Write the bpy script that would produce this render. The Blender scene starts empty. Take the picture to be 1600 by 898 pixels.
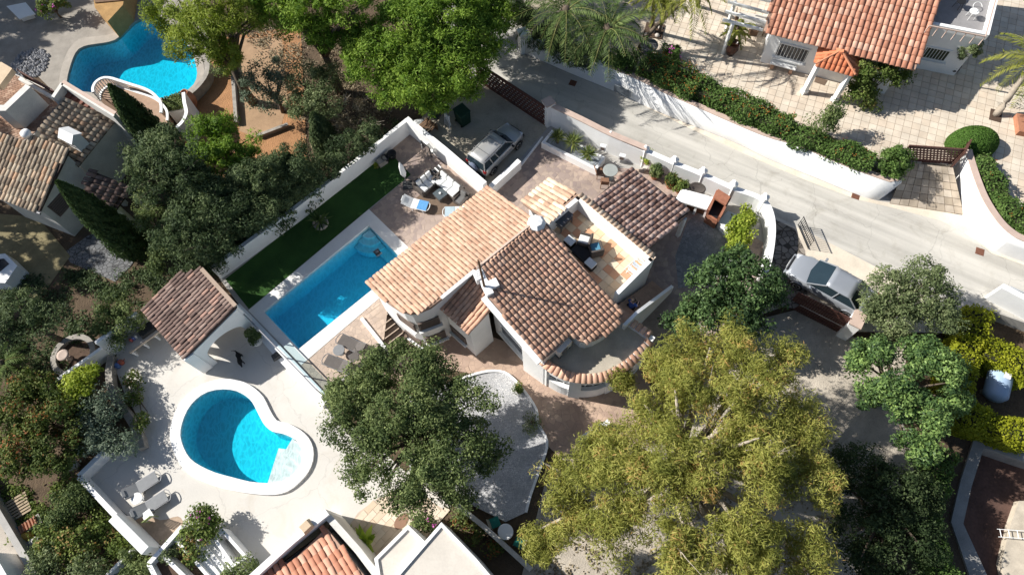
import bpy, bmesh, math, random
import numpy as np
from mathutils import Vector, Matrix, geometry

# ------------------------------------------------------------------ camera, sky, sun, exposure
SC = bpy.context.scene
COL = SC.collection
R_ = math.radians
FPX, CAM_H = 1067.0, 34.0          # focal length in photo pixels, height of the drone
NADX, NADY = 845.0, 925.0          # photo pixel straight below the drone
def _n(a): return a / np.linalg.norm(a)
_Z = -_n(np.array([NADX - 800, 449 - NADY, FPX]))
_f = np.array([0, 0, 1.0]); _Y = _n(_f - _f.dot(_Z) * _Z); _X = np.cross(_Y, _Z)
if _X[0] < 0: _X = -_X
RC = np.array([_X, _Y, _Z])
cam_d = bpy.data.cameras.new('camera'); cam = bpy.data.objects.new('camera', cam_d); COL.objects.link(cam)
cam_d.sensor_width = 36; cam_d.lens = 36 * FPX / 1600; cam_d.clip_end = 3000; cam_d.clip_start = .1
rt, up, fw = RC[:, 0], RC[:, 1], RC[:, 2]
cam.matrix_world = Matrix(((rt[0], up[0], -fw[0], 0), (rt[1], up[1], -fw[1], 0), (rt[2], up[2], -fw[2], CAM_H), (0, 0, 0, 1)))
SC.camera = cam

SUN_AZ, SUN_EL = R_(163), R_(37)   # towards the sun, measured from +X
w = bpy.data.worlds.new('World'); SC.world = w; w.use_nodes = True
nt = w.node_tree; nt.nodes.clear()
sky = nt.nodes.new('ShaderNodeTexSky'); sky.sky_type = 'NISHITA'; sky.sun_disc = False
sky.sun_elevation = SUN_EL; sky.sun_rotation = math.pi / 2 - SUN_AZ
bg = nt.nodes.new('ShaderNodeBackground'); bg.inputs[1].default_value = 0.068
ow = nt.nodes.new('ShaderNodeOutputWorld'); nt.links.new(sky.outputs[0], bg.inputs[0]); nt.links.new(bg.outputs[0], ow.inputs[0])
sd = bpy.data.lights.new('sun', 'SUN'); sd.energy = 5.0; sd.angle = R_(.53); sd.color = (1, .965, .905)
sun = bpy.data.objects.new('sun', sd); COL.objects.link(sun)
sv = Vector((math.cos(SUN_AZ) * math.cos(SUN_EL), math.sin(SUN_AZ) * math.cos(SUN_EL), math.sin(SUN_EL)))
sun.rotation_euler = sv.to_track_quat('Z', 'Y').to_euler(); sun.location = sv * 80
vs = SC.view_settings; vs.view_transform = 'Standard'; vs.look = 'None'; vs.exposure = 0.56; vs.gamma = 1; vs.use_curve_mapping = False
SC.render.engine = 'CYCLES'
SC.cycles.max_bounces = 6; SC.cycles.transparent_max_bounces = 12; SC.cycles.caustics_reflective = False; SC.cycles.caustics_refractive = False

# ------------------------------------------------------------------ places from the photo
def ray(px, py): return RC @ np.array([px - 800.0, 449.0 - py, FPX])
def P(px, py, z=0.0):
    d = ray(px, py); t = (CAM_H - z) / -d[2]
    return Vector((d[0] * t, d[1] * t, z))
def P2(pts, z): return [(p.x, p.y) for p in (P(a, b, z) for a, b in pts)]
def on_plane(px, py, o, n):
    d = Vector(ray(px, py)); c = Vector((0, 0, CAM_H))
    return c + d * (n.dot(o - c) / n.dot(d))
def frame_px(a, b, z):            # location of pixel a at height z and the heading from a to b
    A, B = P(*a, z), P(*b, z); return A, math.atan2(B.y - A.y, B.x - A.x)

# ------------------------------------------------------------------ materials
MATS = {}
def nodes(name):
    m = bpy.data.materials.new(name); m.use_nodes = True; t = m.node_tree
    return m, t, t.nodes['Principled BSDF']
def _link(t, a, b): t.links.new(a, b)
def mat(name, col, rough=.8, var=.18, scale=2.0, fine=30., bump=.15, metal=0., spec=.3, col2=None, warp=0, coat=0, dist=.02):
    if name in MATS: return MATS[name]
    m, t, b = nodes(name)
    tc = t.nodes.new('ShaderNodeTexCoord')
    n1 = t.nodes.new('ShaderNodeTexNoise'); n1.inputs['Scale'].default_value = scale; n1.inputs['Detail'].default_value = 6; n1.inputs['Roughness'].default_value = .65
    n2 = t.nodes.new('ShaderNodeTexNoise'); n2.inputs['Scale'].default_value = fine; n2.inputs['Detail'].default_value = 3
    _link(t, tc.outputs['Object'], n1.inputs[0]); _link(t, tc.outputs['Object'], n2.inputs[0])
    add = t.nodes.new('ShaderNodeMath'); add.operation = 'MULTIPLY_ADD'; add.inputs[1].default_value = .35
    _link(t, n2.outputs[0], add.inputs[0]); _link(t, n1.outputs[0], add.inputs[2])
    rp = t.nodes.new('ShaderNodeValToRGB'); e = rp.color_ramp.elements
    c2 = col2 or tuple(c * (1 - var) for c in col)
    e[0].position = .42; e[0].color = (*c2, 1); e[1].position = .88; e[1].color = (*tuple(min(1, c * (1 + var * .35)) for c in col), 1)
    _link(t, add.outputs[0], rp.inputs[0]); _link(t, rp.outputs[0], b.inputs['Base Color'])
    b.inputs['Roughness'].default_value = rough; b.inputs['Metallic'].default_value = metal; b.inputs['Specular IOR Level'].default_value = spec
    if coat: b.inputs['Coat Weight'].default_value = coat; b.inputs['Coat Roughness'].default_value = .06
    if bump:
        bp = t.nodes.new('ShaderNodeBump'); bp.inputs['Strength'].default_value = bump; bp.inputs['Distance'].default_value = dist
        _link(t, n2.outputs[0], bp.inputs['Height']); _link(t, bp.outputs[0], b.inputs['Normal'])
    MATS[name] = m; return m
def rnd_mat(name, stops, rough=.8, bump=.3, fine=25., spec=.2, dirt=.25, transl=0., tint=None, ds=1.3):
    """colour picked by the mesh attribute rnd through a ramp, with grime on top"""
    if name in MATS: return MATS[name]
    m, t, b = nodes(name)
    at = t.nodes.new('ShaderNodeAttribute'); at.attribute_name = 'rnd'
    rp = t.nodes.new('ShaderNodeValToRGB'); el = rp.color_ramp.elements
    while len(el) < len(stops): el.new(.5)
    for q, (p, c) in zip(el, stops): q.position = p; q.color = (*c, 1)
    _link(t, at.outputs['Fac'], rp.inputs[0])
    out = rp.outputs[0]
    if dirt:
        tc = t.nodes.new('ShaderNodeNewGeometry')
        n = t.nodes.new('ShaderNodeTexNoise'); n.inputs['Scale'].default_value = ds; n.inputs['Detail'].default_value = 5
        _link(t, tc.outputs['Position'], n.inputs[0])
        mr = t.nodes.new('ShaderNodeMapRange'); mr.inputs[1].default_value = .35; mr.inputs[2].default_value = .7; mr.inputs[3].default_value = 1 - dirt; mr.inputs[4].default_value = 1 + dirt * .3
        _link(t, n.outputs[0], mr.inputs[0])
        mx = t.nodes.new('ShaderNodeMix'); mx.data_type = 'RGBA'; mx.blend_type = 'MULTIPLY'; mx.inputs[0].default_value = 1
        _link(t, out, mx.inputs[6]); _link(t, mr.outputs[0], mx.inputs[7]); out = mx.outputs[2]
    _link(t, out, b.inputs['Base Color']); b.inputs['Roughness'].default_value = rough; b.inputs['Specular IOR Level'].default_value = spec
    if bump:
        g = t.nodes.new('ShaderNodeNewGeometry'); n2 = t.nodes.new('ShaderNodeTexNoise'); n2.inputs['Scale'].default_value = fine
        _link(t, g.outputs['Position'], n2.inputs[0])
        bp = t.nodes.new('ShaderNodeBump'); bp.inputs['Strength'].default_value = bump; bp.inputs['Distance'].default_value = .02
        _link(t, n2.outputs[0], bp.inputs['Height']); _link(t, bp.outputs[0], b.inputs['Normal'])
    if transl:
        tr = t.nodes.new('ShaderNodeBsdfTranslucent'); ms = t.nodes.new('ShaderNodeMixShader'); ms.inputs[0].default_value = transl
        hs = t.nodes.new('ShaderNodeHueSaturation'); hs.inputs['Value'].default_value = 1.5; hs.inputs['Saturation'].default_value = 1.1
        _link(t, out, hs.inputs['Color']); _link(t, hs.outputs[0], tr.inputs[0])
        o = t.nodes['Material Output']; _link(t, b.outputs[0], ms.inputs[1]); _link(t, tr.outputs[0], ms.inputs[2]); _link(t, ms.outputs[0], o.inputs[0])
    MATS[name] = m; return m
def cell_mat(name, c_a, c_b, c_joint, scale, joint=.06, rough=.85, rand=1., bump=.5, big=.25):
    """irregular stones or small pavers seen from far: Voronoi cells with joints"""
    if name in MATS: return MATS[name]
    m, t, b = nodes(name)
    g = t.nodes.new('ShaderNodeNewGeometry')
    v = t.nodes.new('ShaderNodeTexVoronoi'); v.inputs['Scale'].default_value = scale; v.inputs['Randomness'].default_value = rand
    ve = t.nodes.new('ShaderNodeTexVoronoi'); ve.feature = 'DISTANCE_TO_EDGE'; ve.inputs['Scale'].default_value = scale; ve.inputs['Randomness'].default_value = rand
    n = t.nodes.new('ShaderNodeTexNoise'); n.inputs['Scale'].default_value = .7; n.inputs['Detail'].default_value = 6
    for q in (v, ve, n): _link(t, g.outputs['Position'], q.inputs['Vector'])
    sp = t.nodes.new('ShaderNodeSeparateColor'); _link(t, v.outputs['Color'], sp.inputs[0])
    mx = t.nodes.new('ShaderNodeMix'); mx.data_type = 'RGBA'; mx.inputs[6].default_value = (*c_a, 1); mx.inputs[7].default_value = (*c_b, 1); _link(t, sp.outputs[0], mx.inputs[0])
    ml = t.nodes.new('ShaderNodeMix'); ml.data_type = 'RGBA'; ml.blend_type = 'MULTIPLY'; ml.inputs[0].default_value = 1
    mr0 = t.nodes.new('ShaderNodeMapRange'); mr0.inputs[1].default_value = .35; mr0.inputs[2].default_value = .7; mr0.inputs[3].default_value = 1 - big; mr0.inputs[4].default_value = 1.05
    _link(t, n.outputs[0], mr0.inputs[0]); _link(t, mx.outputs[2], ml.inputs[6]); _link(t, mr0.outputs[0], ml.inputs[7])
    mr = t.nodes.new('ShaderNodeMapRange'); mr.inputs[1].default_value = joint * .4; mr.inputs[2].default_value = joint; _link(t, ve.outputs['Distance'], mr.inputs[0])
    m2 = t.nodes.new('ShaderNodeMix'); m2.data_type = 'RGBA'; m2.inputs[6].default_value = (*c_joint, 1); _link(t, mr.outputs[0], m2.inputs[0]); _link(t, ml.outputs[2], m2.inputs[7])
    _link(t, m2.outputs[2], b.inputs['Base Color']); b.inputs['Roughness'].default_value = rough; b.inputs['Specular IOR Level'].default_value = .2
    bp = t.nodes.new('ShaderNodeBump'); bp.inputs['Strength'].default_value = bump; bp.inputs['Distance'].default_value = .03
    _link(t, mr.outputs[0], bp.inputs['Height']); _link(t, bp.outputs[0], b.inputs['Normal'])
    MATS[name] = m; return m
def water_mat(name, tint, ripple=6., lo=.72, dens=.9):
    m, t, b = nodes(name); t.nodes.remove(b)
    g = t.nodes.new('ShaderNodeNewGeometry')
    n0 = t.nodes.new('ShaderNodeTexNoise'); n0.inputs['Scale'].default_value = 1.6; n0.inputs['Detail'].default_value = 3
    vm = t.nodes.new('ShaderNodeVectorMath'); vm.operation = 'MULTIPLY_ADD'; vm.inputs[1].default_value = (.55, .55, 0)
    _link(t, g.outputs['Position'], n0.inputs[0]); _link(t, n0.outputs['Color'], vm.inputs[0]); _link(t, g.outputs['Position'], vm.inputs[2])
    mp = t.nodes.new('ShaderNodeMapping'); mp.inputs['Rotation'].default_value = (0, 0, .5); mp.inputs['Scale'].default_value = (1.7, .75, 1); _link(t, vm.outputs[0], mp.inputs[0])
    v = t.nodes.new('ShaderNodeTexVoronoi'); v.feature = 'DISTANCE_TO_EDGE'; v.inputs['Scale'].default_value = ripple * .55; _link(t, mp.outputs[0], v.inputs['Vector'])
    mr = t.nodes.new('ShaderNodeMapRange'); mr.inputs[1].default_value = 0; mr.inputs[2].default_value = .22; mr.inputs[3].default_value = 1; mr.inputs[4].default_value = lo; _link(t, v.outputs['Distance'], mr.inputs[0])  # ripple light on the pool floor, painted as a pattern in the surface transparency
    mx = t.nodes.new('ShaderNodeMix'); mx.data_type = 'RGBA'; mx.blend_type = 'MULTIPLY'; mx.inputs[0].default_value = 1; mx.inputs[6].default_value = (1, 1, 1, 1); _link(t, mr.outputs[0], mx.inputs[7])
    tr = t.nodes.new('ShaderNodeBsdfTransparent'); _link(t, mx.outputs[2], tr.inputs[0])
    gl = t.nodes.new('ShaderNodeBsdfGlossy'); gl.inputs['Roughness'].default_value = .04
    n = t.nodes.new('ShaderNodeTexNoise'); n.inputs['Scale'].default_value = ripple; n.inputs['Detail'].default_value = 2; _link(t, g.outputs['Position'], n.inputs[0])
    bp = t.nodes.new('ShaderNodeBump'); bp.inputs['Strength'].default_value = .25; bp.inputs['Distance'].default_value = .05; _link(t, n.outputs[0], bp.inputs['Height']); _link(t, bp.outputs[0], gl.inputs['Normal'])
    lw = t.nodes.new('ShaderNodeLayerWeight'); pw = t.nodes.new('ShaderNodeMath'); pw.operation = 'POWER'; pw.inputs[1].default_value = 4.5; _link(t, lw.outputs['Facing'], pw.inputs[0])
    fr = t.nodes.new('ShaderNodeMath'); fr.operation = 'MULTIPLY_ADD'; fr.inputs[1].default_value = .9; fr.inputs[2].default_value = .025; _link(t, pw.outputs[0], fr.inputs[0])
    ms = t.nodes.new('ShaderNodeMixShader'); _link(t, fr.outputs[0], ms.inputs[0]); _link(t, tr.outputs[0], ms.inputs[1]); _link(t, gl.outputs[0], ms.inputs[2])
    va = t.nodes.new('ShaderNodeVolumeAbsorption'); va.inputs[0].default_value = (*tint, 1); va.inputs[1].default_value = dens; _link(t, va.outputs[0], t.nodes['Material Output'].inputs['Volume'])
    _link(t, ms.outputs[0], t.nodes['Material Output'].inputs[0]); return m
def glass_mat(name, tint=(.8, .9, .92), rough=.02):
    if name in MATS: return MATS[name]
    m, t, b = nodes(name); t.nodes.remove(b)
    tr = t.nodes.new('ShaderNodeBsdfTransparent'); tr.inputs[0].default_value = (*tint, 1)
    gl = t.nodes.new('ShaderNodeBsdfGlossy'); gl.inputs['Roughness'].default_value = rough
    lw = t.nodes.new('ShaderNodeLayerWeight'); pw = t.nodes.new('ShaderNodeMath'); pw.operation = 'POWER'; pw.inputs[1].default_value = 4.5; _link(t, lw.outputs['Facing'], pw.inputs[0])
    fr = t.nodes.new('ShaderNodeMath'); fr.operation = 'MULTIPLY_ADD'; fr.inputs[1].default_value = .9; fr.inputs[2].default_value = .025; _link(t, pw.outputs[0], fr.inputs[0])
    ms = t.nodes.new('ShaderNodeMixShader'); _link(t, fr.outputs[0], ms.inputs[0]); _link(t, tr.outputs[0], ms.inputs[1]); _link(t, gl.outputs[0], ms.inputs[2])
    _link(t, ms.outputs[0], t.nodes['Material Output'].inputs[0]); MATS[name] = m; return m

def worn_mat(name, col, stain, scale=.35, crack=1.1, crack_w=.012, crack_c=.55, streak=None, fine=14.):
    """pavement: broad stains, hairline cracks, fine speckle, optional tyre-worn streaks along a heading"""
    m = mat(name, col, .93, .10, scale, fine, .3); t = m.node_tree; b = t.nodes['Principled BSDF']; src = b.inputs['Base Color'].links[0].from_socket
    g = t.nodes.new('ShaderNodeNewGeometry'); n = t.nodes.new('ShaderNodeTexNoise'); n.inputs['Scale'].default_value = .9; n.inputs['Detail'].default_value = 8; n.inputs['Roughness'].default_value = .7; n.inputs['Distortion'].default_value = .6; _link(t, g.outputs['Position'], n.inputs[0])
    mr = t.nodes.new('ShaderNodeMapRange'); mr.inputs[1].default_value = .52; mr.inputs[2].default_value = .72; _link(t, n.outputs[0], mr.inputs[0])
    mx = t.nodes.new('ShaderNodeMix'); mx.data_type = 'RGBA'; _link(t, mr.outputs[0], mx.inputs[0]); _link(t, src, mx.inputs[6]); mx.inputs[7].default_value = (*stain, 1); out = mx.outputs[2]
    n2 = t.nodes.new('ShaderNodeTexNoise'); n2.inputs['Scale'].default_value = 1.4; n2.inputs['Detail'].default_value = 4; _link(t, g.outputs['Position'], n2.inputs[0])
    va = t.nodes.new('ShaderNodeVectorMath'); va.operation = 'MULTIPLY_ADD'; va.inputs[1].default_value = (.9, .9, 0); _link(t, n2.outputs['Color'], va.inputs[0]); _link(t, g.outputs['Position'], va.inputs[2])
    v = t.nodes.new('ShaderNodeTexVoronoi'); v.feature = 'DISTANCE_TO_EDGE'; v.inputs['Scale'].default_value = crack * .35; _link(t, va.outputs[0], v.inputs['Vector'])
    m2 = t.nodes.new('ShaderNodeMapRange'); m2.inputs[1].default_value = crack_w * .3; m2.inputs[2].default_value = crack_w; m2.inputs[3].default_value = crack_c; m2.inputs[4].default_value = 1; _link(t, v.outputs['Distance'], m2.inputs[0])
    ml = t.nodes.new('ShaderNodeMix'); ml.data_type = 'RGBA'; ml.blend_type = 'MULTIPLY'; ml.inputs[0].default_value = 1; _link(t, out, ml.inputs[6]); _link(t, m2.outputs[0], ml.inputs[7]); out = ml.outputs[2]
    if streak is not None:
        mp = t.nodes.new('ShaderNodeMapping'); mp.vector_type = 'TEXTURE'; mp.inputs['Rotation'].default_value = (0, 0, streak); mp.inputs['Scale'].default_value = (9, .55, 1); _link(t, g.outputs['Position'], mp.inputs[0])
        n3 = t.nodes.new('ShaderNodeTexNoise'); n3.inputs['Scale'].default_value = 1; n3.inputs['Detail'].default_value = 5; _link(t, mp.outputs[0], n3.inputs[0])
        m3 = t.nodes.new('ShaderNodeMapRange'); m3.inputs[1].default_value = .35; m3.inputs[2].default_value = .65; m3.inputs[3].default_value = .76; m3.inputs[4].default_value = 1.06; _link(t, n3.outputs[0], m3.inputs[0])
        m4 = t.nodes.new('ShaderNodeMix'); m4.data_type = 'RGBA'; m4.blend_type = 'MULTIPLY'; m4.inputs[0].default_value = 1; _link(t, out, m4.inputs[6]); _link(t, m3.outputs[0], m4.inputs[7]); out = m4.outputs[2]
    _link(t, out, b.inputs['Base Color']); return m
WHITE = mat('white_render', (.86, .855, .84), .85, .09, .9, 18, .2)
WHITE2 = mat('white_paint', (.82, .82, .80), .5, .05, 2, 30, .05)
COPE = mat('pool_coping', (.78, .76, .72), .8, .10, 1.2, 25, .15)
DARKG = mat('dark_glass', (.03, .035, .045), .12, .2, 2, 20, 0, spec=.6)
BLACK = mat('black_metal', (.02, .02, .022), .45, .2, 4, 40, .05)
GREYM = mat('grey_metal', (.25, .25, .26), .4, .15, 4, 40, .05, metal=.6)
DARKGREY = mat('charcoal_fabric', (.06, .062, .065), .85, .25, 6, 60, .3)
WICKER = mat('grey_wicker', (.10, .085, .075), .8, .35, 9, 70, .5)
TERRA = mat('terracotta', (.42, .19, .11), .8, .3, 4, 40, .3)
WOOD = mat('weathered_wood', (.20, .12, .07), .8, .4, 3, 30, .3)
BROWNM = mat('brown_metal', (.11, .05, .04), .55, .2, 4, 30, .1)
STONE = mat('grey_stone', (.36, .33, .29), .9, .4, 2.5, 22, .6)
CONC = mat('concrete', (.42, .40, .37), .9, .25, 1.4, 20, .3)
EARTH = mat('earth', (.115, .08, .05), .95, .5, .8, 12, .8, dist=.06)
REDEARTH = mat('red_earth', (.40, .21, .10), .95, .4, .9, 12, .8, dist=.06)
BARK = mat('bark', (.15, .115, .085), .95, .45, 4, 25, .8)
BARKL = mat('pale_bark', (.42, .36, .29), .95, .3, 4, 25, .5)
SOIL = mat('planter_soil', (.10, .065, .045), .95, .4, 5, 40, .6)

# ------------------------------------------------------------------ mesh building
class MB:
    def __init__(s): s.v = []; s.f = []; s.m = []; s.r = []
    def add(s, vs, fs, mi=0, r=.5):
        k = len(s.v); s.v += [tuple(q) for q in vs]
        for f in fs: s.f.append(tuple(i + k for i in f)); s.m.append(mi); s.r.append(r)
        return s
    def box(s, c, d, rz=0, mi=0, tilt=None, r=.5, taper=1.):
        x, y, z = d[0] / 2, d[1] / 2, d[2] / 2
        q = [Vector((a * x * (taper if cz > 0 else 1), b * y * (taper if cz > 0 else 1), cz * z)) for cz in (-1, 1) for a, b in ((-1, -1), (1, -1), (1, 1), (-1, 1))]
        M = Matrix.Rotation(rz, 3, 'Z')
        if tilt is not None: M = M @ tilt
        c = Vector(c); q = [M @ p + c for p in q]
        return s.add(q, [(3, 2, 1, 0), (4, 5, 6, 7), (0, 1, 5, 4), (1, 2, 6, 5), (2, 3, 7, 6), (3, 0, 4, 7)], mi, r)
    def prism(s, poly, z0, z1, mi=0, r=.5, bottom=True):
        """polygon in xy from z0 to z1 (z1 may be a function of x, y)"""
        a = sum(poly[i][0] * poly[(i + 1) % len(poly)][1] - poly[(i + 1) % len(poly)][0] * poly[i][1] for i in range(len(poly)))
        if a < 0: poly = poly[::-1]
        n = len(poly); f0 = z0 if callable(z0) else (lambda x, y: z0); f1 = z1 if callable(z1) else (lambda x, y: z1)
        v = [(x, y, f0(x, y)) for x, y in poly] + [(x, y, f1(x, y)) for x, y in poly]
        f = [tuple(range(n, 2 * n))] + ([tuple(range(n - 1, -1, -1))] if bottom else [])
        f += [(i, (i + 1) % n, n + (i + 1) % n, n + i) for i in range(n)]
        return s.add(v, f, mi, r)
    def wall(s, path, th, z0, z1, closed=False, mi=0, side=0, r=.5):
        """wall along an xy path; z0 and z1 are numbers or lists; side -1/0/1: which way it thickens"""
        n = len(path); p = [Vector(q[:2]) for q in path]
        nr = []
        for i in range(n):
            a = p[i] - p[i - 1] if (i > 0 or closed) else p[1] - p[0]
            b = p[(i + 1) % n] - p[i] if (i < n - 1 or closed) else a
            a, b = a.normalized(), b.normalized(); na, nb = Vector((-a.y, a.x)), Vector((-b.y, b.x))
            m = na + nb; m = m.normalized() if m.length > 1e-4 else na
            nr.append(m / max(.35, m.dot(na)))
        l, rr = {0: (.5, -.5), 1: (1, 0), -1: (0, -1)}[side]
        Z0 = z0 if hasattr(z0, '__len__') else [z0] * n; Z1 = z1 if hasattr(z1, '__len__') else [z1] * n
        v = []
        for i in range(n):
            A, B = p[i] + nr[i] * th * l, p[i] + nr[i] * th * rr
            v += [(A.x, A.y, Z0[i]), (B.x, B.y, Z0[i]), (B.x, B.y, Z1[i]), (A.x, A.y, Z1[i])]
        f = []
        for i in range(n if closed else n - 1):
            a, b = 4 * i, 4 * ((i + 1) % n)
            f += [(a + 3, a + 2, b + 2, b + 3), (a + 2, a + 1, b + 1, b + 2), (a, a + 3, b + 3, b), (a + 1, a, b, b + 1)]
        if not closed: f += [(0, 1, 2, 3), (4 * n - 1, 4 * n - 2, 4 * n - 3, 4 * n - 4)]
        return s.add(v, f, mi, r)
    def tube(s, path, rad, seg=6, mi=0, cap=True, r=.5):
        p = [Vector(q) for q in path]; n = len(p); rad = rad if hasattr(rad, '__len__') else [rad] * n
        v = []; ref = Vector((0, 0, 1))
        for i in range(n):
            t = (p[min(i + 1, n - 1)] - p[max(i - 1, 0)])
            t = t.normalized() if t.length > 1e-6 else Vector((0, 0, 1))
            a = t.cross(ref if abs(t.z) < .95 else Vector((1, 0, 0))).normalized(); b = t.cross(a)
            for k in range(seg):
                an = 2 * math.pi * k / seg; v.append(p[i] + (a * math.cos(an) + b * math.sin(an)) * rad[i])
        f = [(i * seg + k, i * seg + (k + 1) % seg, (i + 1) * seg + (k + 1) % seg, (i + 1) * seg + k) for i in range(n - 1) for k in range(seg)]
        if cap: f += [tuple(range(seg - 1, -1, -1)), tuple(range((n - 1) * seg, n * seg))]
        return s.add(v, f, mi, r)
    def lathe(s, prof, c=(0, 0, 0), seg=14, mi=0, sx=1, sy=1, cap=True, r=.5):
        v = [(c[0] + q * math.cos(2 * math.pi * k / seg) * sx, c[1] + q * math.sin(2 * math.pi * k / seg) * sy, c[2] + z) for q, z in prof for k in range(seg)]
        n = len(prof)
        f = [(i * seg + k, i * seg + (k + 1) % seg, (i + 1) * seg + (k + 1) % seg, (i + 1) * seg + k) for i in range(n - 1) for k in range(seg)]
        if cap: f += [tuple(range(seg - 1, -1, -1)), tuple(range((n - 1) * seg, n * seg))]
        return s.add(v, f, mi, r)
    def sheet(s, loops, z, mi=0, r=.5):
        """flat sheet with holes; loops of xy"""
        zf = z if callable(z) else (lambda x, y: z); bm = bmesh.new(); es = []
        for lp in loops:
            vv = [bm.verts.new((x, y, 0)) for x, y in lp]; es += [bm.edges.new((vv[i], vv[(i + 1) % len(vv)])) for i in range(len(vv))]
        bmesh.ops.triangle_fill(bm, use_beauty=True, use_dissolve=False, edges=es, normal=(0, 0, 1)); bm.verts.index_update()
        fl = [v.co.copy() for v in bm.verts]; fs = []
        for fc in bm.faces:
            t = tuple(v.index for v in fc.verts); cc = fc.calc_center_median()
            if any(inside(cc.x, cc.y, lp) for lp in loops[1:]): continue
            fs.append(t if (fl[t[1]] - fl[t[0]]).cross(fl[t[2]] - fl[t[0]]).z > 0 else t[::-1])
        bm.free()
        return s.add([(q.x, q.y, zf(q.x, q.y)) for q in fl], fs, mi, r)
    def build(s, name, m, parent=None, smooth=False, off=None, bevel=0, rnd=False, mesh_only=False):
        me = bpy.data.meshes.new(name)
        o3 = Vector(off) if off is not None else (Vector(parent['_o']) if parent is not None and '_o' in parent else Vector((0, 0, 0)))
        me.from_pydata([(x - o3.x, y - o3.y, z - o3.z) for x, y, z in s.v], [], s.f)
        for q in (m if isinstance(m, (list, tuple)) else [m]): me.materials.append(q)
        if any(s.m): me.polygons.foreach_set('material_index', s.m)
        if smooth: me.polygons.foreach_set('use_smooth', [True] * len(s.f))
        if rnd: a = me.attributes.new('rnd', 'FLOAT', 'FACE'); a.data.foreach_set('value', s.r)
        me.update()
        if mesh_only: return me
        o = bpy.data.objects.new(name, me); COL.objects.link(o)
        if parent is not None:
            o.parent = parent
            if '_o' in parent: o['_o'] = parent['_o']
        if bevel:
            bv = o.modifiers.new('bevel', 'BEVEL'); bv.width = bevel; bv.segments = 2; bv.limit_method = 'ANGLE'; bv.angle_limit = R_(40)
        return o
def tag(o, label=None, cat=None, group=None, kind=None):
    for k, v in (('label', label), ('category', cat), ('group', group), ('kind', kind)):
        if v: o[k] = v
    return o
def thing(name, label, cat, loc=(0, 0, 0), rz=0, group=None, world=True):
    """an Empty at the thing's base; world=True: its parts are given in world coordinates"""
    o = bpy.data.objects.new(name, None); COL.objects.link(o); o.location = loc; o.rotation_euler = (0, 0, rz); o.empty_display_size = .3
    if world: o['_o'] = tuple(loc)
    return tag(o, label, cat, group)
def copy_tree(o, parent=None):
    c = o.copy(); COL.objects.link(c); c.parent = parent
    for ch in list(o.children): copy_tree(ch, c)
    return c
def structure(name, mb, m, **k): return tag(mb.build(name, m, **k), kind='structure')
def kid(name, me, parent, loc=(0, 0, 0), mw=None):
    o = bpy.data.objects.new(name, me); COL.objects.link(o); o.parent = parent
    if mw is not None: o.matrix_basis = mw
    else: o.location = loc
    return o
def inset(poly, d):
    """move an xy polygon inwards by d (rough mitre)"""
    a = sum(poly[i][0] * poly[(i + 1) % len(poly)][1] - poly[(i + 1) % len(poly)][0] * poly[i][1] for i in range(len(poly)))
    if a < 0: poly = poly[::-1]
    n = len(poly); out = []
    for i in range(n):
        p0, p, p1 = Vector(poly[i - 1]), Vector(poly[i]), Vector(poly[(i + 1) % n])
        A, B = (p - p0).normalized(), (p1 - p).normalized(); na, nb = Vector((-A.y, A.x)), Vector((-B.y, B.x))
        m = (na + nb); m = m.normalized() if m.length > 1e-4 else na
        q = p + m * d / max(.5, m.dot(na)); out.append((q.x, q.y))
    return out
def inside(x, y, poly):
    c = False; j = len(poly) - 1
    for i in range(len(poly)):
        xi, yi = poly[i]; xj, yj = poly[j]
        if (yi > y) != (yj > y) and x < (xj - xi) * (y - yi) / (yj - yi) + xi: c = not c
        j = i
    return c
def smooth_loop(pts, k=4):
    """closed Catmull-Rom through the points"""
    n = len(pts); out = []
    for i in range(n):
        p0, p1, p2, p3 = (Vector(pts[(i + j) % n]) for j in (-1, 0, 1, 2))
        for t in (q / k for q in range(k)):
            out.append(tuple(.5 * ((2 * p1) + (p2 - p0) * t + (2 * p0 - 5 * p1 + 4 * p2 - p3) * t * t + (3 * p1 - p0 - 3 * p2 + p3) * t ** 3)))
    return out
def smooth_path(pts, k=4):
    n = len(pts); out = []
    for i in range(n - 1):
        p0, p1, p2, p3 = (Vector(pts[min(max(i + j, 0), n - 1)]) for j in (-1, 0, 1, 2))
        for t in (q / k for q in range(k)):
            out.append(tuple(.5 * ((2 * p1) + (p2 - p0) * t + (2 * p0 - 5 * p1 + 4 * p2 - p3) * t * t + (3 * p1 - p0 - 3 * p2 + p3) * t ** 3)))
    return out + [tuple(pts[-1])]

# ------------------------------------------------------------------ clay tile roofs
TILE_N = 10
def tile_mesh(pitch, ln, m, tag_):
    """a tapered barrel tile, open side down: x across, y up the slope"""
    out = []
    for q in range(TILE_N):
        b = MB(); seg = 6; r0, r1 = pitch * .47, pitch * .40
        v = []
        for y, r, lift in ((0, r0, .028), (ln, r1, .0)):
            for k in range(seg + 1):
                a = math.pi * k / seg; v.append((r * math.cos(a), y, lift + r * .64 * math.sin(a)))
        f = [(k, k + 1, seg + 2 + k, seg + 1 + k) for k in range(seg)]
        f = [t[::-1] for t in f]
        # thickness shown at the open lower end
        t2 = [(x * .8, 0.0, z * .78) for x, _, z in v[:seg + 1]]
        k0 = len(v); v += t2; f += [(k + 1, k, k0 + k, k0 + k + 1) for k in range(seg)]
        b.add(v, [t[::-1] if i >= seg else t for i, t in enumerate(f)], 0, (q + .5) / TILE_N)
        out.append(b.build('clay_tile_' + tag_, m, rnd=True, mesh_only=True, off=(0, 0, 0)))
        for p in out[-1].polygons: p.use_smooth = p.index < seg
    return out
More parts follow.
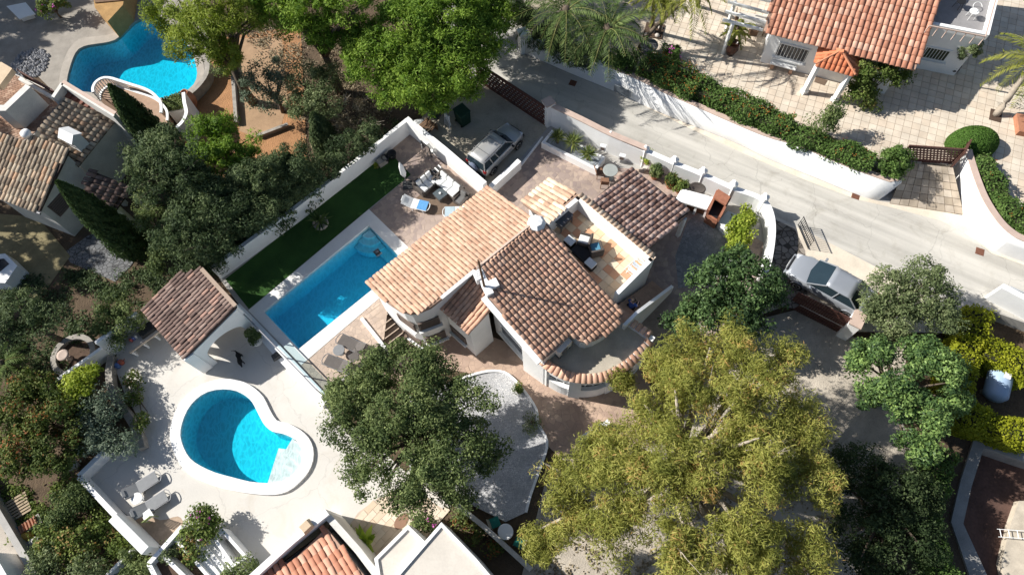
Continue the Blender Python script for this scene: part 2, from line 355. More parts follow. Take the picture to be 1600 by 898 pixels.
class Roofs:
    """all clay tiles of one building: the 300 nearest the lens are parts, the rest one mesh"""
    def __init__(s, root): s.root = root; s.rec = []
    def plane(s, name, a, b, c, outline, m_tile, m_pan, pitch=.245, course=.34, th=.14, tag_='', rng=None, order=None, skew=0, zs=None, inset_tiles=0., miss=0.):
        """a, b: (px,py,z) on one level line; c: (px,py,z) up or down the slope; outline in photo pixels on that plane"""
        A, B, Cc = P(*a), P(*b), P(*c); e = (B - A).normalized(); n = e.cross(Cc - A).normalized()
        if n.z < 0: n = -n
        sl = n.cross(e).normalized()
        if sl.z < 0: sl = -sl; 
        e = sl.cross(n).normalized()
        pts = [on_plane(x, y, A, n) for x, y in outline]; uv = [((p - A).dot(e), (p - A).dot(sl)) for p in pts]
        ar = sum(uv[i][0] * uv[i - 1][1] - uv[i - 1][0] * uv[i][1] for i in range(len(uv)))
        if ar > 0: pts = pts[::-1]; uv = uv[::-1]
        k = len(pts); mb = MB(); mb.add(pts + [p - n * th for p in pts], [tuple(range(k)), tuple(range(2 * k - 1, k - 1, -1))] + [(i, k + i, k + (i + 1) % k, (i + 1) % k) for i in range(k)])
        # face orientation: top face must look up
        if (pts[1] - pts[0]).cross(pts[2] - pts[1]).dot(n) < 0: mb.f = [t[::-1] for t in mb.f]
        deck = mb.build(name, m_pan, s.root)
        rng = rng or random.Random(hash(name + tag_) % 999)
        us = [q[0] for q in uv]; vs_ = [q[1] for q in uv]
        meshes = tile_mesh(pitch, course * 1.18, m_tile, tag_ or name)
        for i in range(int((max(us) - min(us)) / pitch) + 1):
            u = min(us) + (i + .5) * pitch
            for j in range(int((max(vs_) - min(vs_)) / course) + 2):
                v = min(vs_) + (j - .35 + .06 * rng.random()) * course
                if not inside(u, v + course * .5, uv) or rng.random() < miss: continue
                tl = rng.gauss(0, .02); 
                p = A + e * (u + rng.gauss(0, .008)) + sl * v + n * (.012 + rng.random() * .01)
                ee = (e * math.cos(tl) + sl * math.sin(tl)); ss = n.cross(ee)
                s.rec.append(((p - Vector((0, 0, CAM_H))).length, p, ee, ss, n, meshes[int(rng.random() * TILE_N)], deck))
        return dict(A=A, e=e, s=sl, n=n, pts=pts, deck=deck, z=lambda x, y, A=A, n=n: A.z - (n.x * (x - A.x) + n.y * (y - A.y)) / n.z)
    def loose(s, p, e, sl, meshes, deck, rng):
        n = e.cross(sl).normalized(); s.rec.append(((p - Vector((0, 0, CAM_H))).length, p, e, sl, n, meshes[int(rng.random() * TILE_N)], deck))
    def finish(s, limit=300, mat_rest=None):
        s.rec.sort(key=lambda r: r[0]); o3 = Vector(s.root['_o'])
        for _, p, e, sl, n, me, deck in s.rec[:limit]:
            q = p - o3
            kid('tile', me, deck, mw=Matrix(((e.x, sl.x, n.x, q.x), (e.y, sl.y, n.y, q.y), (e.z, sl.z, n.z, q.z), (0, 0, 0, 1))))
        rest = s.rec[limit:]
        if rest:
            mats = []; V = []; Fs = []; Mi = []; Rn = []; S = []; off = 0; cache = {}
            for _, p, e, sl, n, me, deck in rest:
                if me.name not in cache:
                    a = np.zeros(len(me.vertices) * 3); me.vertices.foreach_get('co', a); cache[me.name] = (a.reshape(-1, 3), [tuple(f.vertices) for f in me.polygons], me.attributes['rnd'].data[0].value, [f.use_smooth for f in me.polygons])
                a, fs, rv, sm = cache[me.name]; q = p - o3
                M = np.array([[e.x, sl.x, n.x], [e.y, sl.y, n.y], [e.z, sl.z, n.z]])
                V.append(a @ M.T + np.array(q)); Fs += [tuple(i + off for i in f) for f in fs]
                mm = me.materials[0]
                if mm not in mats: mats.append(mm)
                Mi += [mats.index(mm)] * len(fs); Rn += [rv] * len(fs); S += sm; off += len(a)
            me2 = bpy.data.meshes.new('roof_tiles'); me2.from_pydata(np.concatenate(V).tolist(), [], Fs)
            for q in mats: me2.materials.append(q)
            me2.polygons.foreach_set('material_index', Mi); me2.polygons.foreach_set('use_smooth', S)
            at = me2.attributes.new('rnd', 'FLOAT', 'FACE'); at.data.foreach_set('value', Rn); me2.update()
            o = bpy.data.objects.new('roof_tiles', me2); COL.objects.link(o); o.parent = s.root; o['kind'] = 'stuff'
def tiled_floor(parent, poly, z, su, sv_, ang, org, m, gap=.012, th=.02, rng=None, limit=300, name='tile', brick=False, pick=None):
    """square floor tiles clipped to a polygon: the nearest are objects, the rest one mesh"""
    rng = rng or random.Random(5); c, s = math.cos(ang), math.sin(ang)
    L = [((x - org[0]) * c + (y - org[1]) * s, -(x - org[0]) * s + (y - org[1]) * c) for x, y in poly]
    u0, u1 = min(q[0] for q in L), max(q[0] for q in L); v0, v1 = min(q[1] for q in L), max(q[1] for q in L)
    rec = []
    zf = z if callable(z) else (lambda x, y: z)
    for j in range(int((v1 - v0) / sv_) + 1):
        for i in range(int((u1 - u0) / su) + 2):
            u = u0 + (i + .5 + (.5 if brick and j % 2 else 0)) * su; v = v0 + (j + .5) * sv_
            if not inside(u, v, L): continue
            x, y = org[0] + u * c - v * s, org[1] + u * s + v * c
            rec.append((math.hypot(x, y), x, y, rng.random() if pick is None else pick(rng, i, j)))
    rec.sort(); o3 = Vector(parent['_o']) if '_o' in parent else Vector((0, 0, 0))
    ms = []
    for q in range(8):
        b = MB(); b.box((0, 0, th / 2), (su - gap, sv_ - gap, th), 0, r=(q + .5) / 8, taper=.985); ms.append(b.build('paving_' + name, m, rnd=True, mesh_only=True, off=(0, 0, 0)))
    for d, x, y, r in rec[:limit]:
        o = kid(name, ms[min(7, int(r * 8))], parent, (x - o3.x, y - o3.y, zf(x, y) - o3.z + rng.random() * .003)); o.rotation_euler = (0, 0, ang)
    if rec[limit:]:
        b = MB()
        for d, x, y, r in rec[limit:]: b.box((x, y, zf(x, y) + th / 2 + rng.random() * .003), (su - gap, sv_ - gap, th), ang, r=r, taper=.985)
        o = b.build('floor_tiles', m, parent, rnd=True); o['kind'] = 'stuff'
    return len(rec)
# ------------------------------------------------------------------ vegetation
def leaf_object(name, pos, nrm, ln, wd, rnd, m, parent=None, dirs=None, rs=None, off=(0, 0, 0)):
    rs = rs or np.random.RandomState(1); N = len(pos)
    nrm = nrm / np.maximum(1e-6, np.linalg.norm(nrm, axis=1, keepdims=True))
    t = dirs if dirs is not None else rs.normal(size=(N, 3))
    t = t - nrm * np.sum(t * nrm, axis=1, keepdims=True); t /= np.maximum(1e-6, np.linalg.norm(t, axis=1, keepdims=True))
    b = np.cross(nrm, t); ln = np.broadcast_to(ln, (N,))[:, None]; wd = np.broadcast_to(wd, (N,))[:, None]
    V = np.empty((N, 4, 3)); V[:, 0] = pos - t * ln / 2; V[:, 1] = pos + b * wd / 2 + nrm * wd * .12; V[:, 2] = pos + t * ln / 2; V[:, 3] = pos - b * wd / 2 + nrm * wd * .12
    V = (V - np.array(off)).reshape(-1, 3)
    me = bpy.data.meshes.new(name); me.vertices.add(N * 4); me.vertices.foreach_set('co', V.ravel())
    me.loops.add(N * 4); me.loops.foreach_set('vertex_index', np.arange(N * 4, dtype=np.int32))
    me.polygons.add(N); me.polygons.foreach_set('loop_start', np.arange(0, N * 4, 4, dtype=np.int32)); me.polygons.foreach_set('loop_total', np.full(N, 4, dtype=np.int32))
    a = me.attributes.new('rnd', 'FLOAT', 'FACE'); a.data.foreach_set('value', np.clip(rnd, 0, 1).astype(np.float32))
    me.materials.append(m); me.update(calc_edges=True)
    o = bpy.data.objects.new(name, me); COL.objects.link(o)
    if parent is not None:
        o.parent = parent
        if '_o' in parent: o['_o'] = parent['_o']
    return o
def lf(name, dark, mid, lite, extra=None, transl=.25, rough=.6, spec=.12):
    st = [(.05, dark), (.5, mid), (.88, lite)] + ([(.97, extra)] if extra else [])
    return rnd_mat(name, st, rough, 0, spec=spec, dirt=0, transl=transl)
L_PINE = lf('leaf_pine', (.083, .154, .020), (.154, .248, .033), (.242, .341, .055))
L_PINEY = lf('leaf_pine_yellow', (.132, .180, .024), (.228, .288, .042), (.336, .384, .072))
L_DARK = lf('leaf_dark_evergreen', (.034, .055, .024), (.078, .114, .048), (.162, .204, .090))
L_OLIVE = lf('leaf_olive', (.081, .109, .046), (.149, .190, .081), (.265, .299, .149))
L_SILVER = lf('leaf_silver', (.077, .110, .072), (.154, .198, .132), (.275, .319, .231))
L_CYP = lf('leaf_cypress', (.031, .056, .019), (.056, .094, .031), (.106, .150, .056))
L_CAROB = lf('leaf_carob', (.030, .058, .022), (.068, .122, .039), (.146, .224, .078), spec=.2, rough=.55)
L_CITRUS = lf('leaf_citrus', (.041, .083, .031), (.104, .176, .051), (.269, .383, .114), spec=.2, rough=.5)
L_PEPPER = lf('leaf_pepper', (.147, .163, .034), (.289, .294, .067), (.441, .415, .121), (.430, .273, .095), transl=.3)
L_GARDEN = lf('leaf_garden', (.069, .109, .023), (.138, .184, .046), (.230, .265, .075), (.322, .207, .081))
L_MASS = lf('leaf_mass', (.055, .085, .03), (.12, .16, .055), (.23, .275, .105))
L_LIME = lf('leaf_lime', (.14, .20, .02), (.26, .32, .04), (.38, .43, .07))
L_YHEDGE = lf('leaf_yellow_hedge', (.15, .18, .012), (.27, .29, .02), (.40, .40, .035))
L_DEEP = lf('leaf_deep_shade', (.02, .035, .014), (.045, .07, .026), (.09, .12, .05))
L_HEDGE = lf('leaf_hedge', (.055, .10, .025), (.10, .17, .04), (.17, .25, .07))
L_TOPI = lf('leaf_topiary', (.05, .11, .02), (.085, .17, .03), (.13, .23, .05))
L_PALM = lf('leaf_palm', (.055, .095, .03), (.10, .15, .045), (.18, .23, .075))
L_PALMY = lf('leaf_palm_yellow', (.14, .17, .03), (.24, .26, .05), (.36, .34, .09))
L_RED = lf('leaf_red_shrub', (.05, .08, .02), (.10, .135, .035), (.18, .20, .06), (.30, .11, .045))
L_MAG = lf('flower_magenta', (.40, .06, .30), (.55, .10, .42), (.65, .2, .5))
L_DRY = lf('leaf_dry', (.16, .13, .08), (.27, .22, .14), (.38, .32, .21), transl=.1)
L_YUC = lf('leaf_yucca', (.05, .08, .02), (.13, .17, .04), (.30, .31, .10), spec=.4)
L_BIG = lf('leaf_big', (.13, .22, .02), (.24, .34, .04), (.36, .46, .07), spec=.4)

SPEC = {  # leaf material, length, width, clump radius, leaves per clump, outward leaf direction
    'pine': (L_PINE, .20, .055, .42, 120, .75), 'piney': (L_PINEY, .22, .05, .45, 120, .8), 'dark': (L_DARK, .18, .05, .42, 115, .55), 'olive': (L_OLIVE, .13, .06, .40, 90, 0),
    'silver': (L_SILVER, .14, .06, .40, 85, 0), 'carob': (L_CAROB, .15, .09, .38, 80, 0), 'citrus': (L_CITRUS, .16, .075, .36, 95, .4), 'pepper': (L_PEPPER, .21, .036, .46, 120, .35),
    'mass': (L_MASS, .11, .065, .42, 135, 0), 'garden': (L_GARDEN, .14, .085, .36, 75, 0), 'lime': (L_LIME, .16, .08, .32, 80, 0), 'hedge': (L_HEDGE, .12, .08, .30, 70, 0),
    'red': (L_RED, .14, .085, .36, 75, 0), 'deep': (L_DEEP, .12, .065, .42, 115, 0), 'dry': (L_DRY, .16, .04, .4, 45, .4), 'yhedge': (L_YHEDGE, .13, .06, .3, 80, .3)}
def crown_leaves(lobes, spec, rs, dens=1., shell=.55, clump=None, zb=0., sz=1.):
    """clumps of leaves through ellipsoid lobes [(x,y,z,rx,ry,rz)]; returns positions, normals, directions, rnd, clump centres"""
    m, ln, wd, cr, per, od = SPEC[spec]; cr = clump or cr; Pp, Nn, Dd, Rr, Cc = [], [], [], [], []
    for (x, y, z, rx, ry, rz) in lobes:
        area = 4 * math.pi * ((rx * ry) ** 1.6 / 3 + (rx * rz) ** 1.6 / 3 + (ry * rz) ** 1.6 / 3) ** (1 / 1.6)
        n = max(5, int(area / (cr * cr * 2.2) * dens))
        d = rs.normal(size=(n, 3)); d[:, 2] += .25; d /= np.linalg.norm(d, axis=1, keepdims=True)
        fq = rs.normal(size=(6, 3)) * 2.2; ph = rs.uniform(0, 6.28, 6); w = sum(np.sin(d @ fq[i] + ph[i]) for i in range(6)) / 6
        u = (shell + (1 - shell) * rs.uniform(size=n) ** .6) * (1 + .30 * w)
        c = np.array([x, y, z]) + d * u[:, None] * np.array([rx, ry, rz]); c = c[c[:, 2] > zb]; n = len(c)
        if n == 0: continue
        Cc.append(c); k = per; tone = rs.normal(0, .20, size=n) + rs.normal(0, .08); sc = rs.uniform(.55, 1.45, size=n)
        e = rs.normal(size=(n, k, 3)); e /= np.linalg.norm(e, axis=2, keepdims=True)
        rad = rs.uniform(.25, 1, size=(n, k, 1)) ** .55 * cr * sc[:, None, None]; pp = c[:, None] + e * rad * np.array([1, 1, .75])
        Pp.append(pp.reshape(-1, 3)); nn = e * .8 + np.array([0, 0, .55]) + rs.normal(size=(n, k, 3)) * .55; Nn.append(nn.reshape(-1, 3))
        dd = rs.normal(size=(n, k, 3)) * (1 - od) + (e + np.array([0, 0, .6])) * od * 1.6; Dd.append(dd.reshape(-1, 3))
        Rr.append((.45 + tone[:, None] + rs.normal(0, .19, size=(n, k))).reshape(-1))
    return (np.concatenate(q) for q in (Pp, Nn, Dd, Rr, Cc))
def tree(name, label, base, lobes, spec, seed=1, trunk=.18, dens=1., shell=.55, group=None, cat='tree', bark=None, clump=None, sz=1., limbs=14, lean=(0, 0), bare=0, frag=0):
    """base: Vector at the foot; lobes relative to the foot"""
    rs = np.random.RandomState(seed); rg = random.Random(seed)
    root = thing(name, label, cat, base, 0, group, world=False)
    m, ln, wd, cr, per, od = SPEC[spec]
    if frag:                       # break each lobe into smaller boughs with gaps between
        sub_ = []
        for l in lobes:
            for k in range(frag):
                d = rs.normal(size=3); d[2] = d[2] * .8 + .35; d /= np.linalg.norm(d); q = rs.uniform(.38, .68); f = rs.uniform(.42, .64)
                sub_.append((l[0] + d[0] * l[3] * q, l[1] + d[1] * l[4] * q, l[2] + d[2] * l[5] * q, l[3] * f, l[4] * f, l[5] * f * .85))
        lobes = sub_
    p, n, d, r, c = crown_leaves(lobes, spec, rs, dens, shell, clump, .08, sz)
    k = len(p); crown = leaf_object('crown', p, n, ln * sz * rs.uniform(.5, 1.5, k), wd * sz * rs.uniform(.65, 1.35, k), r, m, root, d, rs)
    mb = MB(); top = Vector((lean[0], lean[1], sum(l[2] for l in lobes) / len(lobes)))
    h = max(.25, top.z); fork = Vector((top.x * .45, top.y * .45, h * .5)); pts = [Vector((0, 0, -.15)), Vector((top.x * .18 + rg.gauss(0, .06), top.y * .18 + rg.gauss(0, .06), h * .25)), fork]
    mb.tube(pts, [trunk * 1.25, trunk, trunk * .8], 8)
    idx = rs.permutation(len(c))[:limbs]
    for i in idx:
        q = Vector(c[i]); mid = fork.lerp(q, .5) + Vector((rg.gauss(0, .15), rg.gauss(0, .15), .12 * h)); q2 = fork.lerp(q, .98)
        mb.tube([fork - Vector((0, 0, .1)), mid, q2], [trunk * .6, trunk * .33, trunk * .1], 5)
    mb.build('trunk', bark or BARK, root, smooth=True)
    if bare:
        for i in range(bare):
            tb = MB()
            q = Vector(c[rs.randint(len(c))]); dv = (q - Vector((top.x, top.y, top.z * .8))).normalized() + Vector((rg.gauss(0, .4), rg.gauss(0, .4), rg.uniform(0, .5))); dv.normalize()
            L = rg.uniform(.4, 1.0); a = q - dv * .35; b = a + dv * L * .55 + Vector((rg.gauss(0, .1), rg.gauss(0, .1), rg.gauss(0, .1))); e = b + (dv + Vector((rg.gauss(0, .3), rg.gauss(0, .3), 0))) * L * .5
            tb.tube([a, b, e], [.032, .02, .007], 4)
            for s_ in range(3):
                f0 = a.lerp(e, rg.uniform(.3, .9)); tb.tube([f0, f0 + (dv + Vector((rg.gauss(0, .7), rg.gauss(0, .7), rg.gauss(0, .4)))) * L * .3], [.014, .005], 3)
            tb.build('bare_branch', BARKL, root)
    return root
def px_lobes(base, items, z0):
    """crown lobes given as (px, py, z, radius in photo pixels, flat): centre under that pixel at that height"""
    out = []
    for px, py, z, r, fl in items:
        q = P(px, py, z); r = r * Vector((q.x, q.y, z - CAM_H)).dot(Vector(fw)) / FPX; out.append((q.x - base.x, q.y - base.y, z - base.z, r, r, r * fl))
    return out
def px_tree(name, label, items, spec, z0=0., foot=None, **k):
    """a tree whose crown covers the given photo pixels; foot pixel at ground or straight under the crown"""
    if foot: b = P(foot[0], foot[1], z0)
    else:
        q = [P(a, b_, z) for a, b_, z, *_ in items]; b = Vector((sum(v.x for v in q) / len(q), sum(v.y for v in q) / len(q), z0))
    lb = px_lobes(b, items, z0); cx, cy = sum(l[0] for l in lb) / len(lb), sum(l[1] for l in lb) / len(lb)
    return tree(name, label, b, lb, spec, lean=(cx, cy), **k)
def cypress(label, foot, h, r, z0, seed, name='cypress_tree', m=None, rag=.14):
    rs = np.random.RandomState(seed); root = thing(name, label, 'tree', P(*foot, z0), 0, 'cypress trees' if name == 'cypress_tree' else None, world=False)
    N = int(1900 * h * r / .9); z = rs.uniform(.02, 1, N) ** .9; a = rs.uniform(0, 6.283, N)
    prof = np.where(z < .25, .62 + 1.52 * z, (1 - (z - .25) / .75) ** .62); lump = 1 + rag * np.sin(a * 5 + z * 21) * np.sin(z * 33 + a * 3)
    rr = r * prof * lump * rs.uniform(.62, 1.05, N) + .02
    p = np.stack([rr * np.cos(a), rr * np.sin(a), z * h], 1); n = np.stack([np.cos(a), np.sin(a), np.full(N, .35)], 1) + rs.normal(size=(N, 3)) * .35
    d = np.stack([np.cos(a) * .35, np.sin(a) * .35, np.full(N, 1.)], 1) + rs.normal(size=(N, 3)) * .25
    tone = .4 + .2 * np.sin(a * 4 + 1) * np.sin(z * 17 + a * 2) + rs.normal(0, .2, N)
    leaf_object('crown', p, n, .22 * rs.uniform(.7, 1.3, N), .075, tone, m or L_CYP, root, d, rs)
    mb = MB(); mb.tube([(0, 0, -.1), (0, 0, h * .5), (0, 0, h * .93)], [r * .22, r * .14, .02], 8); mb.lathe([(r * .3, .12 * h), (r * .58, .3 * h), (r * .42, .6 * h), (.04, .92 * h)], seg=9)
    mb.build('trunk', BARK, root, smooth=True); return root
def shrub(label, items, spec, z0=0., seed=1, name='garden_shrub', group=None, dens=1.1, sz=1., cat='shrub', clump=None, limbs=8, shell=.35, flowers=None, nf=60):
    root = px_tree(name, label, items, spec, z0, seed=seed, trunk=.06, dens=dens, group=group, cat=cat, sz=sz, clump=clump, limbs=limbs, shell=shell)
    if flowers:
        rs = np.random.RandomState(seed + 50); lb = px_lobes(root.location, items, z0); pos = []
        for i in range(nf):
            l = lb[rs.randint(len(lb))]; d = rs.normal(size=3); d[2] = abs(d[2]); d /= np.linalg.norm(d); pos.append(np.array(l[:3]) + d * np.array(l[3:]) * rs.uniform(.95, 1.12))
        pos = np.array(pos); pos = np.repeat(pos, 4, 0) + rs.normal(size=(nf * 4, 3)) * .05; n = rs.normal(size=(nf * 4, 3)) * .5 + np.array([0, 0, 1])
        leaf_object('flowers', pos, n, .11, .09, rs.uniform(0, 1, nf * 4), flowers, root, None, rs)['kind'] = 'stuff'
    return root
def hedge(label, path, w_, h, z0, seed, m=L_HEDGE, name='hedge', group=None, ln=.13, dens=1., fl=None, nf=0, round_=.25, cat='hedge', lumpy=.09):
    """clipped or loose hedge along an xy path: a twig core wrapped in leaves"""
    rs = np.random.RandomState(seed); c = Vector((sum(p[0] for p in path) / len(path), sum(p[1] for p in path) / len(path), z0))
    root = thing(name, label, cat, c, 0, group)
    core = MB(); core.wall(path, w_ * .72, z0 - .05, z0 + h * .80); core.build('branches', mat('twig_core', (.04, .04, .02), .95, .4, 6, 30, .5), root)
    Pp, Nn = [], []
    for i in range(len(path) - 1):
        a, b = np.array(path[i][:2]), np.array(path[i + 1][:2]); L = np.linalg.norm(b - a); t = (b - a) / L; nn = np.array([-t[1], t[0]])
        N = int((L + .2) * (w_ + 2 * h) * 330 * dens); u = rs.uniform(-.1 * w_, L + .1 * w_, N); q = rs.uniform(-h, w_ + h, N)
        side = np.where(q < 0, -w_ / 2, np.where(q > w_, w_ / 2, q - w_ / 2)); zz = np.where(q < 0, q + h, np.where(q > w_, h - (q - w_), h))
        edge = np.clip((np.abs(side) / (w_ / 2) - .6) / .4, 0, 1) * np.clip((zz / h - .6) / .4, 0, 1); zz = zz - edge * round_ * h * .5; side = side * (1 - edge * round_ * .4)
        x = a[0] + t[0] * u; y = a[1] + t[1] * u
        lum = 1 + lumpy * np.sin(x * 2.3 + seed) * np.sin(y * 2.9 + side * 3) + .10 * np.sin(x * 6.1 + y * 5.3) + rs.normal(0, .07, N)
        side = side * lum; zz = np.maximum(.03, zz * (1 + (lum - 1) * .8) * rs.uniform(.88, 1.04, N))
        Pp.append(np.stack([x + nn[0] * side, y + nn[1] * side, z0 + zz], 1))
        on = np.stack([nn[0] * np.sign(side) * (np.abs(side) > w_ * .45), nn[1] * np.sign(side) * (np.abs(side) > w_ * .45), zz / h], 1); Nn.append(on + rs.normal(size=(N, 3)) * .55)
    p, n = np.concatenate(Pp), np.concatenate(Nn); N = len(p); tone = .45 + .17 * np.sin(p[:, 0] * 3.1 + p[:, 2] * 4) * np.sin(p[:, 1] * 3.7) + rs.normal(0, .17, N)
    leaf_object('foliage', p, n, ln * rs.uniform(.7, 1.3, N), ln * .6, tone, m, root, None, rs, off=c)
    if fl:
        i = rs.permutation(np.nonzero(p[:, 2] > z0 + h * .62)[0])[:nf]; q = np.repeat(p[i], 5, 0) + rs.normal(size=(len(i) * 5, 3)) * .07 + np.array([0, 0, .05])
        leaf_object('flowers', q, rs.normal(size=(len(q), 3)) * .5 + np.array([0, 0, 1]), .07, .055, rs.uniform(0, 1, len(q)), fl, root, None, rs, off=c)['kind'] = 'stuff'
    return root
def frond_mesh(L, droop, m, rs, nl=26, lw=.05, ll=.55, m2=None):
    """one feather frond: a rachis along +x that arches and droops, leaflets both sides"""
    Pp, Nn, Dd, Ln = [], [], [], []; pts = []
    for i in range(9):
        t = i / 8; pts.append((L * (t - .18 * droop * t * t), 0, L * (.42 * t * (1 - .4 * droop) - (.42 + .62 * droop) * t ** 2.2)))
    A = np.array(pts)
    for i in range(nl):
        t = .1 + .9 * i / nl; f = t * 8; k = min(7, int(f)); q = A[k] + (A[k + 1] - A[k]) * (f - k); tg = A[k + 1] - A[k]; tg /= np.linalg.norm(tg)
        l = ll * (math.sin(math.pi * min(1, t * .8 + .15)) ** .6) * rs.uniform(.85, 1.1)
        for s in (-1, 1):
            d = tg * .75 + np.array([0, s * 1., -.30]) + rs.normal(size=3) * .08; d /= np.linalg.norm(d)
            Pp.append(q + d * l * .5); Dd.append(d); up_ = np.cross(d, np.cross([0, 0, 1.], d)) + rs.normal(size=3) * .15; Nn.append(up_); Ln.append(l)
    Pp, Nn, Dd, Ln = map(np.array, (Pp, Nn, Dd, Ln)); return A, Pp, Nn, Dd, Ln
def palm(label, foot, top_z, z0, fr_len, n_fr, seed, m=L_PALM, trunk=.16, head=None, name='palm_tree', cat='palm', bark=None, ll=.5, group=None, pot=None, droop=(.5, 1.0)):
    rs = np.random.RandomState(seed); rg = random.Random(seed); b = P(*foot, z0) if not isinstance(foot, Vector) else foot
    root = thing(name, label, cat, b, 0, group, world=False)
    hd = P(*head, top_z) - b if head else Vector((0, 0, top_z - b.z)); hd = Vector((hd.x, hd.y, top_z - b.z))
    mb = MB(); K = 9
    mb.tube([Vector((hd.x * (i / K) ** 1.3, hd.y * (i / K) ** 1.3, hd.z * i / K - .05)) for i in range(K + 1)], [trunk * (1.35 - .5 * i / K + (.07 if i % 2 else 0)) for i in range(K + 1)], 9)
    mb.lathe([(trunk * .9, -.1), (trunk * 1.5, .12), (trunk * 1.1, .4), (.03, .55)], hd, 8); mb.build('trunk', bark or BARK, root, smooth=True)
    for i in range(n_fr):
        az = i * 2.39996 + rg.gauss(0, .12); u = i / max(1, n_fr - 1); dr = droop[0] + (droop[1] - droop[0]) * u + rg.gauss(0, .08); el = .95 - 1.15 * u
        L = fr_len * rg.uniform(.85, 1.1); A, p, n, d, l = frond_mesh(L, max(.1, dr), m, rs, ll=ll)
        M = np.array(Matrix.Rotation(az, 3, 'Z') @ Matrix.Rotation(-el * .75, 3, 'Y')); T = np.array(hd) + np.array([0, 0, .15])
        p, n, d, A = p @ M.T + T, n @ M.T, d @ M.T, A @ M.T + T
        o = leaf_object('frond', p, n, l, .055, np.full(len(p), .45) + rs.normal(0, .12, len(p)) + rg.gauss(0, .15), m, root, d, rs)
        q = MB(); q.tube([tuple(v) for v in A], [.022 - .0018 * k for k in range(9)], 4); q.build('rachis', mat('palm_rachis', (.22, .22, .07), .7), o)
    return root
def rosette(label, foot, z0, r, n, seed, m=L_YUC, name='yucca_plant', cat='plant', group=None, h=.35, wl=.07, up_=.8):
    """spiky plant: long blades from one heart"""
    rs = np.random.RandomState(seed); b = P(*foot, z0); root = thing(name, label, cat, b, 0, group, world=False)
    a = rs.uniform(0, 6.283, n); el = rs.uniform(.05, 1.35, n); d = np.stack([np.cos(a) * np.cos(el), np.sin(a) * np.cos(el), np.sin(el) * up_], 1)
    l = r * rs.uniform(.75, 1.1, n); p = d * l[:, None] * .55 + np.array([0, 0, h]); nn = np.cross(d, np.cross(np.array([0, 0, 1.]), d)) + rs.normal(size=(n, 3)) * .15
    leaf_object('crown', p, nn, l, wl, .45 + rs.normal(0, .22, n), m, root, d, rs)
    mb = MB(); mb.tube([(0, 0, -.05), (.02, 0, h * .5), (0, 0, h)], [.09, .075, .06], 7); mb.build('stem', BARK, root, smooth=True); return root
def scatter_cover(name, label, poly, z, n, seed, m, ln=.16, wd=.08, hmax=.35, cat='undergrowth', patchy=.5):
    rs = np.random.RandomState(seed); xs = [p[0] for p in poly]; ys = [p[1] for p in poly]; out = []
    while len(out) < n:
        x, y = rs.uniform(min(xs), max(xs)), rs.uniform(min(ys), max(ys))
        if inside(x, y, poly) and (math.sin(x * 1.7 + seed) * math.sin(y * 1.9 + 1) + .5 * math.sin(x * 4.1 + y * 3.3) + rs.normal() * .3 > patchy - .5):
            k = rs.randint(3, 9); hh = hmax * (.5 + .5 * math.sin(x * 2.2) * math.cos(y * 2.7))
            out += [(x + rs.normal() * .12, y + rs.normal() * .12, z + rs.uniform(.02, max(.05, hh))) for _ in range(k)]
    p = np.array(out[:n]); o = leaf_object(name, p, rs.normal(size=(n, 3)) * .6 + np.array([0, 0, .9]), ln * rs.uniform(.6, 1.3, n), wd, .45 + rs.normal(0, .2, n), m, None, None, rs)
    return tag(o, label, cat, kind='stuff')
# ------------------------------------------------------------------ the setting: levels, pools, road, paving
ZL, ZP, ZT = 0.0, 0.8, 2.2
def zq(pts, x0, y0, s): return [(x0 + x / s, y0 + y / s) for x, y in pts]
RP_IN = zq([(135, 430), (145, 350), (180, 260), (240, 185), (320, 135), (420, 118), (510, 130), (575, 165), (615, 205), (645, 260), (675, 320), (705, 365), (750, 400), (815, 414), (880, 440), (930, 482), (953, 545), (945, 610), (910, 670), (850, 715), (780, 740), (715, 745), (600, 735), (480, 705), (370, 675), (270, 630), (200, 580), (158, 510)], 250, 580, 4.277)
RP_OUT = zq([(65, 430), (80, 330), (120, 230), (190, 150), (280, 85), (380, 55), (470, 50), (560, 70), (630, 110), (690, 170), (730, 250), (778, 325), (850, 345), (930, 385), (990, 440), (1022, 510), (1022, 590), (990, 670), (930, 740), (850, 800), (760, 822), (660, 820), (540, 805), (420, 780), (300, 740), (200, 690), (130, 610), (85, 520)], 250, 580, 4.277)
TL_IN = zq([(140, 690), (155, 620), (190, 510), (240, 430), (330, 395), (450, 378), (560, 350), (640, 280), (720, 200), (800, 160), (880, 150), (960, 165), (1100, 270), (1200, 400), (1255, 520), (1280, 640), (1250, 740), (1150, 820), (1030, 865), (800, 840), (500, 820), (250, 800), (145, 750)], 80, 0, 5.614)
TL_OUT = zq([(70, 700), (95, 580), (150, 440), (240, 345), (340, 325), (480, 310), (560, 280), (640, 200), (730, 125), (830, 92), (900, 85), (1010, 110), (1160, 240), (1260, 380), (1320, 510), (1345, 640), (1310, 770), (1190, 870), (1030, 920), (800, 900), (500, 880), (220, 850), (80, 780)], 80, 0, 5.614)
rp_in = smooth_loop(P2(RP_IN, .15), 2); rp_out = smooth_loop(P2(RP_OUT, .15), 2)
tl_in = smooth_loop(P2(TL_IN, .02), 2); tl_out = smooth_loop(P2(TL_OUT, .02), 2)
VP_IN = [(412, 486.5), (576, 352), (634, 410), (467, 545)]
VP_OUT = [(388, 485), (576.5, 327), (660, 408), (471, 570)]
vp_in = P2(VP_IN, ZP); vp_out = P2(VP_OUT, ZP)
DP_IN = [(1535, 700), (1602, 723), (1640, 735), (1640, 960), (1560, 960), (1540, 898), (1503, 818), (1516, 760)]     # emptied pool at the right
DP_OUT = [(1523, 677), (1605, 700), (1680, 725), (1680, 990), (1540, 990), (1515, 905), (1484, 815), (1499, 750)]
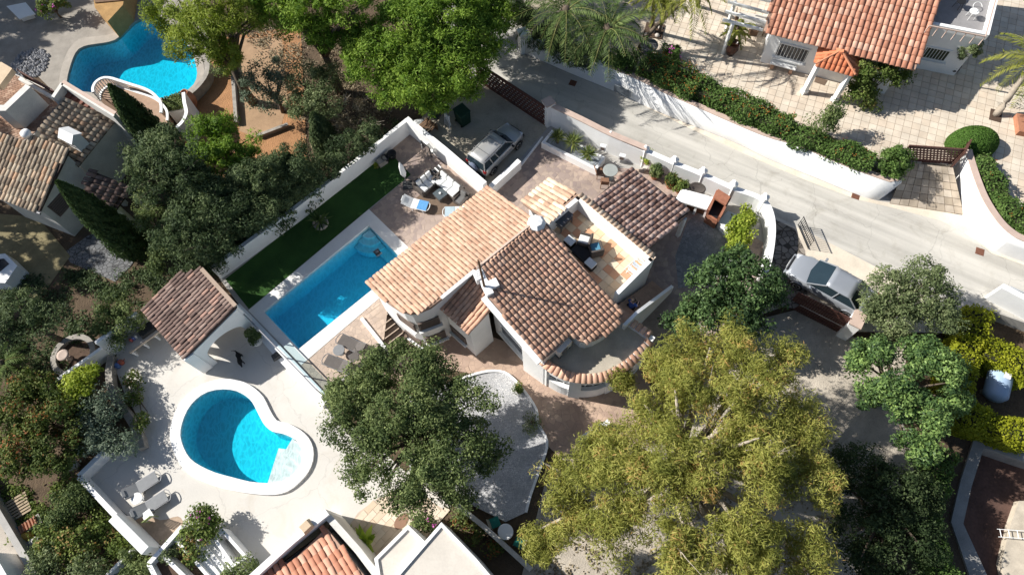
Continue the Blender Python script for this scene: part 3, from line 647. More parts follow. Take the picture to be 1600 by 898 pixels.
dp_in = P2(DP_IN, ZL); dp_out = P2(DP_OUT, ZL)

E_ = 320
G = MB(); G.sheet([[(-E_, -E_), (E_, -E_), (E_, E_), (-E_, E_)], rp_in, tl_in, vp_in, dp_in], -.02)
structure('ground', G, EARTH)
# raised ground of the villa and the street
PLAT = P2([(648, 200), (343, 434), (385, 490), (503, 614), (540, 590), (585, 535), (600, 470), (700, 440), (860, 420), (960, 470), (1010, 545), (1100, 560), (1200, 480), (1245, 464), (1338, 502), (1420, 510), (1530, 478), (1720, 545), (1720, -140), (745, -140), (748, 60), (722, 140)], ZP)
g = MB(); g.sheet([PLAT, vp_in], ZP - .004); g.wall(PLAT, .06, -.3, ZP - .006, closed=True)
structure('villa_terrace', g, CONC)
# ground of the property across the street
TOPP = P2([(836, 44), (900, 70), (990, 104), (1075, 142), (1150, 175), (1250, 207), (1320, 241), (1375, 262), (1398, 266), (1420, 250), (1489, 256), (1518, 224), (1536, 270), (1553, 304), (1575, 334), (1595, 352), (1620, 364), (1720, 412), (1720, -170), (800, -170)], ZT)
g = MB(); g.prism(TOPP, ZP - .3, ZT - .03); structure('upper_terrace', g, mat('tile_bed', (.46, .39, .31), .95, .2, 3, 30, .2))

# road
g = MB(); g.sheet([P2([(735, -60), (745, 30), (790, 66), (817, 84), (887, 114), (960, 144), (1020, 172), (1075, 194), (1150, 224), (1200, 249), (1275, 279), (1335, 304), (1372, 314), (1400, 318), (1440, 322), (1506, 338), (1532, 372), (1562, 390), (1600, 402), (1720, 440), (1720, 545), (1540, 480), (1405, 432), (1340, 400), (1262, 366), (1200, 336), (1050, 270), (950, 228), (858, 195), (745, 122), (690, 60), (660, -60)], ZP)], ZP + .004)
structure('road', g, worn_mat('asphalt', (.52, .495, .445), (.41, .385, .335), crack_c=.80, crack_w=.008, streak=R_(-34)))
# paler concrete along both edges
vm_ = mat('concrete_verge', (.66, .58, .47), .92, .25, .9, 16, .3)
g = MB(); g.sheet([P2([(1000, 163), (1075, 194), (1150, 224), (1200, 249), (1275, 279), (1335, 304), (1372, 314), (1400, 318), (1440, 322), (1506, 338), (1532, 372), (1562, 390), (1600, 402), (1600, 414), (1550, 396), (1520, 372), (1470, 345), (1400, 326), (1340, 312), (1260, 282), (1180, 248), (1080, 202)], ZP)], ZP + .008)
structure('road_verge', g, vm_)
g = MB(); g.sheet([P2([(1262, 362), (1340, 402), (1405, 436), (1440, 462), (1480, 520), (1330, 518), (1236, 470), (1205, 420), (1200, 345), (1230, 350)], ZP)], ZP + .010)
structure('parking_verge', g, vm_)
g = MB(); g.sheet([P2([(1196, 336), (1242, 358), (1258, 392), (1262, 470), (1240, 482), (1180, 470), (1180, 420), (1199, 380)], ZP)], ZP + .014)
structure('cobbled_strip', g, cell_mat('cobbles', (.30, .26, .22), (.19, .17, .15), (.07, .06, .05), 3.2, .10))

# villa surfaces
PAV = cell_mat('patio_pavers', (.50, .39, .315), (.33, .26, .235), (.36, .28, .23), 3.6, .03, big=.2, rand=.9)
g = MB(); g.sheet([P2([(577, 328), (642, 273), (604, 233), (640, 205), (764, 312), (700, 420), (661, 408)], ZP), ], ZP + .000)
structure('lounge_patio', g, PAV)
g = MB(); g.sheet([P2([(760, 306), (846, 224), (960, 262), (1010, 265), (1110, 330), (1195, 380), (1190, 470), (1100, 556), (1040, 556), (1000, 545), (960, 500), (880, 420), (800, 340)], ZP)], ZP + .003)
structure('upper_patio', g, PAV)
g = MB(); g.sheet([P2([(1075, 345), (1108, 322), (1140, 345), (1180, 400), (1150, 440), (1060, 450), (1055, 400)], ZP)], ZP + .007)
structure('barbecue_floor', g, cell_mat('grey_pavers', (.36, .36, .35), (.26, .26, .26), (.18, .18, .18), 5, .05))
g = MB(); g.sheet([P2([(471, 570), (592, 466), (606, 480), (600, 530), (580, 550), (505, 616)], ZP)], ZP + .003)
structure('lounger_patio', g, cell_mat('patio_pavers_light', (.60, .47, .37), (.47, .37, .30), (.42, .34, .28), 3.6, .03, big=.15))
g = MB(); g.sheet([P2([(744, 124), (858, 197), (762, 306), (642, 203), (690, 150)], ZP)], ZP + .007)
structure('driveway', g, mat('driveway_concrete', (.47, .42, .33), .92, .35, .7, 12, .3))
g = MB(); g.sheet([P2([(352, 436), (607, 236), (642, 273), (576, 327), (389, 483)], ZP)], ZP + .011)
structure('lawn', g, mat('artificial_turf', (.034, .092, .017), .95, .35, .8, 45, 1., col2=(.015, .045, .009)))
# lower front patio, gravel bed, sandy garden
g = MB(); g.sheet([P2([(590, 545), (700, 500), (860, 560), (990, 560), (1040, 640), (990, 700), (880, 720), (850, 690), (838, 640), (800, 592), (735, 583), (690, 575), (600, 600)], ZL)], ZL + .004)
structure('front_patio', g, cell_mat('front_pavers', (.56, .41, .31), (.46, .33, .26), (.40, .29, .23), 3., .03, big=.25))
g = MB(); GRV = smooth_path([(700, 600), (742, 585), (772, 580), (795, 586), (820, 612), (838, 640), (841, 662), (855, 690), (848, 720), (830, 770), (822, 800)], 3)
g.sheet([P2(GRV + [(790, 815), (700, 770), (640, 740), (640, 620)], ZL)], ZL + .06)
structure('gravel_bed', g, cell_mat('white_gravel', (.70, .69, .68), (.52, .52, .53), (.34, .34, .35), 11, .08, big=.3))
ed = MB(); ed.wall(P2(GRV, ZL), .12, -.02, .15); tag(ed.build('gravel_border', WHITE), 'low curved white kerb edging the white gravel bed', 'kerb')
g = MB(); g.sheet([P2([(1180, 500), (1260, 480), (1340, 530), (1420, 540), (1400, 640), (1440, 720), (1420, 800), (1350, 900), (1250, 960), (800, 960), (850, 760), (880, 722), (992, 702), (1042, 640), (1100, 570)], ZL)], ZL + .008)
structure('garden_ground', g, mat('sandy_ground', (.50, .44, .36), .95, .4, .8, 14, .6, dist=.05))
# deck of the round pool
DECK = P2([(228, 512), (290, 470), (372, 478), (430, 545), (512, 630), (640, 742), (705, 790), (640, 830), (560, 862), (520, 905), (400, 905), (330, 850), (262, 862), (130, 742), (186, 690), (216, 680), (222, 662), (196, 618), (180, 575), (183, 548)], ZL)
g = MB(); g.sheet([DECK, rp_out], ZL + .006)
structure('pool_deck', g, worn_mat('deck_concrete', (.60, .57, .52), (.53, .49, .43), crack=.6, crack_c=.88, crack_w=.006))
g = MB(); g.sheet([P2([(560, 800), (590, 778), (640, 760), (700, 800), (650, 860), (560, 905), (525, 850)], ZL)], ZL + .012)
g_ = structure('tiled_path', g, mat('path_joint', (.55, .45, .36), .9))
org = P(600, 800, 0); tiled_floor(g_, P2([(562, 800), (590, 780), (640, 764), (696, 800), (650, 856), (560, 900), (530, 850)], ZL), ZL + .012, .62, .31, frame_px((560, 850), (630, 775), 0)[1], (org.x, org.y), rnd_mat('cream_path', [(0, (.62, .49, .36)), (.5, (.68, .56, .43)), (1, (.72, .62, .50))], dirt=.12), name='paver', brick=True)
g = MB(); g.sheet([smooth_loop(P2([(205, 806), (222, 798), (250, 812), (278, 806), (286, 818), (272, 832), (248, 852)], ZL), 3)], ZL + .009)
structure('stained_patch', g, mat('red_stain', (.44, .33, .24), .92, .35, 2.2, 12, .3))
# top-left garden: dusty pool surround, red earth
g = MB(); g.sheet([P2([(-60, -60), (300, -80), (330, 60), (350, 130), (300, 190), (120, 180), (60, 120), (-60, 130)], ZL), tl_out], ZL + .004)
structure('old_pool_terrace', g, mat('dusty_stone', (.33, .30, .26), .95, .3, 1.2, 16, .5))
g = MB(); g.sheet([P2([(318, 120), (345, 60), (470, 40), (480, 250), (400, 300), (300, 260), (280, 190), (300, 170)], ZL)], ZL + .010)
structure('red_soil', g, REDEARTH)
g = MB(); g.sheet([P2([(372, 60), (440, 60), (450, 160), (440, 195), (400, 215), (374, 205)], ZL)], ZL + .016)
structure('dry_path', g, mat('dry_sand', (.38, .25, .15), .95, .3, 1, 14, .5))
g = MB(); g.sheet([P2([(135, 370), (160, 355), (215, 400), (205, 415), (180, 440), (110, 410), (100, 395)], ZL)], ZL + .012)
structure('stone_path', g, cell_mat('flagstones', (.22, .22, .22), (.15, .155, .16), (.06, .06, .06), 4, .08))
g = MB(); g.sheet([P2([(-40, 480), (-40, 330), (60, 340), (110, 400), (60, 470)], ZL)], ZL + .014)
structure('dry_grass', g, mat('dry_grass_patch', (.25, .21, .115), .95, .4, 1.5, 25, .8))
g = MB(); g.sheet([P2([(-60, 790), (2, 792), (60, 880), (70, 960), (-60, 960)], ZL)], ZL + .010)
structure('side_lane', g, mat('lane_concrete', (.45, .40, .34), .92, .25, 1, 15, .3))

# ---- pools
WATER = water_mat('pool_water', (.04, .905, .96), 5.5, .79, .95)
WATER2 = water_mat('pool_water_still', (.03, .86, .95), 5., .84, .95)
PLASTER = mat('pool_plaster', (.50, .78, .84), .7, .06, .8, 8, 0)
def pool(name, label, inn, out, z_top, z_water, z_floor, th, m_cope, water=WATER, plaster=PLASTER, cope_base=None):
    c = Vector((sum(p[0] for p in inn) / len(inn), sum(p[1] for p in inn) / len(inn), z_top)); root = thing(name, label, 'pool', c)
    a = MB(); a.sheet([out, inn], z_top); k = len(a.v)
    for lp, zz in ((out, z_top - th),):
        n = len(lp); a.add([(x, y, z_top) for x, y in lp] + [(x, y, zz) for x, y in lp], [(i, n + i, n + (i + 1) % n, (i + 1) % n) for i in range(n)])
    n = len(inn); a.add([(x, y, z_top) for x, y in inn] + [(x, y, z_water - .12) for x, y in inn], [(i, (i + 1) % n, n + (i + 1) % n, n + i) for i in range(n)])
    a.build('coping', m_cope, root)
    b = MB(); fl = inset(inn, .08)
    ar = sum(inn[i][0] * inn[(i + 1) % n][1] - inn[(i + 1) % n][0] * inn[i][1] for i in range(n)); src = inn if ar > 0 else inn[::-1]
    b.sheet([fl], z_floor); b.add([(x, y, z_water - .10) for x, y in src] + [(x, y, z_floor) for x, y in fl], [(i, (i + 1) % n, n + (i + 1) % n, n + i) for i in range(n)])
    b.build('basin', plaster, root)
    ws = MB(); ws.prism(inset(inn, -.03), z_floor - .12, z_water); ws.build('water', water, root); return root
rp = pool('round_pool', 'kidney shaped blue pool with broad white coping on the pale deck', rp_in, rp_out, .15, .06, -1.45, .16, mat('white_coping', (.82, .81, .79), .8, .06, 1, 20, .15))
sh = MB(); sp = P2(zq([(884, 446), (842, 518), (792, 512), (717, 748), (780, 742), (852, 717), (912, 671), (947, 611), (955, 545), (932, 483)], 250, 580, 4.277), .0)
sh.prism(sp, -1.3, -.02); sh.build('beach_step', mat('pale_plaster', (.80, .82, .80), .7, .05), rp)
tlp = pool('old_pool', 'irregular blue pool with grey stone rim below the pine', tl_in, tl_out, .02, -.10, -1.7, .10, mat('old_coping', (.40, .36, .31), .9, .25, 1.5, 18, .3), WATER)
vp = pool('villa_pool', 'rectangular blue pool beside the villa with pale stone coping', vp_in, vp_out, ZP + .02, ZP - .12, -.55, .05, COPE, water_mat('villa_water', (.03, .85, .965), 5., .88, .95))
# steps in the corner of the villa pool and the ledge along its end
A, B, D = Vector(vp_in[1] + (0,)), Vector(vp_in[2] + (0,)), Vector(vp_in[0] + (0,)); ex, ey = (B - A).normalized(), (D - A).normalized()
for k, (r, z) in enumerate(((.55, .55), (.9, .33), (1.25, .10))):
    st = MB(); n = 9; ce = A + ex * .08 + ey * .08
    st.prism([(ce.x, ce.y)] + [((ce + ex * r * math.cos(t) + ey * r * math.sin(t)).x, (ce + ex * r * math.cos(t) + ey * r * math.sin(t)).y) for t in (math.pi / 2 * i / n for i in range(n + 1))], -.46, z)
    st.build('step', PLASTER, vp)
st = MB(); q = [A + ey * .06 + ex * .5, A + ey * .55 + ex * .5, B + ey * .55 - ex * .1, B + ey * .06 - ex * .1]; st.prism([(p.x, p.y) for p in q], -.46, -.1); st.build('ledge', PLASTER, vp)
# floating dispenser and skimmer
c = P(590, 395, ZP - .1); d = thing('pool_robot', 'small black pool cleaner lying in the villa pool', 'pool cleaner', c, .6, world=False)
m1 = MB(); m1.box((0, 0, .05), (.34, .30, .14), taper=.8); m1.build('body', BLACK, d, bevel=.02)
m1 = MB(); m1.box((0, 0, .14), (.16, .12, .04)); m1.build('handle', GREYM, d)
for s_ in (-1, 1):
    m1 = MB(); m1.box((0, s_ * .17, .03), (.36, .05, .10)); m1.build('track', GREYM, d)
# emptied pool at the right edge
dr = thing('emptied_pool', 'drained pool with brown stained floor and grey concrete rim at the hedge', 'pool', Vector((dp_in[0][0], dp_in[0][1], 0)))
a = MB(); a.sheet([dp_out, dp_in], .12); n = len(dp_out); a.add([(x, y, .12) for x, y in dp_out] + [(x, y, -.05) for x, y in dp_out], [(i, (i + 1) % n, n + (i + 1) % n, n + i) for i in range(n)] ); a.add([(x, y, .12) for x, y in dp_in] + [(x, y, -.9) for x, y in dp_in], [(i, (i + 1) % n, n + (i + 1) % n, n + i) for i in range(n)]); a.build('rim', mat('rim_concrete', (.30, .29, .27), .9, .35, 1.2, 16, .4), dr)
a = MB(); a.sheet([inset(dp_in, -.02)], -.85); a.build('floor', mat('stained_floor', (.13, .075, .058), .9, .55, .6, 8, .3), dr)
a = MB(); a.prism(P2([(1602, 780), (1640, 780), (1640, 960), (1590, 960), (1574, 880), (1588, 820)], ZL), -.86, -.45); a.build('ledge', mat('pale_ledge', (.55, .48, .38), .9, .3), dr)
b, rz = frame_px((1560, 838), (1610, 842), -.3); ld = thing('pool_ladder', 'white ladder lying on the drained pool floor', 'ladder', b, rz, world=False)
for s_ in (0, .34):
    m1 = MB(); m1.tube([(0, s_, 0), (1.4, s_, .15)], .016, 6); m1.build('rail', WHITE2, ld)
for k in range(4):
    m1 = MB(); m1.tube([(.12 + k * .36, 0, .02 + .036 * k), (.12 + k * .36, .34, .02 + .036 * k)], .018, 6); m1.build('rung', WHITE2, ld)

# tiles of the patio across the street
ORG = P(1400, 180, ZT); up_floor = bpy.data.objects['upper_terrace']
AN = frame_px((1300, 150), (1400, 178), ZT)[1]
tiled_floor(up_floor, P2([(1010, 60), (1075, 130), (1150, 165), (1250, 200), (1320, 235), (1400, 250), (1480, 252), (1512, 226), (1530, 276), (1570, 335), (1640, 360), (1660, 0), (1640, -60), (1000, -60)], ZT), ZT - .03, .44, .44, AN, (ORG.x, ORG.y), rnd_mat('cream_tiles', [(0, (.62, .52, .41)), (.4, (.65, .56, .45)), (.8, (.68, .60, .49)), (1, (.65, .53, .41))], dirt=.15, bump=.1), gap=.016, th=.03)
# driveway ramp up to the gate
ra, rb, rc, rd = P(1390, 318, ZP + .01), P(1506, 336, ZP + .01), P(1489, 262, ZT - .02), P(1418, 254, ZT - .02)
g = MB(); g.add([ra, rb, rc, rd], [(0, 1, 2, 3)]); ramp = structure('driveway_ramp', g, mat('ramp_joint', (.16, .12, .09), .95))
rn = (rb - ra).cross(rd - ra).normalized(); rz_ = lambda x, y: ra.z - (rn.x * (x - ra.x) + rn.y * (y - ra.y)) / rn.z
nU, nV = 8, 6; rm = rnd_mat('ramp_tiles', [(0, (.40, .33, .25)), (.5, (.50, .42, .33)), (1, (.56, .48, .39))], dirt=.35)
for i in range(nU):
    for j in range(nV):
        q = [ra.lerp(rb, u).lerp(rd.lerp(rc, u), v) for u, v in ((i / nU + .004, j / nV + .006), ((i + 1) / nU - .004, j / nV + .006), ((i + 1) / nU - .004, (j + 1) / nV - .006), (i / nU + .004, (j + 1) / nV - .006))]
        b = MB(); b.add([p + Vector((0, 0, .022)) for p in q] + q, [(0, 1, 2, 3), (0, 4, 5, 1), (1, 5, 6, 2), (2, 6, 7, 3), (3, 7, 4, 0)], 0, random.Random(i * 9 + j).random()); b.build('tile', rm, ramp, rnd=True)
# ------------------------------------------------------------------ the villa
T_A = rnd_mat('tiles_peach', [(0, (.48, .285, .195)), (.25, (.54, .34, .235)), (.7, (.58, .375, .265)), (1, (.61, .42, .31))], dirt=.25, ds=.9)
T_B = rnd_mat('tiles_rose', [(0, (.52, .32, .23)), (.2, (.66, .39, .265)), (.55, (.73, .455, .315)), (.85, (.75, .49, .355)), (1, (.70, .38, .26))], dirt=.22, ds=.9)
T_C = rnd_mat('tiles_cream', [(0, (.48, .29, .20)), (.25, (.62, .45, .32)), (.7, (.68, .53, .39)), (1, (.72, .60, .47))], dirt=.3)
T_D = rnd_mat('tiles_mixed', [(0, (.24, .14, .11)), (.4, (.44, .28, .22)), (.75, (.58, .40, .33)), (1, (.66, .50, .42))], dirt=.2)
T_OLD = rnd_mat('tiles_weathered', [(0, (.20, .15, .11)), (.35, (.38, .30, .22)), (.75, (.52, .43, .32)), (1, (.55, .33, .20))], dirt=.35)
T_PAV = rnd_mat('tiles_brown', [(0, (.15, .10, .085)), (.5, (.23, .16, .135)), (.93, (.30, .22, .185)), (1, (.52, .24, .16))], dirt=.3)
T_RED = rnd_mat('tiles_red', [(0, (.42, .19, .12)), (.5, (.54, .26, .17)), (.85, (.60, .33, .23)), (1, (.66, .42, .31))], dirt=.15)
T_NEW = rnd_mat('tiles_orange', [(0, (.55, .17, .08)), (1, (.66, .25, .13))], dirt=.1)
PAN = mat('tile_pans', (.46, .30, .22), .95, .4, 3, 25, .4)
PAN_L = mat('tile_pans_pale', (.38, .25, .18), .95, .35, 3, 25, .4)
PAN_D = mat('tile_pans_dark', (.07, .05, .042), .95, .4, 3, 25, .4)

V0 = P(800, 470, 0); villa = thing('villa', 'white villa with peach clay roofs, round bay and roof terrace', 'house', V0)
VR = Roofs(villa)
ARC = zq([(75, 120), (110, 160), (180, 230), (270, 300), (350, 352), (430, 370), (500, 360), (600, 318), (690, 247)], 560, 420, 5.333)
out_A = ARC + [(702.5, 455.6), (741.9, 422.8), (838, 345), (765, 292)]
rA = VR.plane('roof', (577, 442, 4.2), (765, 293, 4.2), (838, 345, 5.2), out_A, T_A, PAN_L, tag_='villa_upper', pitch=.222, course=.30, rng=random.Random(3))
out_B = [(838, 345), (846, 345), (975.5, 490), (967, 502), (950, 520), (931, 531), (916, 534.5), (905, 532), (893, 521), (870, 545), (847, 563), (760, 461), (757, 414)]
rB = VR.plane('roof', (838, 345, 5.2), (742, 424, 5.2), (912, 540, 4.42), out_B, T_B, PAN, tag_='villa_main', pitch=.222, course=.30, rng=random.Random(4))
out_X = [(743, 425), (758, 458), (766, 485), (733, 519.5), (689, 480)]
rX = VR.plane('roof', (689, 480, 3.9), (733, 519.5, 3.9), (743, 425, 4.6), out_X, T_B, PAN, tag_='villa_annex', pitch=.222, course=.30, rng=random.Random(5))
out_C = [(816, 317), (862, 279), (903, 304), (855, 346)]
rC = VR.plane('roof', (816, 317, 3.05), (862, 279, 3.05), (903, 304, 3.85), out_C, T_C, PAN_L, tag_='villa_lower', rng=random.Random(6), pitch=.27, course=.42)

def body(name, r, z0, d, drop=.16, m=WHITE, root=villa):
    poly = inset([(p.x, p.y) for p in r['pts']], d); b = MB(); b.prism(poly, z0, lambda x, y: r['z'](x, y) - drop); return b.build(name, m, root), poly
wA, polyA = body('wall', rA, -.1, .14); wB, polyB = body('wall', rB, -.1, .16); wX, polyX = body('wall', rX, -.1, .10); wC, polyC = body('wall', rC, .5, .25)
# white ridge line and fascia
def strip(pts, w_, h, m=WHITE, name='ridge_mortar', root=villa):
    b = MB()
    for i in range(len(pts) - 1):
        a, c = Vector(pts[i]), Vector(pts[i + 1]); d = (c - a); n = Vector((-d.y, d.x, 0)).normalized() * w_ / 2; u = Vector((0, 0, h))
        b.add([a - n, a + n, c + n, c - n, a - n + u, a + n + u, c + n + u, c - n + u], [(4, 5, 6, 7)[::-1], (0, 1, 5, 4), (1, 2, 6, 5), (2, 3, 7, 6), (3, 0, 4, 7)])
    return b.build(name, m, root)
rid = [on_plane(x, y, rA['A'], rA['n']) for x, y in ((838, 345), (745, 420))]
strip([p + Vector((0, 0, .02)) for p in rid], .10, .12, mat('ridge_mortar', (.66, .50, .40), .9))
fas = [on_plane(x, y, rA['A'], rA['n']) for x, y in ((742, 423), (702.5, 455.6), (690, 466))]
strip([p - Vector((0, 0, .02)) for p in fas], .16, .10, WHITE, 'fascia')
ver = [on_plane(x, y, rB['A'], rB['n']) for x, y in ((758, 462), (846, 564))]
strip([p + Vector((-.09, -.06, -.12)) for p in ver], .26, .14, WHITE, 'verge')

# windows of the round bay and the annex: frame, pane and bars standing proud of the wall
def wall_hit(px, py, poly, z0, z1):
    """the point where the view through a pixel meets the outer face of a walled footprint, with its outward normal"""
    best = None; d = Vector(ray(px, py)); o = Vector((0, 0, CAM_H)); n = len(poly)
    for i in range(n):
        a, b = Vector(poly[i]), Vector(poly[(i + 1) % n]); e = b - a; nn = Vector((e.y, -e.x)).normalized()
        den = nn.x * d.x + nn.y * d.y
        if den >= 0: continue
        t = (nn.x * (a.x - o.x) + nn.y * (a.y - o.y)) / den; q = o + d * t; s = (Vector((q.x, q.y)) - a).dot(e) / e.length_squared
        if 0 <= s <= 1 and z0 < q.z < z1 and (best is None or t < best[0]): best = (t, q, nn)
    return best
FRAME = mat('brown_shutter', (.16, .12, .10), .7, .3, 6, 40, .2)
def window(px, py, w_, h, poly, root=villa, z1=6, shutter=False, sill=True, m=DARKG, grille=0, z0=0):
    hit = wall_hit(px, py, poly, z0, z1)
    if not hit: print('no wall at', px, py); return
    _, q, nn = hit; rz = math.atan2(nn.y, nn.x) - math.pi / 2; ex = Vector((math.cos(rz), math.sin(rz), 0)); N = Vector((nn.x, nn.y, 0))
    b = MB()
    for s in (-1, 1): b.box(q + ex * s * (w_ / 2) + N * .02, (.07, .09, h + .07), rz); b.box(q + Vector((0, 0, s * h / 2)) + N * .021, (w_ - .07, .09, .07), rz)
    wo = b.build('window', FRAME if shutter else WHITE2, root)
    p = MB(); p.box(q + N * .008, (w_ - .06, .02, h - .06), rz); p.build('pane', m, wo)
    if shutter:
        nS = 7
        for k in range(nS):
            p = MB(); p.box(q + N * .03 + Vector((0, 0, h * ((k + .5) / nS - .5))), (w_ - .10, .02, h / nS * .62), rz, tilt=Matrix.Rotation(.5, 3, 'X')); p.build('slat', FRAME, wo)
    if sill:
        p = MB(); p.box(q + N * .09 - Vector((0, 0, h / 2 + .07)), (w_ + .22, .24, .07), rz); p.build('sill', WHITE2, wo)
    for k in range(grille):
        p = MB(); p.tube([q + N * .12 + ex * (w_ * ((k + .5) / grille - .5)) - Vector((0, 0, h / 2)), q + N * .12 + ex * (w_ * ((k + .5) / grille - .5)) + Vector((0, 0, h / 2))], .014, 5); p.build('bar', WHITE2, wo)
    return wo
window(636, 503, 1.0, .75, polyA, shutter=True); window(670.5, 504.5, 1.0, .75, polyA, shutter=True); window(647, 528, 1.0, .75, polyA, shutter=True); window(681, 526, 1.0, .75, polyA, shutter=True)
window(717, 522, 1.0, .8, polyX, shutter=True); window(801, 531, 1.7, 1.0, polyB, z1=5); 
# door under the verge
hit = wall_hit(800, 554, polyB, -.2, 5)
if hit:
    _, q, nn = hit; rz = math.atan2(nn.y, nn.x) - math.pi / 2; N = Vector((nn.x, nn.y, 0)); q = Vector((q.x, q.y, 1.0))
    b = MB(); b.box(q + N * .012, (1.0, .04, 2.0), rz); dd = b.build('door', mat('dark_door', (.05, .045, .04), .6), villa)
    b = MB(); b.box(q + N * .06 + Vector((math.cos(rz), math.sin(rz), 0)) * .38, (.04, .08, .14), rz); b.build('handle', GREYM, dd)

# roof terrace: body, floor tiles, parapets
TF, TP = 2.9, 3.85
tN, tE, tS = P(903.5, 305, TP), P(1022, 405, TP), P(966, 461, TP); tW = P(853, 347, TP)
body_poly = [(p.x, p.y) for p in (tN, tE, tS, P(930, 470, TP), P(850, 400, TP), tW)]
b = MB(); b.prism(inset(body_poly, .02), .4, TF - .03); b.build('terrace_body', WHITE, villa)
fl = MB(); fl.prism(inset(body_poly, .06), TF - .03, TF - .012); flo = fl.build('terrace_floor', mat('terrace_joint', (.55, .42, .30), .9), villa)
o3 = P(930, 380, TF); tiled_floor(flo, inset(body_poly, .18), TF - .012, .42, .42, frame_px((903, 320), (1000, 400), TF)[1], (o3.x, o3.y), rnd_mat('terrace_tiles', [(0, (.58, .30, .18)), (.22, (.62, .36, .22)), (.3, (.70, .52, .34)), (.75, (.72, .58, .41)), (1, (.70, .60, .46))], dirt=.1, bump=.1), gap=.012, th=.014, rng=random.Random(11))
for path, nm in (([tW, tN], 'parapet'), ([tN, tE], 'parapet'), ([tE, tS], 'parapet')):
    b = MB(); b.wall([(p.x, p.y) for p in path], .22, TF - .012, TP, side=-1 if True else 0); b.build(nm, WHITE, villa)
# clay coping on the outer edge of the long parapet
rg = random.Random(8); cm = tile_mesh(.24, .34, T_C, 'coping'); nn = int((tE - tN).length / .24); ed = (tE - tN).normalized(); outn = Vector((ed.y, -ed.x, 0)); outn = outn if outn.dot(tN - V0) > 0 else -outn
cp = MB(); cp.wall([(p.x, p.y) for p in (tN + outn * .04, tE + outn * .04)], .2, TP - .02, TP + .03); cpo = cp.build('coping_bed', mat('coping_bed', (.66, .52, .40), .9), villa)
for k in range(nn):
    p = tN + ed * (k + .5) * .24 + outn * .20 + Vector((0, 0, .0)); sl = (-outn + Vector((0, 0, .32))).normalized(); e = sl.cross(Vector((0, 0, 1))).normalized(); VR.loose(p, e, sl, cm, cpo, rg)
# outdoor stair from the terrace down beside the E-S parapet, with its balustrade
sd_ = (tE - tS); sd_.z = 0; L = sd_.length; sd_.normalize(); so = Vector((sd_.y, -sd_.x, 0)); so = so if so.dot(tE - V0) > 0 else -so
if so.y > 0: so = -so
NS = 12; s0 = Vector((tS.x, tS.y, 0)) + so * .12
for k in range(NS):
    z = TF - (k + 1) * (TF - ZP) / NS; a = s0 + sd_ * (k * .27); q = [a, a + sd_ * .30, a + sd_ * .30 + so * 1.0, a + so * 1.0]
    b = MB(); b.prism([(p.x, p.y) for p in q], ZP - .1, z); b.build('stair_step', mat('stair_tile', (.52, .34, .23), .85, .25, 3, 25, .2), villa)
STAIR = (s0.copy(), sd_.copy(), so.copy())
ld_ = s0 - sd_ * .9; b = MB(); b.prism([(p.x, p.y) for p in (ld_, s0, s0 + so * 1.0, ld_ + so * 1.0)], ZP - .1, TF - .01); b.build('stair_landing', mat('stair_tile', (0, 0, 0)), villa)
b = MB(); pth = [ld_ + so * 1.06, s0 + so * 1.06, s0 + so * 1.06 + sd_ * NS * .27]; b.wall([(p.x, p.y) for p in pth], .16, [ZP - .1] * 3, [TF + .8, TF + .75, ZP + .75]); b.build('balustrade', WHITE, villa)

# curved ground-floor room in front with its tiled edge
FZ = 3.2
FR = smooth_path([(847, 567.5), (856, 575.5), (875, 587), (894, 593), (916, 595.5), (940.6, 593), (963, 584), (984, 571), (1003, 553), (1021, 531)], 3)
fr = P2(FR, FZ); back = P2([(978, 501), (900, 500), (850, 545)], FZ)
b = MB(); b.prism(inset(fr + back, .1), FZ - .28, FZ - .06); b.build('flat_roof', mat('flat_roof_mortar', (.47, .42, .34), .92, .3, 1.2, 14, .4), villa)
fa = MB(); fa.wall(fr, .12, FZ - .36, FZ + .02, side=-1 if False else 1); fa.build('eaves_band', WHITE, villa)
cm2 = tile_mesh(.27, .46, T_B, 'eaves'); bed = MB(); bed.wall(fr, .30, FZ + .0, FZ + .05, side=1); bedo = bed.build('eaves_bed', WHITE, villa)
acc = 0.
for i in range(len(fr) - 1):
    a, c = Vector(fr[i] + (0,)), Vector(fr[i + 1] + (0,)); d = (c - a); Ls = d.length; d.normalize(); no = Vector((-d.y, d.x, 0))
    while acc < Ls:
        p = a + d * acc - no * .12 + Vector((0, 0, FZ + .01)); sl = (no + Vector((0, 0, .22))).normalized(); e = sl.cross(Vector((0, 0, 1))).normalized(); VR.loose(p, e, sl, cm2, bedo, rg); acc += .272
    acc -= Ls
# right-hand tiled edge of that flat roof
a, c = P(978, 502, FZ), P(1021, 531, FZ); d = (c - a).normalized(); no = Vector((d.y, -d.x, 0)); no = no if no.x > 0 else -no
b = MB(); b.wall([(a.x, a.y), (c.x, c.y)], .3, 0, FZ + .02); b.build('side_wall', WHITE, villa)
for k in range(int((c - a).length / .27)):
    p = a + d * (k + .5) * .27 + no * .28 + Vector((0, 0, .02)); sl = (-no + Vector((0, 0, .25))).normalized(); e = sl.cross(Vector((0, 0, 1))).normalized(); VR.loose(p, e, sl, cm2, bedo, rg)
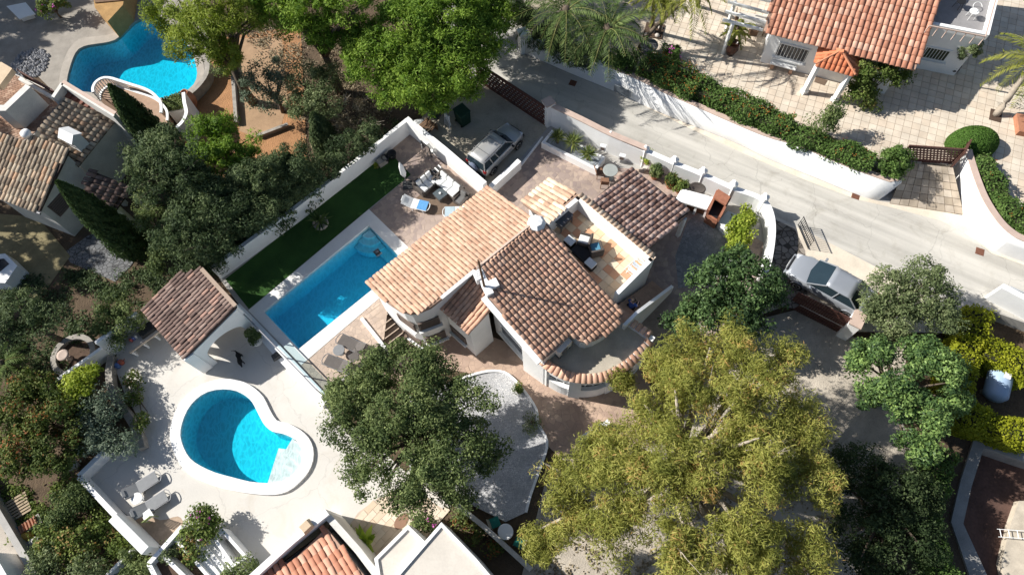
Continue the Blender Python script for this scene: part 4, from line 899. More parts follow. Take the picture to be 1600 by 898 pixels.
# wall with wide openings under it: sill wall, piers, lintel
arcw = inset(fr + back, .22)[:len(fr)] if True else fr
aw = sum(fr[i][0] * fr[i - 1][1] - fr[i - 1][0] * fr[i][1] for i in range(len(fr)))
q = [(x, y) for x, y in fr]; ctr = Vector((sum(p[0] for p in q) / len(q), sum(p[1] for p in q) / len(q) + 1.0)); wl = [tuple(Vector(p) + (ctr - Vector(p)).normalized() * .2) for p in q]
b = MB(); b.wall(wl, .22, -.1, 1.25); b.build('sill_wall', WHITE, villa)
b = MB(); b.wall(wl, .22, 2.25, FZ - .3); b.build('lintel', WHITE, villa)
tot = len(wl) - 1
for f0 in (0, 8, 17, tot - 4):
    i0 = f0; i1 = min(tot, f0 + (3 if f0 else 2)); b = MB(); b.wall(wl[i0:i1 + 1], .34, -.1, FZ - .32); b.build('pier', WHITE, villa)
b = MB(); b.wall([tuple(Vector(p) + (ctr - Vector(p)).normalized() * .16) for p in wl], .03, 1.2, 2.3); b.build('window_glass', DARKG, villa)
inner = [tuple(Vector(p) + (ctr - Vector(p)).normalized() * .12) for p in wl]
for k in (4, 6, 12, 14, 16):
    b = MB(); b.tube([(inner[k][0], inner[k][1], 1.25), (inner[k][0], inner[k][1], 2.25)], .03, 4); b.build('mullion', WHITE2, villa)
b = MB(); p0 = Vector(wl[0]); b.wall([tuple(p0), tuple(Vector(P2([(820, 545)], 2.9)[0]))], .4, -.1, 3.4); b.build('wing_wall', WHITE, villa)
VR.finish(300)

# chimney with white cowl on the upper corner
c = P(840, 352, 5.0); ch = thing('chimney', 'white chimney with dark stone shaft at the corner of the main roof', 'chimney', Vector((c.x, c.y, 4.2)))
an = frame_px((838, 345), (890, 400), 5)[1]
b = MB(); b.box((c.x + .35, c.y - .38, 4.55), (.95, .55, 1.1), an); b.build('shaft', mat('chimney_stone', (.12, .10, .09), .9), ch)
b = MB(); b.lathe([(.40, 0), (.46, .18), (.46, .5), (.3, .68), (.05, .74)], (c.x - .05, c.y, 4.75), 8); b.build('cowl', WHITE, ch)
# white stepped block with aerial mast at the head of the annex roof
c = P(757, 442, 5.1); bl = thing('mast_block', 'stepped white masonry block carrying the aerial mast on the roof', 'masonry block', Vector((c.x, c.y, 4.6)))
a1 = frame_px((742, 422), (760, 458), 5)[1]
b = MB(); b.box((c.x, c.y, 5.0), (1.4, .34, .55), a1); b.build('wall', WHITE, bl)
q = P(770, 444, 5.2); b = MB(); b.box((q.x, q.y, 5.05), (.42, .5, .5), a1); b.build('step', WHITE, bl)
q = P(748, 432, 5.2); b = MB(); b.box((q.x, q.y, 5.1), (.4, .4, .5), a1); b.build('step', WHITE, bl)
f = P(757, 448, 5.2); t = P(751, 380, 7.4); f.z = 5.2; m_ = thing('aerial_mast', 'thin leaning television aerial mast on the villa roof', 'antenna', f)
b = MB(); b.tube([f, f + Vector((-.06, .05, 2.7))], [.06, .05], 7); b.build('pole', WOOD, m_)
for k in range(6):
    q = f + Vector((-.05, .04, 1.3 + k * .22)); b = MB(); b.tube([q - Vector((.22 - k * .02, .1, 0)), q + Vector((.22 - k * .02, .1, 0))], .012, 4); b.build('element', GREYM, m_)
# air conditioner on the main eave
q, rz = frame_px((872, 548), (892, 528), 3.95); ac = thing('air_conditioner', 'white air conditioner box at the main roof eave above the flat roof', 'air conditioner', q, rz, world=False)
b = MB(); b.box((.36, 0, -.2), (.85, .32, .6)); b.build('case', WHITE2, ac, bevel=.02)
b = MB(); b.lathe([(.02, 0), (.21, 0), (.22, .02)], (0, 0, 0), 14); fo = b.build('fan_grille', GREYM, ac); fo.rotation_euler = (math.pi / 2, 0, 0); fo.location = (.28, -.165, -.2)
b = MB()
for s_ in (0, .7): b.box((s_, 0, -.65), (.06, .3, .3))
b.build('bracket', GREYM, ac)
# ------------------------------------------------------------------ garden walls, gates, railings
def bwall(name, label, px, z0, hts, th=.25, zpx=None, m=WHITE, cat='wall', smooth=0, side=0, base_px=True, cap=None):
    """wall along photo pixels given at its base (height z0) or, with zpx, at height zpx; hts: top heights"""
    pts = smooth_path(px, smooth) if smooth else px; path = P2(pts, z0 if zpx is None else zpx)
    h = hts if hasattr(hts, '__len__') else [hts] * len(px)
    if smooth: h = list(np.interp(np.linspace(0, len(px) - 1, len(pts)), range(len(px)), h))
    b = MB(); b.wall(path, th, z0 - .25, h, side=side); o = tag(b.build(name, m), label, cat)
    if cap: c = MB(); c.wall(path, th + .06, [q - .01 for q in h], [q + .05 for q in h], side=0); c.build('coping', cap, o)
    return o, path
bwall('garden_wall', 'long white wall between the dark trees and the artificial lawn', [(344, 434), (470, 342), (560, 272), (642, 206)], ZP, 2.0, .22)
bwall('garden_wall', 'white wall between the lounge corner and the driveway', [(641, 206), (700, 254), (760, 306)], ZP, 2.1, .30)
bwall('driveway_wall', 'low white wall stub beside the pale parked off-roader', [(768, 302), (812, 262)], ZP, 1.55, .28)
b_, _ = bwall('driveway_kerb', 'thin pale kerb between driveway and mauve patio', [(812, 262), (848, 216)], ZP, ZP + .14, .10, cat='kerb')
# street wall of the villa with posts
SW = [(858, 192), (905, 214), (950, 236), (1005, 258), (1050, 276), (1092, 292), (1138, 312), (1172, 324), (1188, 336), (1196, 358), (1197, 385), (1192, 420), (1186, 440)]
sw_o, swp = bwall('street_wall', 'long white villa wall along the street, curving round at the parking', SW, ZP, [2.5, 2.45, 2.4, 2.2, 2.1, 2.05, 2.0, 2.0, 2.0, 2.0, 1.95, 1.9, 1.9], .30, smooth=3)
# pinkish coping tiles lie on its first stretch
cb = MB(); cb.wall(swp[:10], .34, [2.50 - .012 * i for i in range(10)], [2.56 - .012 * i for i in range(10)]); cb.build('coping', mat('pink_coping', (.55, .42, .35), .9), sw_o)
for px in ((950, 234), (1003, 256), (1047, 273), (1090, 290), (1136, 310), (1183, 330)):
    q = P(px[0], px[1], ZP); b = MB(); b.box((q.x, q.y, 1.5), (.34, .34, 1.7), .4); b.lathe([(.24, 0), (.06, .16)], (q.x, q.y, 2.35), 4); b.build('post', WHITE, sw_o)
gp = P(861, 194, ZP); b = MB(); b.box((gp.x - .15, gp.y + .1, 1.7), (.55, .55, 2.0), .45); gpo = tag(b.build('gate_post', WHITE), 'square white gate post at the end of the brown driveway gate', 'gate post')
b = MB(); b.box((gp.x - .15, gp.y + .1, 2.73), (.62, .62, .07), .45); b.build('cap', mat('pink_coping', (0, 0, 0)), gpo)
# decorative boxes hung on the inner face of the street wall
for px, lb in (((943, 228), 'small square niche lamp on the street wall nearer the gate post'), ((973, 243), 'small square niche lamp on the street wall nearer the tiled canopy')):
    q = P(px[0], px[1], 1.9); t = thing('wall_lamp', lb, 'lamp', q, -.42, 'square wall lamps', world=False); b = MB(); b.box((0, -.1, 0), (.34, .22, .34)); b.build('case', WHITE2, t)
    b = MB(); b.box((0, -.225, 0), (.22, .02, .22)); b.build('pane', mat('lamp_pane', (.18, .13, .11), .4), t)
# perforated brown sliding gate: rows of brick-like openings between bars
def lattice_gate(name, label, a, b_, z0, h, rows, cols, m, zpx, thick=.05):
    A, B = P(*a, zpx), P(*b_, zpx); A.z = B.z = z0; d = B - A; L = d.length; rz = math.atan2(d.y, d.x); t = thing(name, label, 'gate', A, rz, world=False)
    for zz, hh in ((.05, .1), (h - .05, .1)):
        m1 = MB(); m1.box((L / 2, 0, zz), (L, thick * 1.3, hh)); m1.build('frame', m, t)
    for xx in (.04, L - .04):
        m1 = MB(); m1.box((xx, 0, h / 2), (.08, thick * 1.3, h - .2)); m1.build('frame', m, t)
    bm_ = None
    for r in range(1, rows):
        m1 = MB(); m1.box((L / 2, 0, h * r / rows), (L - .16, thick * .8, h / rows * .42)); m1.build('rail', m, t)
    mesh = MB().box((0, 0, 0), (L / cols * .42, thick * .6, h / rows * .58)).build('gate_bar', m, mesh_only=True, off=(0, 0, 0))
    for r in range(rows):
        for c in range(cols):
            x = L * (c + .5 + (.5 if r % 2 else 0)) / cols
            if .1 < x < L - .1: kid('bar', mesh, t, (x, 0, h * (r + .5) / rows))
    return t
lattice_gate('driveway_gate', 'brown perforated sliding gate closing the driveway from the street', (746, 126), (855, 198), ZP, 1.75, 8, 22, BROWNM, ZP)
lattice_gate('entrance_gate', 'brown lattice gate at the top of the tiled ramp', (1402, 250), (1486, 256), ZT - .05, 1.35, 7, 16, BROWNM, ZT - .05)
lattice_gate('entrance_gate_leaf', 'short lattice leaf of the ramp gate against the bright curved wall', (1486, 262), (1497, 240), ZT - .05, 1.3, 7, 6, BROWNM, ZT - .05)
# white retaining wall across the street, curled at the ramp
def battered(name, label, base, top, zt, coping_w, m_cope, k0=0):
    """retaining wall leaning back: base line at street level, top line at zt, both in photo pixels"""
    n = 34; res = lambda p: [tuple(Vector(a).lerp(Vector(c), f)) for a, c, f in ((p[min(int(u), len(p) - 2)], p[min(int(u), len(p) - 2) + 1], u - min(int(u), len(p) - 2)) for u in np.linspace(0, len(p) - 1, n))]
    def even(p):
        L = [0]; 
        for i in range(len(p) - 1): L.append(L[-1] + math.dist(p[i], p[i + 1]))
        return [(float(np.interp(s, L, [q[0] for q in p])), float(np.interp(s, L, [q[1] for q in p]))) for s in np.linspace(0, L[-1], n)]
    zt = list(np.interp(np.linspace(0, len(zt) - 1, n), range(len(zt)), zt)); T = [P(x, y, z) for (x, y), z in zip(even(smooth_path(top, 4)), zt)]
    dense = [P(x, y, ZP - .05) for x, y in smooth_path(base, 14)]; last = 0; B = []
    for q in T:
        last = min(range(last, len(dense)), key=lambda i: (dense[i].x - q.x) ** 2 + (dense[i].y - q.y) ** 2); B.append(dense[last].copy())
    B[0], B[-1] = dense[0], dense[-1]
    bk = []
    for i in range(n):
        d = (T[min(i + 1, n - 1)] - T[max(i - 1, 0)]); d.z = 0; d.normalize(); nn = Vector((-d.y, d.x, 0)); bk.append(T[i] + nn * .3)
    b = MB(); v = B + T + bk + [Vector((q.x, q.y, ZP - .05)) for q in bk]
    f = []
    for i in range(n - 1): f += [(i, i + 1, n + i + 1, n + i), (n + i, n + i + 1, 2 * n + i + 1, 2 * n + i), (2 * n + i, 2 * n + i + 1, 3 * n + i + 1, 3 * n + i)]
    f += [(0, n, 2 * n, 3 * n), (n - 1, 4 * n - 1, 3 * n - 1, 2 * n - 1)]; b.add(v, f); o = tag(b.build(name, WHITE, smooth=False), label, 'wall'); [setattr(o.data.polygons[i], 'use_smooth', True) for i in range(0, 3 * (n - 1), 3)]
    c = MB(); c.wall([(q.x, q.y) for q in T[k0:]], coping_w, zt[k0:], [z + .05 for z in zt[k0:]], side=1); c.build('coping', m_cope, o); return o
PINKC = mat('pink_coping', (.55, .42, .35), .9)
nw_o = battered('retaining_wall', 'tall white retaining wall along the far side of the street', [(817, 84), (860, 102), (887, 114), (960, 144), (1020, 172), (1075, 194), (1150, 224), (1200, 249), (1275, 279), (1335, 304), (1362, 313), (1382, 312), (1396, 303), (1408, 290)], [(817, 59), (860, 71), (900, 87), (940, 102), (990, 122), (1040, 147), (1075, 162), (1150, 195), (1199, 215), (1250, 230), (1320, 260), (1372, 279), (1392, 285), (1409, 282)], [2.1, 2.2, 2.3, 2.4, 2.45, 2.4, 2.35, 2.3, 2.3], .30, PINKC, 7)
q = P(818, 82, ZP); b = MB(); b.box((q.x, q.y + .1, 1.5), (.5, .5, 1.8), .3); b.box((q.x, q.y + .1, 2.43), (.6, .6, .07), .3); b.build('post', WHITE, nw_o)
q, rz = frame_px((960, 139), (990, 152), 1.35); b = MB(); b.box((q.x + .45, q.y - .22, 1.35), (1.1, .06, .55), rz); b.build('meter_box', mat('grey_box', (.14, .16, .18), .5), nw_o)
battered('curved_wall', 'white curved wall with pink coping rising beside the tiled ramp', [(1488, 274), (1491, 288), (1506, 327), (1532, 371), (1562, 388), (1600, 401), (1700, 432)], [(1508, 234), (1512, 250), (1523, 284), (1536, 314), (1557, 346), (1578, 366), (1605, 380), (1700, 415)], [3.0, 2.95, 2.85, 2.75, 2.7, 2.65], .34, PINKC)
# low white wall and panel at the right edge, the beige verge
bwall('boundary_wall', 'white boundary wall at the right edge beyond the olive tree', [(1537, 466), (1600, 500), (1680, 540)], ZP - .2, 2.2, .30)
b, _ = bwall('slatted_panel', 'pale grey metal panel leaning behind the right boundary wall', [(1556, 462), (1612, 488), (1680, 520)], ZP, 2.0, .06, cat='panel', m=mat('pale_panel', (.45, .47, .48), .5))
# parking fence of brown boards below the parked car, with white end post
A, B = P(1229, 478, 0), P(1308, 518, 0); d = (B - A); L = d.length; fe = thing('board_fence', 'dark brown board fence below the parked silver saloon', 'fence', Vector((A.x, A.y, 0)), math.atan2(d.y, d.x), world=False)
bdm = MB().box((0, 0, 0), (L / 22 - .015, .04, 1.85)).build('fence_board', BROWNM, mesh_only=True, off=(0, 0, 0))
for k in range(22): kid('board', bdm, fe, (L * (k + .5) / 22, 0, .93))
for z in (.3, 1.35):
    m1 = MB(); m1.box((L / 2, -.04, z), (L, .05, .09)); m1.build('rail', BROWNM, fe)
q = P(1318, 518, 0); b = MB(); b.box((q.x, q.y, .8), (.55, .85, 1.9), math.atan2(d.y, d.x)); po = tag(b.build('fence_post', WHITE), 'thick white masonry post ending the brown board fence', 'post'); b = MB(); b.box((q.x, q.y, 1.79), (.62, .92, .08), math.atan2(d.y, d.x)); b.build('cap', mat('pink_coping', (0, 0, 0)), po)
# black iron gate standing open at the parking corner
A, B = P(1246, 352, ZP + .0), P(1262, 390, ZP); d = B - A; L = d.length; ig = thing('iron_gate', 'black iron bar gate standing open in front of the silver saloon', 'gate', Vector((A.x, A.y, ZP)), math.atan2(d.y, d.x), world=False)
for z in (.1, .5, .95):
    m1 = MB(); m1.box((L / 2, 0, z), (L, .03, .035)); m1.build('rail', BLACK, ig)
bm_ = MB().box((0, 0, 0), (.022, .022, .95)).build('gate_bar', BLACK, mesh_only=True, off=(0, 0, 0))
for k in range(13): kid('bar', bm_, ig, (L * (k + .2) / 12.6, 0, .52))

# edge wall between villa pool and the lower deck: white wall, glass panels, posts, handrail
EW = [(372, 478), (388, 494), (505, 618)]
ew, ewp = bwall('pool_edge_wall', 'white retaining wall between the rectangular pool and the lower deck', EW, ZL, ZP + .12, .30, zpx=ZP)
A, B = P(374, 482, ZP), P(503, 616, ZP); d = (B - A); d.z = 0; L = d.length; d.normalize(); rz = math.atan2(d.y, d.x)
gl = thing('glass_balustrade', 'glass balustrade with thin posts on the pool edge wall', 'balustrade', Vector((A.x, A.y, ZP + .12)), rz, world=False)
nP = 5
for k in range(nP + 1):
    m1 = MB(); m1.box((L * k / nP, 0, .45), (.05, .05, .9)); m1.build('post', GREYM, gl)
    if k < nP: m1 = MB(); m1.box((L * (k + .5) / nP, 0, .44), (L / nP - .08, .012, .72)); m1.build('pane', glass_mat('railing_glass'), gl)
m1 = MB(); m1.box((L / 2, 0, .92), (L + .06, .06, .04)); m1.build('handrail', GREYM, gl)
b = MB(); q0 = P(432, 545, 0); b.wall(P2([(398, 508), (440, 556), (512, 632)], 0), .5, -.1, .32); tag(b.build('deck_bench', WHITE), 'low white masonry bench at the foot of the pool edge wall', 'bench')
# steps down beside the round bay, with white side kerb
s0, s1 = P(598, 474, ZP), P(645, 534, 0.2); dv = (s1 - s0); dv.z = 0; dv.normalize(); lt = Vector((-dv.y, dv.x, 0)); lt = lt if lt.x < 0 else -lt
stt = thing('garden_steps', 'dark tiled steps going down beside the round bay', 'steps', Vector((s0.x, s0.y, 0)))
stm = mat('step_tile', (.20, .145, .11), .85, .3, 3, 25, .2); nos = mat('step_nosing', (.46, .36, .28), .85)
for k in range(8):
    z = ZP - .02 - (k + 1) * .095; a = s0 + dv * (k * .30); q = [a - lt * .15, a + dv * .31 - lt * .15, a + dv * .31 + lt * 1.25, a + lt * 1.25]
    b = MB(); b.prism([(p.x, p.y) for p in q], -.1, z); so_ = b.build('step', stm, stt)
    e = a + dv * .29; b = MB(); b.box(e + lt * .62 + Vector((0, 0, z + .008)), (.05, .9, .02), math.atan2(dv.y, dv.x)); b.build('nosing', nos, so_)
b = MB(); a = s0 + lt * 1.35; e = a + dv * 2.2; b.wall([(a.x, a.y), (e.x, e.y)], .18, -.1, ZP + .12); b.build('side_kerb', WHITE, stt)

# walls of the round-pool property
bwall('deck_wall', 'white parapet at the left corner of the pale pool deck, running up to the shrubs', [(190, 694), (137, 747)], ZL, .75, .24)
bwall('deck_wall_front', 'white parapet along the lower left edge of the pale pool deck', [(137, 748), (200, 814)], ZL, .75, .24)
bwall('deck_wall_thick', 'thick white parapet stretch beside the potted chair stain', [(200, 812), (250, 862)], ZL, 1.35, .42)
bwall('kitchen_wall', 'white wall behind the outdoor kitchen beside the pavilion', [(178, 552), (240, 506)], ZL, 1.7, .20)
bwall('hedge_wall', 'narrow white wall stepping down towards the yellow shrub', [(110, 602), (178, 553)], ZL, 1.1, .18)
bwall('rubble_wall', 'curved rubble stone edging beside the olive shrub on the deck', smooth_path([(180, 560), (177, 590), (185, 625), (205, 650), (222, 680), (228, 702)], 3), ZL, .45, .35, m=STONE, cat='wall')
bwall('lane_wall', 'low grey wall between the lane and the weedy plot', [(-20, 745), (8, 795), (62, 885), (75, 920)], ZL, .7, .3, m=CONC)
bwall('lane_wall_white', 'white wall end at the lower left corner', [(22, 868), (50, 915)], ZL, 1.5, .25)
bwall('plot_kerb', 'short weathered white kerb among the low shrubs', [(170, 905), (215, 860)], ZL, .5, .16)
bwall('garden_boundary', 'weathered white wall from the big tree down past the garden chairs', [(640, 742), (706, 782), (760, 826), (830, 890)], ZL, 1.0, .22, m=mat('weathered_white', (.55, .52, .47), .9, .4, 1.5, 14, .4))
bwall('low_terrace_wall', 'low broken white wall under the yellow-green tree', [(905, 690), (950, 662)], ZL, .6, .25)
bwall('soil_edging', 'straight stone edging across the red soil', [(363, 82), (368, 140), (372, 196)], ZL, .35, .22, m=STONE)
bwall('soil_edging_short', 'short stone edging under the pointed conifer', [(405, 216), (452, 198)], ZL, .3, .2, m=STONE)
bwall('curved_stone_wall', 'curved grey stone wall beside the clay jar', smooth_path([(332, 108), (330, 128), (318, 146), (302, 160), (288, 168)], 3), ZL, .75, .3, m=STONE)
# stone circle
rc = thing('stone_ring', 'round stone garden ring in the shade', 'stone ring', P(119, 555, 0)); b = MB(); n = 20
cc = P(119, 557, 0); ring = [(cc.x + 1.05 * math.cos(2 * math.pi * k / n), cc.y + 1.05 * math.sin(2 * math.pi * k / n)) for k in range(n)]
b.wall(ring, .28, -.05, .3, closed=True); b.build('rim', STONE, rc)
b = MB(); b.prism(inset(ring, .1), -.03, .05); b.build('bed', SOIL, rc)
q = P(109, 560, .05); b = MB(); b.lathe([(.18, 0), (.08, .1), (.07, .4), (.30, .55), (.32, .62), (.2, .6)], (0, 0, 0), 14); bb = tag(b.build('bird_bath', mat('pale_clay', (.50, .40, .34), .9), smooth=True), 'pale stone bird bath inside the stone ring', 'bird bath'); bb.location = q
# ------------------------------------------------------------------ pavilion by the lower deck
def arch_wall(A, B, z0, zt, openings, th, n=40):
    """upright wall from A to B with arched openings (start, end, spring, rise) along its length"""
    d = Vector((B[0] - A[0], B[1] - A[1], 0)); L = d.length; d.normalize(); nn = Vector((-d.y, d.x, 0)) * th / 2; b = MB()
    xs = sorted(set([i * L / n for i in range(n + 1)] + [q for o in openings for q in (o[0], o[1])]))
    def low(x):
        for s, e, sp, ri in openings:
            if s <= x <= e: u = (x - s) / (e - s) * 2 - 1; return z0 + sp + ri * math.sqrt(max(0, 1 - u * u))
        return z0
    A3 = Vector((A[0], A[1], 0))
    for x0, x1 in zip(xs[:-1], xs[1:]):
        xm = (x0 + x1) / 2; op = any(s <= xm <= e for s, e, *_ in openings)
        l0, l1 = (low(x0), low(x1)) if op else (z0, z0)
        p0, p1 = A3 + d * x0, A3 + d * x1; u = Vector((0, 0, 1))
        v = [p0 - nn + u * l0, p1 - nn + u * l1, p1 - nn + u * zt, p0 - nn + u * zt, p0 + nn + u * l0, p1 + nn + u * l1, p1 + nn + u * zt, p0 + nn + u * zt]
        b.add(v, [(0, 1, 2, 3), (5, 4, 7, 6), (3, 2, 6, 7), (1, 0, 4, 5)])
    for s, e, sp, ri in openings:
        for x, sg in ((s, 1), (e, -1)):
            p = A3 + d * x; f = (0, 1, 2, 3) if sg < 0 else (3, 2, 1, 0); b.add([p - nn + Vector((0, 0, z0)), p + nn + Vector((0, 0, z0)), p + nn + Vector((0, 0, z0 + sp)), p - nn + Vector((0, 0, z0 + sp))], [f])
    for x, f in ((0, (3, 2, 1, 0)), (L, (0, 1, 2, 3))):
        p = A3 + d * x; b.add([p - nn + Vector((0, 0, z0)), p + nn + Vector((0, 0, z0)), p + nn + Vector((0, 0, zt)), p - nn + Vector((0, 0, zt))], [f])
    return b
pv = thing('pavilion', 'open white pavilion with brown tiled roof between the kitchen counter and the pool wall', 'pavilion', P(300, 520, 0)); PR = Roofs(pv)
rP = PR.plane('roof', (223.5, 481, 2.35), (289.5, 558, 2.35), (368.5, 479, 3.0), [(223.5, 481), (280, 426), (316, 421), (369, 479), (289.5, 558)], T_PAV, PAN_D, tag_='pavilion', rng=random.Random(7), pitch=.215, course=.40)
PR.finish(300)
top = rP['pts']; zf = rP['z']
cS, cE, cN, cW = [on_plane(x, y, rP['A'], rP['n']) for x, y in ((291, 552), (365, 479), (314, 426), (231, 482))]
for A, B, op in ((cS, cE, [(.55, 2.75, 1.15, .75)]), (cE, cN, []), (cW, cS, [(.35, 1.6, 1.2, .6), (1.9, 3.0, 1.2, .6)])):
    zt = min(zf(A.x, A.y), zf(B.x, B.y)) - .16; b = arch_wall((A.x, A.y), (B.x, B.y), -.05, zt, op, .30); b.build('wall', WHITE, pv)
    dd = abs(zf(A.x, A.y) - zf(B.x, B.y))
    if dd > .1:
        hi, lo_ = (A, B) if A.z > B.z else (B, A); e = (hi - lo_); e.z = 0; n_ = Vector((-e.y, e.x, 0)).normalized() * .15; b = MB()
        v = [Vector((p.x, p.y, z)) + s * n_ for s in (-1, 1) for p, z in ((lo_, zt - .002), (hi, zt - .002), (hi, zf(hi.x, hi.y) - .15))]; b.add(v, [(0, 1, 2), (5, 4, 3), (1, 4, 5, 2), (2, 5, 3, 0)]); b.build('gable', WHITE, pv)
b = MB(); b.box(cS + Vector((-.05, .05, -1.2)), (.55, .55, 2.2), .6); b.build('pier', WHITE, pv)
# ridge mortar
q0, q1 = [on_plane(x, y, rP['A'], rP['n']) for x, y in ((316, 421), (369, 479))]; strip([q0 + Vector((0, 0, .03)), q1 + Vector((0, 0, .03))], .2, .10, mat('old_mortar', (.42, .32, .25), .95), 'ridge_mortar', pv)

# outdoor kitchen counter with sink, hob cover and open shelves
q, rz = frame_px((200, 548), (256, 508), .9); kt = thing('outdoor_kitchen', 'outdoor kitchen counter with black grill cover and open cubbies by the pavilion', 'counter', Vector((q.x, q.y, 0)), rz, world=False); L = (P(256, 508, .9) - q).length
CT = mat('pale_worktop', (.42, .38, .34), .7, .2, 3, 30, .1)
b = MB(); b.box((L / 2, .30, .87), (L, .75, .06)); b.build('worktop', CT, kt)
b = MB(); b.box((L / 2, .62, .43), (L, .08, .82)); b.build('back_panel', WHITE, kt)
for k in range(4): b = MB(); b.box((.05 + (L - .1) * k / 3, .28, .42), (.09, .62, .82)); b.build('divider', WHITE, kt)
b = MB(); b.box((L / 2, -.12, .82), (L, .06, .12)); b.build('front_rail', mat('cubby_frame', (.55, .46, .36), .8), kt)
b = MB(); b.box((L * .62, .32, 1.02), (.85, .62, .24), taper=.9); b.build('grill_cover', BLACK, kt, bevel=.03)
b = MB(); b.box((L * .9, .02, .93), (.34, .22, .05)); b.build('tray', mat('yellow_tray', (.62, .36, .06), .6), kt)
for k, c_ in enumerate(((.35, .08, .07), (.1, .12, .3), (.5, .5, .48))): b = MB(); b.lathe([(.07, 0), (.085, .12), (.05, .2), (.05, .26)], (L * (.2 + .07 * k), .35, .9), 8); b.build('bottle', mat('bottle_%d' % k, c_, .4), kt)

# ------------------------------------------------------------------ house at the left edge
LH = thing('old_house', 'weathered white house with old clay roofs and a brick roof terrace at the left edge', 'house', P(70, 300, 0)); LR = Roofs(LH)
r1 = LR.plane('roof', (-10, 303, 3.1), (61, 330, 3.1), (106, 237, 4.3), [(-25, 297), (61, 330), (106, 237), (51.5, 211), (31, 224), (-25, 200)], T_OLD, PAN_D, tag_='house_low', rng=random.Random(21), pitch=.27, course=.42)
r2 = LR.plane('roof', (181, 186, 3.2), (121, 260, 3.2), (101, 152, 3.8), [(101, 153), (181, 186), (121, 260), (62, 208)], T_OLD, PAN_D, tag_='house_mid', rng=random.Random(22), pitch=.28, course=.40)
r3 = LR.plane('roof', (147, 268, 3.0), (128, 300, 3.0), (205, 292, 2.5), [(147, 268), (206, 292), (181, 328), (128, 301)], T_PAV, PAN_D, tag_='house_porch', rng=random.Random(23), pitch=.27, course=.42)
LR.finish(300)
OLDW = mat('old_white', (.68, .66, .61), .9, .22, 1.1, 14, .35)
w1, p1 = body('wall', r1, -.05, .12, m=OLDW, root=LH); w2, p2 = body('wall', r2, -.05, .12, m=OLDW, root=LH)
for px in ((150, 276), (131, 296), (200, 294), (180, 322)):
    q = on_plane(px[0], px[1], r3['A'], r3['n']); b = MB(); b.box((q.x, q.y, q.z / 2 - .1), (.25, .25, q.z - .1)); b.build('porch_post', OLDW, LH)
window(95, 318, 1.1, 1.0, p1, root=LH, shutter=True, sill=False)
# brick roof terrace
tz = 3.25; tp = P2([(-40, 138), (12, 110), (102, 152), (52, 211), (31, 223), (-40, 196)], tz); b = MB(); b.prism(tp, 0, tz - .02); b.build('terrace_body', OLDW, LH)
b = MB(); b.prism(inset(tp, .05), tz - .02, tz); bt = b.build('terrace_floor', mat('brick_joint', (.30, .22, .17), .95), LH)
o3 = P(40, 170, tz); tiled_floor(bt, inset(tp, .15), tz, .32, .16, frame_px((3, 190), (60, 170), tz)[1], (o3.x, o3.y), rnd_mat('old_bricks', [(0, (.30, .18, .12)), (.5, (.42, .26, .18)), (1, (.52, .36, .26))], dirt=.3), gap=.02, th=.02, name='brick', brick=True)
b = MB(); b.wall(P2([(30, 122), (82, 152)], tz + .3), .2, 0, tz + .3); b.build('parapet', OLDW, LH)
b = MB(); b.wall(P2([(82, 152), (97, 130)], tz + .9), .22, 0, tz + .9); b.build('parapet', OLDW, LH)
b = MB(); b.wall(P2([(97, 130), (179, 180)], tz + .9), .22, 0, tz + .9); b.build('parapet', OLDW, LH)
b = MB(); b.wall(P2([(99, 128), (181, 178)], tz + .9), .2, tz + .9, tz + .96); b.build('coping', mat('pink_coping', (0, 0, 0)), LH)
for k in range(16):
    q = P(29 + 53 * k / 15, 117 + 31 * k / 15, tz + .3); b = MB(); b.box((q.x, q.y + .25, tz + .05), (.05, .05, .9)); b.build('baluster', BROWNM, LH)
a, c = P(29, 117, tz + .5), P(82, 148, tz + .5); b = MB(); b.box(((a.x + c.x) / 2, (a.y + c.y) / 2 + .25, tz + .52), ((c - a).length, .06, .06), math.atan2(c.y - a.y, c.x - a.x)); b.build('handrail', BROWNM, LH)
b = MB(); b.wall(P2([(-10, 165), (3, 165), (40, 130)], tz + 1.8), .4, 0, tz + 1.6); b.build('stair_tower', OLDW, LH)
b = MB(); b.prism(P2([(-40, 105), (3, 98), (20, 108), (0, 135), (-40, 135)], tz + 1.7), tz + 1.4, tz + 1.75); b.build('tower_roof', mat('cream_cap', (.62, .48, .33), .9), LH)
# stair strip along the parapet
a, c = P(108, 146, tz), P(172, 184, tz); d = (c - a); rz = math.atan2(d.y, d.x); L = d.length
for k in range(9):
    q = a.lerp(c, (k + .5) / 9); b = MB(); b.box((q.x - .1, q.y - .05, tz - .9 + .06 * (8 - k)), (L / 9 * .98, .85, 1.8 - .05 * k), rz); b.build('stair_step', mat('red_step', (.22, .10, .075), .85, .3), LH)
